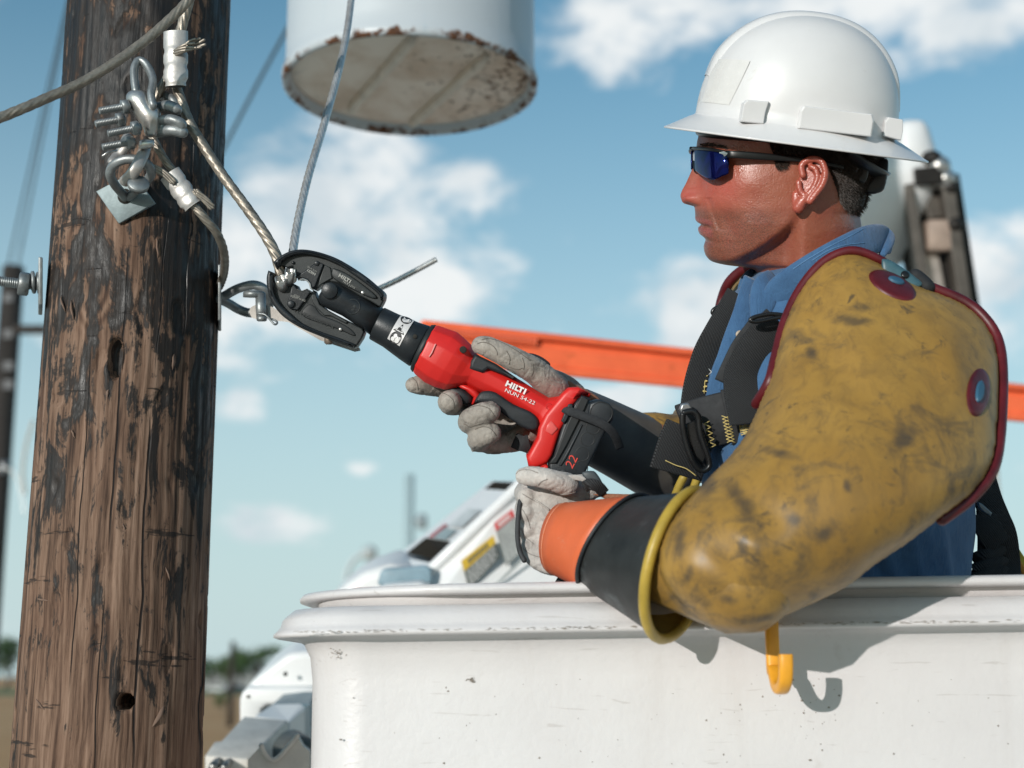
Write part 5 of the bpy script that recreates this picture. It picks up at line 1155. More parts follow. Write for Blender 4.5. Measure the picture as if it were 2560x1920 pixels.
def skin_mat():
    m, t, b = newmat('sunburnt_skin'); at = t.nodes.new('ShaderNodeAttribute'); at.attribute_name = 'skin'
    v = coords(t); n = tnoise(t, 70, 5, .65, v); n2_ = tnoise(t, 420, 3, .6, v)
    c = mixc(t, ramp(t, n.outputs[0], [(.3, .0), (.7, 1)]).outputs[0], at.outputs[0], (.42, .15, .095)); c = mixc(t, .30, at.outputs[0], c)
    nd = tnoise(t, 38, 6, .7, v, .4); c = mixc(t, ramp(t, nd.outputs[0], [(.48, 0), (.68, .5)]).outputs[0], c, (.27, .055, .035))
    stn = tnoise(t, 1300, 2, .5, v); sm_ = t.nodes.new('ShaderNodeMath'); sm_.operation = 'MULTIPLY'; t.links.new(ramp(t, stn.outputs[0], [(.47, 0), (.58, .7)]).outputs[0], sm_.inputs[0]); t.links.new(at.outputs['Alpha'], sm_.inputs[1]); c = mixc(t, sm_.outputs[0], c, (.05, .028, .02))
    c = mixc(t, ramp(t, n2_.outputs[0], [(.60, 0), (.75, .45)]).outputs[0], c, (.16, .06, .04))
    t.links.new(c, b.inputs['Base Color'])
    sw = tnoise(t, 260, 3, .6, v); big = tnoise(t, 22, 3, .6, v)
    r = t.nodes.new('ShaderNodeMapRange'); r.inputs[1].default_value = .35; r.inputs[2].default_value = .65; r.inputs[3].default_value = .24; r.inputs[4].default_value = .50; t.links.new(big.outputs[0], r.inputs[0]); t.links.new(r.outputs[0], b.inputs['Roughness'])
    b.inputs['Specular IOR Level'].default_value = .7
    b.inputs['Subsurface Weight'].default_value = .12; b.inputs['Subsurface Radius'].default_value = (.006, .002, .001); b.inputs['Subsurface Scale'].default_value = 1
    vo = t.nodes.new('ShaderNodeTexVoronoi'); vo.inputs['Scale'].default_value = 700; t.links.new(v, vo.inputs['Vector'])
    b1 = bumpn(t, b, vo.outputs['Distance'], .35, .0005); b2 = bumpn(t, b, sw.outputs[0], .5, .0008, b1); bumpn(t, b, tnoise(t, 55, 4, .6, v).outputs[0], .25, .003, b2); return m
finish('body', body, skin_mat(), pe)
# sweat beads on cheek and temple
def head_w(px, py):          # half width of the head at a pixel (near side surface), in px
    xf, xb, hw = interp(xf_t, py), interp(xb_t, py), interp(hw_t, py); cx = 2000 if py < 560 else 2000+min((py-560)*.35, 60)
    if px < cx: c = max(0, min(1, (cx-px)/(cx-xf)))**(2.15/2)
    else: c = max(0, min(1, (px-cx)/(xb-cx)))**(2.2/2)
    return hw*(max(0, 1-c*c))**(.5*2/2.25)
rs = random.Random(9); beads = []
for _ in range(46):
    px, py = (rs.uniform(1825, 1905), rs.uniform(350, 372)) if rs.random() < .35 else (rs.gauss(1905, 26), rs.uniform(395, 520))
    beads.append(lathe(HP(px, py, head_w(px, py)-.6+4.5*math.exp(-((py-455)/34)**2)), -FW, [(0, .0006), (.0002, .0005), (.00035, .0001)], 7))
o = finish('sweat_beads', join(*beads), pm('sweat', (.45, .2, .15), .08, bump=0, spec=.8), pe); o['kind'] = 'stuff'
# cropped hair: short strands over the temple, behind the ear and nape
HAIR = pm('dark_brown_hair', (.028, .016, .010), .55, var=.4, vs=300, bump=.2, bs=900)
hv, hf = [], []; 
hair_poly = [C5(p) for p in ((640, 800), (760, 815), (1100, 870), (1320, 880), (1290, 1000), (1230, 1110), (1205, 1190), (1165, 1240), (1110, 1225), (1060, 1170), (1040, 1090), (1010, 1010), (985, 945), (900, 905), (820, 915), (775, 925), (752, 965), (712, 978), (684, 950), (690, 905), (668, 865))]
ys = [p[1] for p in hair_poly]; xs_ = [p[0] for p in hair_poly]; n = 0
while n < 11000:
    px, py = rs.uniform(min(xs_), max(xs_)), rs.uniform(min(ys), max(ys))
    if not pin(hair_poly, px, py): continue
    n += 1
    q = HP(px, py, head_w(px, py)+.4); l = rs.uniform(.0025, .0055)
    out = (q-P(2030, 380, HD)).normalized(); d = (out*.75 - UP*.55 + RT*.45 + Vector((rs.gauss(0, .25), rs.gauss(0, .25), rs.gauss(0, .25)))).normalized()*l
    sd = d.cross(FW+RT*.3).normalized()*.00032; k = len(hv); hv += [q-sd-d*.2, q+sd-d*.2, q+d]; hf.append((k, k+1, k+2))
hair = mesh(hv, hf); o = finish('hair', hair, HAIR, pe); o['kind'] = 'stuff'
# a dark cap of stubble under the strands so the scalp does not shine through
base_poly = [C5(p) for p in ((700, 800), (1100, 870), (1320, 880), (1280, 1000), (1220, 1110), (1195, 1180), (1160, 1215), (1110, 1200), (1070, 1150), (1055, 1090), (1030, 1010), (1000, 950), (900, 900), (760, 890), (715, 880))]
cap_v = [i for i, v in enumerate(V) if v[2] > -400 and pin(base_poly, v[0]+5*noise.noise(Vector((v[0]*.2, v[1]*.2, 0))), v[1]+6*noise.noise(Vector((v[0]*.2, v[1]*.2, 9))))]
cs_ = set(cap_v); idx = {i: k for k, i in enumerate(cap_v)}
cv_ = []
for i in cap_v:
    a, py, w = V[i]; c = HP(2040, py, 0); q = HP(a, py, w); cv_.append(q+(q-c).normalized()*.0011)
cf = [tuple(idx[i] for i in f) for f in F[:-2] if all(i in cs_ for i in f)]
finish('hair_base', mesh(cv_, cf), HAIR, pe)
# eyebrow
bv, bf = [], []
for _ in range(170):
    s_ = rs.random(); px, py = C5((250+145*s_, 836-10*math.sin(s_*3.1)+14*s_+rs.gauss(0, 5))); q = HP(px, py, head_w(px, py)+1); d = (RT*.9-UP*.1+Vector((rs.gauss(0, .2), 0, rs.gauss(0, .25)))).normalized()*.006
    sd = UP*.00022; k = len(bv); bv += [q-sd, q+sd, q+d]; bf.append((k, k+1, k+2))
o = finish('eyebrow', mesh(bv, bf), HAIR, pe); o['kind'] = 'stuff'
# ---------------------------------------------------------------- sunglasses
FRM_ = pm('black_frame', (.006, .0065, .007), .32, bump=0, spec=.35)
def lens_mat():
    m, t, b = newmat('blue_mirror_lens'); v = coords(t); n = tnoise(t, 60, 2, .5, v)
    lw = t.nodes.new('ShaderNodeLayerWeight'); lw.inputs[0].default_value = .35
    c = mixc(t, ramp(t, n.outputs[0], [(.4, 0), (.6, 1)]).outputs[0], (.004, .010, .055), (.008, .012, .12)); t.links.new(c, b.inputs['Base Color'])
    b.inputs['Metallic'].default_value = .75; b.inputs['Roughness'].default_value = .07; return m
LENS = lens_mat()
gl = finish('sunglasses_front', tube(spath([HP(*C5((212, 858)), 8), HP(*C5((196, 868)), -30), HP(*C5((200, 880)), -70)], 5), .0016, 8, rnd=1), FRM_, pe)
def lensP(s, t, side):
    """s 0 nose side..1 temple side, t 0 top..1 bottom, wrap-round surface"""
    x = 213+205*s; top = 856+22*s*s+6*s; bot = 930+112*math.sin(min(1, .16+s*1.05)*math.pi*.62)**.8 - 70*max(0, s-.45)**1.2
    y = top+(bot-top)*t; px, py = C5((x, y)); w = 14+150*math.sin(s*math.pi/2)**.75 - 5*(2*t-1)**2
    return HP(px, py, side*w) + RT*(0 if side > 0 else -.0022)
for side in (1, -1):
    g_ = [[lensP(i/20, j/12, side) for j in range(13)] for i in range(21)]
    nn = HP(1700, 420, side*120)
    fr_ = [[p+(p-HP(1850, 420, 0)).normalized()*-.0016 for p in col] for col in g_]
    V_ = [p for col in g_ for p in col]+[p for col in fr_ for p in col]; n0 = 21*13; F_ = []
    for i in range(20):
        for j in range(12):
            a, b_, c_, d_ = i*13+j, i*13+j+1, (i+1)*13+j+1, (i+1)*13+j; F_ += [(a, b_, c_, d_), (a+n0, d_+n0, c_+n0, b_+n0)]
    edge = [i*13 for i in range(21)]+[20*13+j for j in range(1, 13)]+[i*13+12 for i in range(19, -1, -1)]+[j for j in range(11, 0, -1)]
    F_ += [(edge[k], edge[(k+1) % len(edge)], edge[(k+1) % len(edge)]+n0, edge[k]+n0) for k in range(len(edge))]
    finish('lens', fixn(mesh(V_, F_)), LENS, gl)
    br = [lensP(i/14, -.02, side) for i in range(15)]; finish('brow_bar', tube(br, .0017, 10, rnd=1), FRM_, gl)
    arm = [lensP(.93, .02, side)]+[HP(*C5((x, y)), side*w) for x, y, w in ((430, 888, 176), (560, 897, 186), (700, 908, 190), (850, 922, 191), (960, 940, 188), (1080, 962, 176))]
    p_ = spath(arm, 6); f2 = frames(p_); rings = []
    for i, q in enumerate(p_):
        s_ = i/(len(p_)-1); h = (.0030+.0012*math.sin(min(1, s_*1.5)*math.pi))*(1-.35*s_)
        rings.append([q+UP*(h*math.copysign(abs(math.cos(a))**.6, math.cos(a)))-FW*(.0014*math.copysign(abs(math.sin(a))**.6, math.sin(a))) for a in np.linspace(0, 2*math.pi, 14, endpoint=False)])
    tm_ = finish('temple_arm', lofted(rings), FRM_, gl)
finish('nose_pad', finger([HP(1738, 405, 18), HP(1741, 425, 26)], [.0025, .003]), FRM_, gl)
finish('badge', plate([[C5(p) for p in [(362, 880), (385, 874), (412, 882), (408, 892), (392, 904), (386, 892)]]], HD-178*hs, .0006, .0014, .0002), pm('badge_grey', (.35, .40, .40), .25, .6, bump=0), gl)
# ---------------------------------------------------------------- hard hat
HT = R(7.6); HO = C5((800, 831)); e1 = RT*math.cos(HT)-UP*math.sin(HT)
HC = P(*HO, HD); e3 = (CAM-HC); e3 = (e3-e1*e3.dot(e1)).normalized(); e2 = e3.cross(e1).normalized()      # the head leans a little towards the near side
def HH(a, h, w): return HC+(e1*a+e2*h+e3*w)*hs
HATM = pm('hat_white', (.66, .65, .645), .38, var=.03, vs=18, bump=.04, bs=160, dirt=(.56, .535, .50), ds=34, dcov=.64, rv=.06, coat=.35)
BF, BBk, BW = 257, 243, 200        # crown base: front, back, half width
def dome(t, phi, off=0.0):
    """t 0 crown top .. 1 base; phi around"""
    c, s_ = math.cos(phi), math.sin(phi); e = 2.25
    r = math.sin(t*math.pi/2)**(2/e); z = math.cos(t*math.pi/2)**(2/e)
    A = BBk if c > 0 else BF
    return ((A+off)*r*c, 43+(272+off)*z, (BW+off)*r*s_)
NP = 120; rings = []
def ringat(f): return [HH(*f(2*math.pi*j/NP)) for j in range(NP)]
for t in list(np.linspace(.03, .95, 34))+[1.0]: rings.append(ringat(lambda p, t=t: dome(t, p)))
def brim(k, h, w=1.0):
    def f(p):
        c, s_ = math.cos(p), math.sin(p); x0 = (BBk if c > 0 else BF)*c; z0 = BW*s_; x1 = 330*c; z1 = 268*s_
        return (x0+(x1-x0)*k, h, z0+(z1-z0)*k)
    return f
for k, h in ((.06, 40), (.2, 35), (.5, 22), (.8, 9), (.94, 3.5), (.985, 2.2), (1.0, 0), (.985, -2.4), (.94, -2.6), (.5, 14), (.1, 32)): rings.append(ringat(brim(k, h)))
for t in (.98, .8, .55, .3, .06): rings.append(ringat(lambda p, t=t: dome(t, p, -7)))
hat = finish('hard_hat', lofted(rings), HATM, pe)
# ridge over the crown, front to back
def ridge_ring(t, side):
    ring = []
    for u in np.linspace(-1, 1, 17):
        w = u*62*(1-.25*abs(t))
        a, h, _ = dome(abs(t), 0 if t > 0 else math.pi)
        # follow the dome outwards at that width, raised by a flat-topped profile
        fall = (1-math.sqrt(max(0, 1-(w/BW)**2)))*150*math.cos(abs(t)*math.pi/2)**.5
        lift = 8*(1-abs(u)**6)*sstep(.86, .62, abs(t)) - 12*(abs(u)**6)
        n_ = (math.sin(t*math.pi/2), math.cos(t*math.pi/2))
        ring.append(HH(a+n_[0]*lift, h-fall+n_[1]*lift, w))
    return ring
finish('crown_ridge', lofted([ridge_ring(t, 0) for t in np.linspace(-.80, .86, 44)], cap=False, closed=False), HATM, hat)
def hat_w(a, h):
    z = min(max((h-43)/282, 0), 1)**(2.25/2); tt_ = math.acos(z)/(math.pi/2); r = math.sin(tt_*math.pi/2)**(2/2.25); A = BBk if a > 0 else BF
    return BW*r*math.sqrt(max(0, 1-(a/(A*r))**2))
def lug(pts, depth, bevp=3.0):
    """moulded lug on the near side: outline in crop pixels"""
    loc = []
    for p in pts:
        q = C5(p); dx, dy = q[0]-HO[0], HO[1]-q[1]; loc.append((dx*math.cos(HT)-dy*math.sin(HT), dx*math.sin(HT)+dy*math.cos(HT)))
    wb = [hat_w(*q) for q in loc]; wt = max(wb)+depth
    cx_ = sum(q[0] for q in loc)/len(loc); cy_ = sum(q[1] for q in loc)/len(loc)
    r0 = [HH(a, h, w-22) for (a, h), w in zip(loc, wb)]; r1 = [HH(a, h, wt-4) for (a, h), w in zip(loc, wb)]
    r2 = [HH(cx_+(a-cx_)*.95, cy_+(h-cy_)*.93, wt) for (a, h), w in zip(loc, wb)]
    finish('side_lug', bev(lofted([r0, r1, r2]), .0006), HATM, hat, False)
lug([(425, 700), (440, 600), (462, 582), (578, 590), (560, 650), (552, 712)], 14)
lug([(728, 735), (738, 640), (755, 614), (1130, 660), (1140, 700), (1130, 782)], 16)
lug([(1228, 780), (1232, 700), (1250, 676), (1330, 690), (1334, 750), (1325, 805)], 14)
# clear tape patch on the front quarter
tp_ = []
for i in range(9):
    for j in range(9):
        x = 250+(420-250)*i/8 + (1-j/8)*70-40*(i/8)*(j/8); y = 352+j/8*238+i*2.4; q = C5((x, y)); dx, dy = q[0]-HO[0], HO[1]-q[1]; a, h = dx*math.cos(HT)-dy*math.sin(HT), dx*math.sin(HT)+dy*math.cos(HT)
        tp_.append(HH(a, h, hat_w(a, h)+.5) - e1*.0004)
finish('tape_patch', mesh(tp_, [(i*9+j, i*9+j+1, (i+1)*9+j+1, (i+1)*9+j) for i in range(8) for j in range(8)]), pm('old_tape', (.655, .64, .615), .25, var=.04, vs=90, bump=.15, bs=90), hat)
# suspension headband with ratchet at the nape
SUS = pm('suspension_black', (.012, .012, .013), .35, var=.3, bump=.1)
finish('headband', tube(spath([HP(*C5((1090, 890)), 160), HP(*C5((1180, 950)), 130), HP(*C5((1270, 1000)), 60), HP(*C5((1290, 1010)), -20), HP(*C5((1270, 1000)), -100)], 6), .011, 14, .3), SUS, hat)
pf = Puff(C5([(1105, 940), (1150, 925), (1200, 935), (1225, 985), (1205, 1050), (1170, 1050), (1120, 1010), (1105, 975)]), HD-.046, .35, 2.2, 8); finish('band_pivot', pf.mesh(2), SUS, hat)
pf = Puff(C5([(1290, 918), (1335, 922), (1338, 985), (1322, 1070), (1300, 1105), (1240, 1120), (1200, 1105), (1215, 1050), (1255, 1000), (1270, 950)]), HD-.02, .8, 2.2, 16); finish('ratchet_housing', pf.mesh(1), SUS, hat)
finish('ratchet_screw', lathe(P(*C5((1140, 970)), HD-.054), -FW, [(-.004, .0045), (.001, .0042), (.0016, .003)], 16), pm('screw_grey', (.08, .08, .08), .25, .5), hat)
finish('brow_pad', tube(spath([HP(1752, 335, 0), HP(1775, 338, 90), HP(1850, 345, 150), HP(1960, 355, 178)], 6), .006, 10, .5), SUS, hat)
# ---------------------------------------------------------------- blue work shirt
def cotton():
    m, t, b = newmat('blue_shirt_cotton'); v = coords(t); n = tnoise(t, 28, 6, .65, v, .3); w_ = tnoise(t, 60, 4, .6, coords(t, (1.3, 1, .5)), 1.5); f = tnoise(t, 1600, 2, .5, v)
    c = mixc(t, ramp(t, n.outputs[0], [(.3, 0), (.7, 1)]).outputs[0], (.032, .095, .205), (.054, .148, .295)); c = mixc(t, ramp(t, f.outputs[0], [(.4, .35), (.6, 0)]).outputs[0], c, (.02, .06, .14))
    t.links.new(c, b.inputs['Base Color']); b.inputs['Roughness'].default_value = .85; b.inputs['Sheen Weight'].default_value = .2
    b1 = bumpn(t, b, w_.outputs[0], .4, .005); bumpn(t, b, f.outputs[0], .5, .0005, b1); return m
SHIRT = cotton()
sh_out = [(1905, 668), (1872, 690), (1836, 725), (1805, 754), (1780, 796), (1766, 836), (1760, 881), (1749, 930), (1742, 970), (1737, 1010), (1738, 1100), (1750, 1200), (1765, 1300), (1780, 1500), (1790, 1700), (1800, 2000), (2380, 2000), (2415, 1700), (2430, 1480), (2438, 1330), (2436, 1240), (2425, 1100), (2400, 930), (2330, 800), (2230, 722), (2170, 660), (2100, 618), (2000, 625), (1950, 650)]
ps = Puff(sh_out, 1.46, .80, 6, None, 4)
def fold(v):
    # hanging folds of cotton
    n_ = noise.noise(Vector((v.x*14, v.y*6, v.z*5)))*.006 + noise.noise(Vector((v.x*30+v.z*12, v.y*10, v.z*9)))*.0045 + max(0, noise.noise(Vector((v.x*48+v.z*20, v.y*20, v.z*16))))*.006
    return v - FW*n_ + RT*(n_*.6)
finish('shirt', ps.mesh(3, fold), SHIRT, pe)
SHIRT_D = SHIRT
# collar band round the neck and its two points
def band_strip(pts, width_px, thick, nm, mat, par, Dl, k=6, tilt=None):
    """cloth band through (px,py,D,width px) points, facing the camera side"""
    a = catmull([(q[0], q[1], q[2], q[3]) for q in pts], k); rings = []
    cen = [P(q[0], q[1], q[2]) for q in a]; fr_ = frames(cen)
    for (c, q, f) in zip(cen, a, fr_):
        w = q[3]*q[2]/FPX/2; sd = f[0].cross(-FW).normalized(); n2 = sd.cross(f[0]).normalized()
        rings.append([c+sd*(w*math.cos(t))+n2*(thick*math.copysign(abs(math.sin(t))**.7, math.sin(t))*(1+.5*math.cos(t)*0)) for t in np.linspace(0, 2*math.pi, 20, endpoint=False)])
    return finish(nm, lofted(rings), mat, par)
col_ = band_strip([(2222, 606, 1.46, 60), (2205, 596, 1.42, 72), (2165, 602, 1.385, 74), (2110, 628, 1.365, 76), (2050, 664, 1.36, 82), (2000, 702, 1.365, 94), (1962, 738, 1.375, 104), (1938, 776, 1.385, 84)], 0, .0042, 'collar', SHIRT, pe, 1.37)
band_strip([(2196, 578, 1.47, 14), (2214, 578, 1.445, 18), (2226, 592, 1.43, 22), (2220, 615, 1.41, 22), (2204, 640, 1.40, 16)], 0, .0035, 'collar_roll', SHIRT, pe, 1.4)
band_strip([(1935, 700, 1.40, 60), (1915, 720, 1.385, 70), (1905, 760, 1.375, 66), (1895, 800, 1.37, 40)], 0, .004, 'collar_flap', SHIRT, pe, 1.38)
band_strip([(1900, 680, 1.47, 34), (1876, 700, 1.46, 46), (1862, 735, 1.455, 40), (1858, 770, 1.45, 20)], 0, .004, 'collar_flap', SHIRT, pe, 1.45)
def on_shirt(pts, lift): return [ps.on(x, y, lift) for x, y in pts]
# button placket
stq = []
pl_ = finish('placket', ribbon(on_shirt(C6([(560, 320), (530, 420), (500, 520), (455, 640), (415, 760), (375, 880), (350, 1000), (330, 1120)]), .004), .026, .003), SHIRT, pe)
for c_ in ((548, 400), (470, 620)):
    finish('button', lathe(ps.on(*C6(c_), .0065), -FW, [(0, .0042), (.0012, .0042), (.0016, .0034)], 14), pm('button_tan', (.45, .36, .27), .4), pl_)
# ---------------------------------------------------------------- harness
WEB = pm('black_webbing', (.014, .015, .017), .75, var=.35, vs=60, bump=.25, bs=900)
def webbing_mat():
    m, t, b = newmat('ribbed_webbing'); v = coords(t); w_ = t.nodes.new('ShaderNodeTexWave'); w_.wave_type = 'BANDS'; w_.bands_direction = 'DIAGONAL'; w_.inputs['Scale'].default_value = 260; w_.inputs['Distortion'].default_value = .6; t.links.new(v, w_.inputs['Vector'])
    c = mixc(t, w_.outputs[0], (.008, .009, .010), (.020, .021, .023)); t.links.new(c, b.inputs['Base Color']); b.inputs['Roughness'].default_value = .7; bumpn(t, b, w_.outputs[0], .7, .001); return m
WEBR = webbing_mat(); THR = pm('yellow_thread', (.55, .43, .16), .7, bump=0)
hn = finish('harness', ribbon(on_shirt(C6([(500, 420), (455, 500), (385, 620), (330, 720), (300, 800), (272, 900), (255, 1000), (250, 1100)]), .006), .041, .0028), WEBR, pe)
finish('shoulder_strap', ribbon(on_shirt(C6([(700, 560), (660, 600), (600, 670), (530, 760), (498, 850), (500, 950), (520, 1050), (530, 1120)]), .008), .040, .0028), WEBR, hn)
finish('shoulder_strap_lining', ribbon(on_shirt(C6([(660, 610), (620, 660), (560, 740), (515, 830), (470, 930)]), .0055), .052, .0026), WEB, hn)
finish('chest_strap', ribbon([P(*C6((160, 1150)), 1.385), P(*C6((250, 1120)), 1.375), P(*C6((350, 1095)), 1.368), P(*C6((450, 1075)), 1.362), P(*C6((560, 1060)), 1.356), P(*C6((700, 1040)), 1.36)], .050, .005), WEB, hn)
finish('strap_keeper', ribbon([P(*C6((395, 1085)), 1.3605), P(*C6((470, 1070)), 1.3565), P(*C6((545, 1055)), 1.352)], .054, .004), WEB, hn)
def stitches(fn, rows_):
    mm = []
    for zz in rows_:
        pts = [fn(*q) for q in zz]
        for a, b_ in zip(pts[:-1], pts[1:]): mm.append(tube([a, (a+b_)/2-FW*.0004, b_], .00042, 5))
    o = finish('stitching', join(*mm), THR, hn); o['kind'] = 'stuff'
cz = lambda x, y: P(*C6((x, y)), 1.366-.00003*(x-250)-.0035)
def zig(x0, x1, y0, y1, n_, sl=0): return [((x0 if i % 2 else x1)+sl*i/n_, y0+(y1-y0)*i/n_) for i in range(n_+1)]
stitches(cz, [zig(262, 300, 1105, 1255, 9, 40), zig(368, 415, 1075, 1225, 8, 30), zig(415, 368, 1075, 1225, 8, 30)])
cz2 = lambda x, y: P(*C6((x, y)), 1.349)
stitches(cz2, [zig(458, 540, 1040, 1180, 12, 22), zig(540, 458, 1040, 1180, 12, 22), [(455, 1038), (545, 1022)], [(478, 1185), (552, 1140)], [(455, 1038), (478, 1185)]])
cz3 = lambda x, y: ps.on(*C6((x, y)), .0085)
stitches(cz3, [zig(240, 275, 800, 940, 10, -5), [(252, 795), (262, 790), (276, 850), (270, 950)], zig(245, 290, 850, 940, 6, -6)])
o = None
mm = [tube([cz3(x, y), cz3(x+16, y+18), cz3(x-2, y+34)], .0005, 5) for x, y in ((296, 812), (312, 825), (326, 840), (318, 862), (305, 878))]
finish('strap_print', join(*mm), WPR, hn)
# buckle
BUK = pm('buckle_black_steel', (.02, .021, .022), .28, .5, var=.2, bump=.1)
finish('buckle_frame', tube(spath([P(*C6(p), 1.352) for p in ((150, 1060), (200, 1050), (235, 1080), (250, 1180), (300, 1330), (285, 1375), (245, 1380), (205, 1330), (170, 1230), (150, 1130), (150, 1060))], 5), .0031, 12), BUK, hn)
finish('buckle_tongue', plate([[C6(p) for p in [(128, 1040), (140, 1010), (175, 1000), (200, 1030), (195, 1050), (150, 1070)]]], 1.36, -.004, .006, .0015), pm('buckle_steel', (.35, .36, .37), .3, .8), hn, False)
finish('buckle_tab', plate([[C6(p) for p in [(148, 1048), (170, 1040), (178, 1056), (155, 1064)]]], 1.353, -.001, .0015, .0004), RED, hn, False)
finish('buckle_plate', plate([[C6(p) for p in [(165, 1120), (215, 1100), (250, 1180), (280, 1300), (260, 1340), (220, 1300), (185, 1220)]]], 1.36, -.002, .003, .001), BUK, hn, False)
finish('strap_tail', ribbon([P(*C6((200, 1150)), 1.362), P(*C6((165, 1230)), 1.365), P(*C6((138, 1310)), 1.368), P(*C6((110, 1400)), 1.372)], .052, .0035), WEBR, hn)
finish('tail_seam', tube(spath([P(*C6((52, 1325)), 1.364), P(*C6((110, 1352)), 1.3625), P(*C6((170, 1372)), 1.361), P(*C6((225, 1412)), 1.360)], 5), .0005, 5), THR, hn)
# D rings
for pts, D in (([(470, 455), (400, 445), (330, 475), (318, 500), (350, 505), (420, 490), (472, 470)], 1.40), ([(710, 510), (640, 505), (560, 520), (528, 540), (570, 548), (660, 530), (720, 520)], 1.335)):
    finish('d_ring', tube(spath([P(*C6(p), D) for p in pts], 6), .0021, 10), BUK, hn)
# back straps of the harness behind the torso
pb = Puff(D8([(268, 300), (330, 180), (370, 160), (410, 330), (520, 560), (668, 835), (688, 925), (660, 940), (625, 980), (625, 1060), (590, 1080), (620, 1250), (668, 1350), (650, 1500), (640, 1750), (150, 1800), (200, 1400), (280, 1150), (285, 700)]), 1.50, .45, 4, 60)
finish('back_pad', pb.mesh(2, lambda v: v-FW*(noise.noise(v*45)*.004)), WEB, hn)
finish('back_strap', ribbon([pb.on(*D8(p), .003) for p in ((350, 220), (430, 480), (520, 700), (600, 900), (640, 1200), (645, 1400))], .03, .004), WEBR, hn)
finish('back_strap', ribbon([pb.on(*D8(p), .004) for p in ((300, 640), (400, 760), (480, 900), (560, 1010))], .028, .004), WEBR, hn)
for yy in (1160, 1290, 1400): finish('waist_strap', ribbon([pb.on(*D8(p), .003) for p in ((260, yy+40), (400, yy-10), (560, yy-50), (620, yy-30))], .018, .004), WEBR, hn)
finish('strap_slide', plate([[D8(p) for p in [(300, 495), (345, 515), (465, 625), (450, 665), (365, 612), (320, 560)]]], 1.44, -.003, .003, .001), pm('slide_grey', (.16, .20, .23), .4, .5), hn, False)
finish('rescue_strap', plate([[D8(p) for p in [(608, 955), (690, 935), (715, 940), (900, 1230), (900, 1450), (800, 1440), (735, 1340), (745, 1270), (700, 1170), (680, 1130), (690, 1080), (640, 1040)]]], 1.52, -.004, .004, .0015), pm('yellow_lanyard', (.55, .42, .04), .6, var=.3, vs=60), hn, False)
finish('rescue_strap_fold', plate([[D8(p) for p in [(690, 1110), (720, 1090), (790, 1180), (860, 1300), (900, 1420), (840, 1440), (800, 1320), (740, 1240)]]], 1.515, .002, .006, .0012), pm('orange_lanyard', (.55, .22, .02), .6, var=.3, vs=60), hn, False)
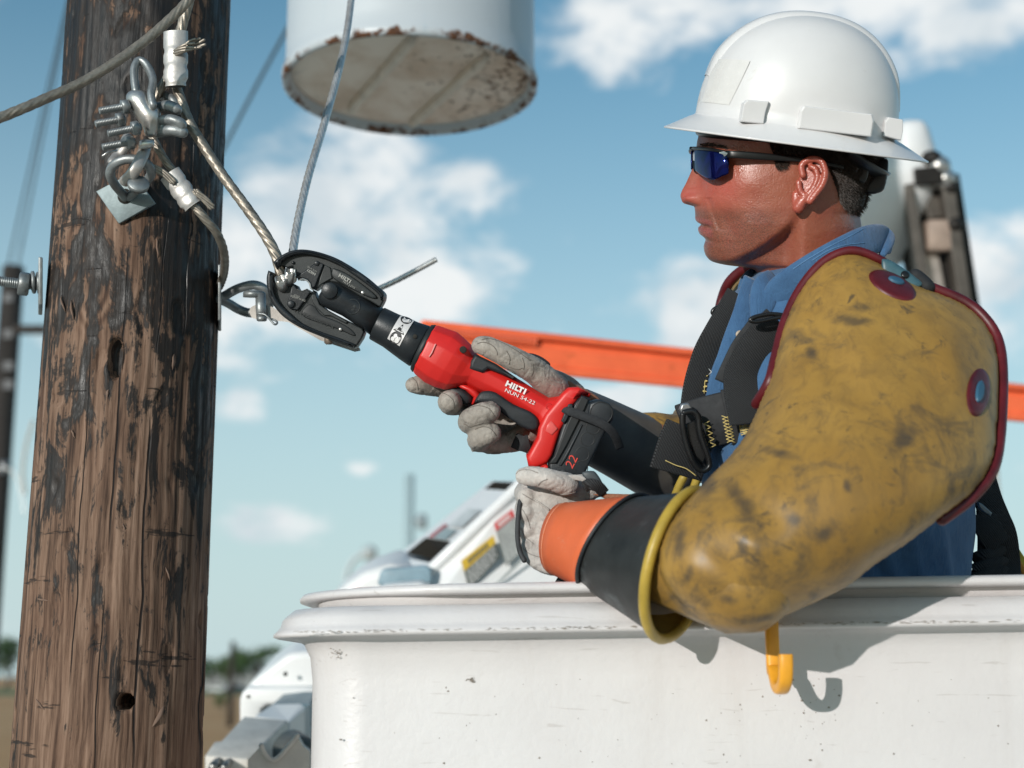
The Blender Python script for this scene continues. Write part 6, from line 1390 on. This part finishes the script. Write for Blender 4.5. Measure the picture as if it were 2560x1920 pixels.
# ---------------------------------------------------------------- yellow rubber sleeves
STAINS = [(1945, 1132, 42, 16, 12), (2125, 800, 55, 20, 8), (2160, 770, 40, 14, 0), (1860, 1260, 26, 60, -25), (2060, 1330, 40, 22, -30), (1985, 1300, 20, 22, 0), (1820, 1495, 26, 14, 10), (2115, 1215, 14, 22, 20), (1720, 1440, 12, 30, 10), (1760, 1200, 16, 40, 30), (2030, 880, 14, 18, 0), (2230, 700, 60, 24, 25), (1890, 1540, 70, 18, -4), (2250, 1100, 60, 30, -40), (1700, 1350, 18, 50, 15)]
def sleeve_mat(nm='yellow_rubber_sleeve', dk=.0, stains=()):
    m, t, b = newmat(nm); v = coords(t)
    n1_ = tnoise(t, 9, 6, .62, v); n2_ = tnoise(t, 30, 9, .78, v, .8); n3_ = tnoise(t, 5.5, 4, .6, v); st = tnoise(t, 60, 6, .7, coords(t, (1, 1, .35)), .8)
    c = mixc(t, ramp(t, n1_.outputs[0], [(.3, 0), (.7, 1)]).outputs[0], (.265, .142, .027), (.385, .224, .050))
    c = mixc(t, ramp(t, st.outputs[0], [(.45, 0), (.66, .55)]).outputs[0], c, (.17, .10, .032))
    a = t.nodes.new('ShaderNodeMath'); a.operation = 'MULTIPLY_ADD'; a.inputs[1].default_value = .55; t.links.new(n3_.outputs[0], a.inputs[0]); t.links.new(n2_.outputs[0], a.inputs[2])
    c = mixc(t, ramp(t, a.outputs[0], [(.78-dk, 0), (.98-dk, .8)]).outputs[0], c, (.045, .040, .034))
    sc2 = tnoise(t, 34, 6, .7, v, 1.2); c = mixc(t, ramp(t, sc2.outputs[0], [(.60, 0), (.68, .75)]).outputs[0], c, (.045, .038, .030))
    sc3 = tnoise(t, 13, 7, .66, coords(t, (1, 1, 1.6)), .9); c = mixc(t, ramp(t, sc3.outputs[0], [(.575, 0), (.70, .72)]).outputs[0], c, (.052, .046, .038))
    # grease rubbed on by hand: ragged patches of their own
    wz = tnoise(t, 45, 7, .72, v, .6); acc_ = None
    for (px, py, rx, ry, an) in stains:
        D_ = sD(px, py)-pz.top(px, py); ctr = P(px, py, D_)-wloc(pe); ca, sa = math.cos(R(an)), math.sin(R(an)); s_ = D_/FPX
        sb = t.nodes.new('ShaderNodeVectorMath'); sb.operation = 'SUBTRACT'; sb.inputs[1].default_value = ctr; t.links.new(v, sb.inputs[0])
        dx_ = t.nodes.new('ShaderNodeVectorMath'); dx_.operation = 'DOT_PRODUCT'; dx_.inputs[1].default_value = (RT*ca-UP*sa)/(rx*s_); t.links.new(sb.outputs[0], dx_.inputs[0])
        dy_ = t.nodes.new('ShaderNodeVectorMath'); dy_.operation = 'DOT_PRODUCT'; dy_.inputs[1].default_value = (RT*sa+UP*ca)/(ry*s_); t.links.new(sb.outputs[0], dy_.inputs[0])
        cb = t.nodes.new('ShaderNodeCombineXYZ'); t.links.new(dx_.outputs['Value'], cb.inputs[0]); t.links.new(dy_.outputs['Value'], cb.inputs[1])
        ln_ = t.nodes.new('ShaderNodeVectorMath'); ln_.operation = 'LENGTH'; t.links.new(cb.outputs[0], ln_.inputs[0])
        if acc_ is None: acc_ = ln_.outputs['Value']
        else:
            q_ = t.nodes.new('ShaderNodeMath'); q_.operation = 'MINIMUM'; t.links.new(acc_, q_.inputs[0]); t.links.new(ln_.outputs['Value'], q_.inputs[1]); acc_ = q_.outputs[0]
    if acc_ is not None:
        q_ = t.nodes.new('ShaderNodeMath'); q_.operation = 'MULTIPLY_ADD'; q_.inputs[1].default_value = 2.6; t.links.new(wz.outputs[0], q_.inputs[0]); t.links.new(acc_, q_.inputs[2])
        rr_ = t.nodes.new('ShaderNodeMapRange'); rr_.interpolation_type = 'SMOOTHSTEP'; rr_.inputs[1].default_value = 1.35; rr_.inputs[2].default_value = 2.55; rr_.inputs[3].default_value = .72; rr_.inputs[4].default_value = 0; t.links.new(q_.outputs[0], rr_.inputs[0])
        c = mixc(t, rr_.outputs[0], c, (.040, .036, .032))
    t.links.new(c, b.inputs['Base Color'])
    r = t.nodes.new('ShaderNodeMapRange'); r.inputs[3].default_value = .33; r.inputs[4].default_value = .58; t.links.new(n2_.outputs[0], r.inputs[0]); t.links.new(r.outputs[0], b.inputs['Roughness'])
    b1 = bumpn(t, b, n1_.outputs[0], .12, .004); bumpn(t, b, st.outputs[0], .10, .001, b1); return m
sl_out = [(1925, 945), (1938, 890), (1962, 800), (2000, 722), (2050, 662), (2105, 632), (2150, 632), (2205, 656), (2300, 712), (2400, 752), (2455, 795), (2490, 855), (2500, 950), (2492, 1100), (2472, 1180), (2420, 1245), (2350, 1297), (2270, 1357), (2200, 1407), (2120, 1465), (2040, 1505), (1960, 1540), (1890, 1558), (1810, 1552), (1740, 1535), (1690, 1500), (1652, 1445), (1645, 1385), (1668, 1315), (1705, 1262), (1742, 1225), (1780, 1187), (1820, 1145), (1865, 1085), (1900, 1010)]
def sD(x, y): return 1.335-.175*sstep(640, 1460, y)
pz = Puff(sl_out, sD, .74, 6, None, 4)
SLV = sleeve_mat(stains=STAINS)
arm_in = finger([P(1850, 1440, 1.155), P(1730, 1410, 1.19), P(1640, 1392, 1.225)], [.048, .043, .038])
FOLDS = [(P(1790, 1190, 1.2), P(1925, 1300, 1.2), .011, .006), (P(1740, 1260, 1.2), P(1890, 1370, 1.2), .009, -.004), (P(1700, 1330, 1.2), P(1800, 1420, 1.2), .010, .004), (P(2330, 800, 1.3), P(2290, 1000, 1.3), .020, -.006), (P(2120, 1440, 1.2), P(2210, 1330, 1.2), .012, .004), (P(1990, 820, 1.3), P(2060, 1000, 1.3), .016, .004)]
def crease(v):
    n_ = noise.noise(Vector((v.x*7, v.y*5, v.z*7)))*.006 + noise.noise(Vector((v.x*19+3, v.y*12, v.z*19)))*.0028
    # soft folds across the bend of the elbow
    for a_, b_, w_, h_ in FOLDS:
        t_ = max(0, min(1, (v-a_).dot(b_-a_)/(b_-a_).length_squared)); d_ = (v-(a_+(b_-a_)*t_)); d_ -= FW*d_.dot(FW); n_ -= h_*math.exp(-(d_.length/w_)**2)*math.sin(math.pi*min(1, max(0, .08+t_*.9)))
    return v - FW*n_
me_ = pz.mesh(3, crease)
slv = finish('rubber_sleeve', join(me_, arm_in), SLV, pe, label='near yellow rubber sleeve with dark smudges and red edging')
BIND = pm('red_binding', (.095, .007, .010), .42, var=.35, vs=40, bump=.15, bs=200)
def edge_path(i0, i1, dw=.004): return [P(x, y, sD(x, y), dw) for x, y in sl_out[i0:i1]]
finish('edge_binding', tube(spath([P(1908, 1010, sD(1908, 1010), -.03), P(1916, 980, sD(1916, 980), -.008)]+edge_path(0, 8, .006), 6), lambda s: .0058*(1-.25*s), 14, 1.0, rnd=1), BIND, slv)
finish('edge_binding', tube(spath(edge_path(8, 17, .006), 6), .0052, 14, 1.0, rnd=1), BIND, slv)
bv_s = caster(slv)
def decal(pfx, c, rx, ry, ang, lift, nm, mat, par, th=.0012, n=32):
    """rubber patch moulded onto the sleeve"""
    ca, sa = math.cos(R(ang)), math.sin(R(ang))
    def on(x, y, l): return hitpx(bv_s, x, y, l) or pfx.on(x, y, l)
    V_ = [on(c[0], c[1], lift+th)]; F_ = []
    for r_ in (.5, .85, 1.0, 1.05):
        for j in range(n):
            a = 2*math.pi*j/n; x, y = rx*r_*math.cos(a), ry*r_*math.sin(a); V_.append(on(c[0]+x*ca-y*sa, c[1]+x*sa+y*ca, lift+(th if r_ < .95 else th*.5 if r_ < 1.02 else -.001)))
    F_ += [(0, 1+j, 1+(j+1) % n) for j in range(n)]
    for k in range(3): F_ += [(1+k*n+j, 1+(k+1)*n+j, 1+(k+1)*n+(j+1) % n, 1+k*n+(j+1) % n) for j in range(n)]
    return finish(nm, mesh(V_, F_), mat, par)
TEAL = pm('teal_clip', (.05, .115, .14), .4, var=.25, vs=40, bump=.1); HOLEB = pm('shirt_through_hole', (.035, .11, .18), .5)
decal(pz, C6((1325, 345)), 62, 26, 27, .0008, 'button_patch', BIND, slv); decal(pz, C6((1805, 945)), 27, 58, 6, .0008, 'button_patch', BIND, slv)
decal(pz, C6((1800, 945)), 9, 26, 6, .0032, 'button_slot', HOLEB, slv); decal(pz, C6((1340, 330)), 20, 6, 20, .0032, 'button_slot', HOLEB, slv)
pt = Puff(C6([(1268, 195), (1310, 200), (1400, 255), (1485, 318), (1492, 345), (1445, 358), (1350, 320), (1270, 270), (1262, 235)]), lambda x, y: sD(x, y)-.016, .5, 3, 18); clip = finish('sleeve_strap', pt.mesh(2), TEAL, slv)
finish('strap_button', lathe(pt.on(*C6((1395, 285)), .0), -FW+UP*.4, [(-.002, .004), (.001, .0038), (.0015, .002)], 14), BUK, slv)
finish('strap_end', tube(spath([P(*C6(p), sD(*C6(p)), .01) for p in ((1440, 300), (1475, 330), (1500, 355))], 4), .0075, 10, rnd=1), WEB, slv)
# far sleeve: shoulder edge behind the chin and the upper arm beyond the chest
far = finish('rubber_sleeve', finger([P(1920, 780, 1.60), P(1880, 920, 1.62), P(1810, 1050, 1.61), P(1748, 1105, 1.59), P(1690, 1118, 1.575), P(1630, 1105, 1.56)], [.050, .052, .051, .046, .038, .034]), sleeve_mat('yellow_rubber_sleeve_far', .05), pe, label='far yellow rubber sleeve behind the chest')
finish('edge_binding', tube(spath([P(1876, 668, 1.55), P(1850, 680, 1.56), P(1822, 708, 1.57), P(1806, 745, 1.58), P(1796, 790, 1.58)], 6), .0058, 12, rnd=1), BIND, far)
for pts in ([(1688, 1240, 1.52), (1698, 1215, 1.515), (1708, 1195, 1.512)], [(1728, 1240, 1.52), (1740, 1205, 1.515), (1748, 1180, 1.512)]):
    finish('cuff_edge', tube(spath([P(*p) for p in pts], 5), .0046, 10, rnd=1), pm('cuff_yellow', (.42, .30, .05), .5), far)
# ---------------------------------------------------------------- gloves
def leather(nm, col, dirt, cov, red=None):
    m, t, b = newmat(nm); v = coords(t); n = tnoise(t, 26, 7, .66, v, .3); f = tnoise(t, 260, 5, .6, v); w_ = tnoise(t, 55, 5, .62, coords(t, (1, .5, 1)), 1.2)
    c = mixc(t, ramp(t, n.outputs[0], [(.32, 0), (.68, 1)]).outputs[0], tuple(x*.72 for x in col), tuple(min(x*1.18, .9) for x in col))
    d = tnoise(t, 34, 8, .72, v, .6); c = mixc(t, ramp(t, d.outputs[0], [(cov, 0), (cov+.14, .85)]).outputs[0], c, dirt)
    c = mixc(t, ramp(t, f.outputs[0], [(.35, .28), (.6, 0)]).outputs[0], c, tuple(x*.5 for x in col))
    t.links.new(c, b.inputs['Base Color']); b.inputs['Roughness'].default_value = .72; b.inputs['Sheen Weight'].default_value = .1
    b1 = bumpn(t, b, w_.outputs[0], .8, .003); bumpn(t, b, f.outputs[0], .35, .0006, b1); return m
LEA1 = leather('grey_work_leather', (.36, .322, .28), (.07, .058, .048), .52); LEA2 = leather('pale_work_leather', (.50, .465, .43), (.20, .18, .165), .56)
def wrinkle(me, seed):
    """stiff leather: soft dents, creases across the bends"""
    me.update(); ns = [v.normal.copy() for v in me.vertices]
    for v, n_ in zip(me.vertices, ns):
        p = v.co; a = noise.noise(p*42+Vector((seed*7, 0, 0))); r_ = 1-abs(noise.noise(Vector((p.x*85, p.y*60, p.z*85))+Vector((0, seed*5, 0))))
        v.co = p + n_*(.0008*a - .00055*max(0, r_-.88)/.12 + .00018*noise.noise(p*170))
    return me
SUEDE = leather('brown_suede', (.30, .115, .055), (.16, .06, .03), .6)
G = lambda x, y, w: P(*C4((x, y)), TD-w)
fl = [finger([G(1250, 590, -.012), G(1110, 465, .006), G(960, 378, .016), G(830, 312, .020), G(740, 272, .021), G(686, 258, .021)], [.0155, .0140, .0128, .0118, .0112, .0098]),        # thumb
      finger([G(900, 700, -.046), G(640, 610, -.042), G(420, 580, -.032), G(280, 565, -.022), G(195, 560, -.014), G(168, 560, -.012)], [.0125, .0122, .0115, .0108, .0100, .0088]),   # index
      finger([G(950, 760, -.046), G(720, 690, -.046), G(560, 690, -.036), G(470, 700, -.012), G(446, 694, .008), G(446, 690, .015)], [.013, .0132, .0132, .0130, .0128, .0112]),      # middle
      finger([G(980, 820, -.046), G(800, 800, -.042), G(650, 830, -.026), G(598, 845, .000), G(632, 815, .020), G(705, 782, .028), G(752, 766, .029)], [.0125, .0128, .0128, .0128, .0126, .0122, .0108]),
      finger([G(1000, 900, -.044), G(860, 930, -.036), G(720, 980, -.020), G(668, 985, .002), G(690, 962, .020), G(740, 938, .026), G(762, 930, .026)], [.0125, .0125, .0124, .0122, .0120, .0116, .0104]),
      finger([G(960, 760, -.050), G(1030, 860, -.046), G(1060, 960, -.036)], [.020, .021, .018]),
      finger([G(1260, 600, -.050), G(1160, 720, -.052), G(1080, 860, -.046)], [.020, .022, .020]),
      finger([G(1200, 560, -.028), G(1300, 640, -.048), G(1400, 780, -.052), G(1480, 860, -.055)], [.018, .023, .028, .030]),
      finger([G(1060, 900, -.030), G(980, 965, -.024), G(860, 1010, -.018), G(740, 1040, -.012)], [.016, .014, .011, .007]),
      finger([G(700, 1000, -.010), G(640, 1030, -.006), G(622, 1062, -.004)], [.008, .006, .0022])]
gr = finish('work_glove', wrinkle(remesh(join(*fl), .0013, 6), 1), LEA1, pe, label='grey leather glove whose fingers curl round the tool grip')
ps_ = Puff(C4([(1165, 440), (1250, 462), (1400, 548), (1520, 608), (1612, 682), (1640, 760), (1500, 760), (1380, 680), (1280, 640), (1225, 560)]), TD+.030, .5, 3, 24); finish('suede_cuff', ps_.mesh(2), SUEDE, gr)
pq = Puff(C4([(1030, 318), (1080, 318), (1150, 345), (1212, 392), (1208, 418), (1165, 415), (1105, 380), (1060, 350)]), TD-.004, .6, 2, 12); finish('pull_tab', pq.mesh(1), RUB, gr)
finish('seam_crease', tube(spath([G(1150, 452, .0085), G(1190, 480, .006), G(1215, 540, .004), G(1218, 600, .0)], 5), .0011, 6), pm('dark_seam', (.06, .05, .045), .8), gr)
finish('wrist_strap', ribbon([G(940, 985, -.004), G(1000, 1010, .000), G(1055, 1000, .000)], .016, .003), WEB, gr)
for c_, r_ in (((668, 262), .0065),):
    pass
GAUNT = pm('black_rubber_gauntlet', (.022, .024, .024), .42, var=.5, vs=18, bump=.3, bs=60, dirt=(.075, .085, .088), ds=26, dcov=.56, spec=.3)
finish('gauntlet', finger([G(1390, 820, -.058), G(1550, 900, -.068), G(1760, 1005, -.085), G(1980, 1115, -.11), G(2090, 1165, -.125)], [.035, .037, .039, .042, .044], n=32), pm('grey_rubber_gauntlet', (.105, .098, .090), .5, var=.3, vs=20, bump=.12, bs=100), gr)
# near hand under the battery
H = lambda x, y, D: P(*D6((x, y)), D)
def hD(x, y): return 1.385-.035*sstep(1330, 1450, y)
ph = Puff(D6([(130, 250), (160, 200), (260, 140), (400, 130), (520, 140), (640, 128), (720, 118), (790, 130), (850, 180), (900, 260), (905, 300), (820, 340), (700, 420), (620, 560), (560, 700), (540, 860), (520, 960), (450, 1022), (300, 985), (190, 900), (140, 800), (120, 680), (124, 500), (145, 340)]), hD, .62, 3, 95)
hf_ = [ph.mesh(3), finger([H(560, 215, 1.36), H(420, 175, 1.352), H(300, 150, 1.352), H(205, 142, 1.356), H(178, 142, 1.358)], [.0115, .0105, .0098, .0095, .0086]),
       finger([H(200, 330, 1.375), H(185, 280, 1.41), H(260, 210, 1.445), H(420, 190, 1.46)], [.0105, .0105, .0102, .009]), finger([H(195, 460, 1.375), H(200, 400, 1.42), H(300, 330, 1.46), H(470, 290, 1.475)], [.011, .011, .0105, .009]),
       finger([H(200, 620, 1.375), H(215, 560, 1.42), H(320, 480, 1.46), H(480, 430, 1.475)], [.011, .011, .0105, .009]), finger([H(230, 780, 1.37), H(260, 730, 1.41), H(340, 640, 1.45), H(470, 590, 1.465)], [.0105, .0105, .010, .0085])]
g2 = finish('work_glove', wrinkle(remesh(join(*hf_), .0014, 6), 2), LEA2, pe, label='pale leather glove cupping the battery from below')
finish('glove_edge', tube(spath([H(165, 310, 1.372), H(138, 400, 1.368), H(122, 560, 1.362), H(122, 700, 1.358), H(142, 810, 1.352), H(178, 885, 1.348)], 6), .0026, 8, rnd=1), pm('edge_black', (.03, .032, .034), .7, var=.4, vs=90), g2)
for pts in ([(168, 300), (300, 370), (400, 440)], [(300, 200), (420, 230), (560, 240)]):
    finish('seam_crease', tube(spath([ph.on(*D6(p), .0008) for p in pts], 6), .0009, 6), pm('pale_seam', (.40, .37, .34), .8), g2)
finish('leather_patch', plate([[D6(p) for p in catmull([(520, 142), (600, 130), (690, 140), (735, 180), (720, 192), (610, 172)], 3, True)]], 1.352, -.003, .001, .0007), LEA2, g2)
pk = Puff(D6([(690, 110), (770, 92), (820, 120), (880, 220), (908, 300), (870, 285), (790, 240), (720, 195), (700, 150)]), 1.358, .5, 2, 14); finish('cuff_tab', pk.mesh(2), pm('dark_tab', (.05, .06, .065), .5, var=.4, vs=50), g2)
finish('knit_band', ribbon([H(715, 235, 1.338), H(760, 215, 1.334), (H(830, 235, 1.334)), H(880, 290, 1.338)], .011, .004), WEBR, g2)
finish('wrist_strap', ribbon([H(540, 1060, 1.372), H(510, 1110, 1.374), H(490, 1160, 1.375)], .015, .003), WEB, g2)
# cuffs: orange protector, black gauntlet with a rolled yellow edge
def ring3(px, py, D, ang, r, fz=.54, n=44, sq=1.0):
    c = P(px, py, D); ii = RT*math.cos(R(ang))-UP*math.sin(R(ang)); nrm_ = (ii*math.sqrt(1-fz*fz)-FW*fz).normalized()
    u = (RT*math.sin(R(ang))+UP*math.cos(R(ang))).normalized(); w = nrm_.cross(u)
    return [c+u*(r*math.cos(2*math.pi*j/n))+w*(r*sq*math.sin(2*math.pi*j/n)) for j in range(n)], c, nrm_
def mixring(a, b_, t): return [p.lerp(q, t) for p, q in zip(a, b_)]
pxr = lambda r, D: r*D/FPX
r0, c0, n0 = ring3(*D6((478, 695)), 1.348, 6, pxr(90, 1.348), .55); r1, c1_, n1v = ring3(*D6((985, 738)), 1.285, 33, pxr(142, 1.285), .53); r2, c2_, n2v = ring3(*D6((1560, 925)), 1.212, 13, pxr(190, 1.212), .52)
def scl(r_, c_, k): return [c_+(p-c_)*k for p in r_]
OLE = pm('orange_leather_cuff', (.66, .135, .045), .45, var=.12, vs=14, bump=.12, bs=120, dirt=(.60, .30, .20), ds=22, dcov=.62)
oc_ = [scl(r0, c0, .95), r0]+[mixring(r0, r1, t) for t in (.2, .4, .6, .8, 1.0)]
oc_ = oc_+[scl(oc_[-1], c1_, .93)]
finish('orange_cuff', lofted(oc_, cap=False), OLE, g2)
rb = scl(r1, c1_, .955); mids = [mixring(rb, r2, t) for t in (-.02, .0, .25, .5, .75, 1.0)]
inn = [scl(r2, c2_, .965)]+[mixring(scl(rb, c1_, .94), scl(r2, c2_, .95), t) for t in (.8, .5, .2, -.1)]
finish('gauntlet', lofted(mids, cap=False), GAUNT, g2)
finish('gauntlet_lining', lofted(inn, cap=False), pm('yellow_lining', (.36, .24, .04), .6, var=.25, vs=30), g2)
def ringtube(r_, rad, nm, mat):
    p = list(r_)+[r_[0], r_[1]]; finish(nm, tube(p, rad, 10, cap=False), mat, g2)
ringtube(r2, .0048, 'rolled_edge', pm('yellow_rolled_edge', (.44, .30, .045), .42, var=.2, vs=40))
ringtube(scl(r1, c1_, 1.003), .0019, 'black_piping', RUB)
finish('stitch_line', tube([p-n0*.0 for p in mixring(r0, r1, .06)]+[mixring(r0, r1, .06)[0]], .0005, 5), pm('orange_thread', (.70, .30, .18), .7, bump=0), g2)
pw = Puff(D6([(780, 302), (900, 292), (1100, 300), (1215, 297), (1265, 315), (1150, 345), (1010, 395), (960, 375), (860, 330)]), 1.34, .4, 3, 14); finish('suede_cuff', pw.mesh(2), SUEDE, g2)

# seams, creases and stitching laid on the leather and the cloth
def draped(bv, pts, r, lift=.0002, k=7):
    """thin cord laid on the surface under the given photo pixels"""
    out = []
    for q in catmull(pts, k):
        d = (FW + RT*((q[0]-1280)/FPX) + UP*((960-q[1])/FPX)).normalized(); h = bv.ray_cast(CAM, d)
        if h[0] is not None: out.append(h[0]+h[1]*lift)
    if len(out) < 4: return None
    if max((a-b_).length for a, b_ in zip(out[:-1], out[1:])) > .02: return None
    return tube(out, r, 6, rnd=1)
SEAM = pm('glove_seam_crease', (.16, .14, .12), .85); CREASE = pm('leather_crease', (.17, .15, .13), .85)  # dark cords mark seams and also stand in for crease shade
bv1 = caster(gr)
for pts in ([(655, 245), (700, 232), (760, 250), (800, 290), (810, 330)], [(690, 215), (745, 205), (840, 232), (960, 300), (1060, 372)], [(900, 420), (960, 440), (1000, 430)],
            [(385, 620), (430, 640), (470, 680), (478, 740)], [(590, 740), (660, 720), (740, 740), (790, 800)], [(640, 900), (700, 880), (760, 900), (800, 950)], [(560, 860), (600, 880), (640, 870), (700, 850)],
            [(150, 500), (190, 540), (200, 600)], [(880, 300), (905, 350), (900, 400)], [(1000, 352), (1015, 400), (1010, 440)], [(1080, 400), (1085, 450), (1070, 490)]):
    m_ = draped(bv1, C4(pts), .0004)
    if m_: finish('seam_crease', m_, SEAM, gr)
bv2 = caster(g2); PSEAM = pm('pale_glove_seam', (.26, .235, .215), .85)
for pts in ([(165, 300), (240, 345), (330, 390), (420, 450)], [(180, 250), (300, 260), (420, 250), (560, 215)], [(110, 120), (150, 90), (230, 90), (300, 115)], [(150, 420), (200, 500), (230, 600)], [(150, 600), (190, 680), (260, 740)], [(170, 780), (230, 830), (320, 860)], [(400, 260), (480, 300), (560, 300), (640, 280)], [(300, 220), (330, 190), (380, 170)]):
    m_ = draped(bv2, D6(pts), .00045)
    if m_: finish('seam_crease', m_, PSEAM, g2)
shirt_o = next(o for o in pe.children if o.name.startswith('shirt')); bv3 = caster(shirt_o); PST = pm('shirt_stitch', (.10, .22, .40), .8)
for pts in ([(520, 330), (480, 450), (440, 560), (395, 680), (355, 800), (325, 920)], [(600, 360), (575, 450), (540, 540), (495, 650), (455, 760)], [(300, 560), (285, 640), (270, 740)]):
    m_ = draped(bv3, C6(pts), .0005)
    if m_: finish('shirt_seam', m_, PST, shirt_o)
col_bv = caster(col_)
for pts in ([(1190, 1320), (1100, 1370), (1000, 1420), (880, 1490), (790, 1550)], [(1200, 1400), (1100, 1410), (1000, 1440), (900, 1500)]):
    m_ = draped(col_bv, C5(pts), .0005)
    if m_: finish('collar_seam', m_, PST, col_)
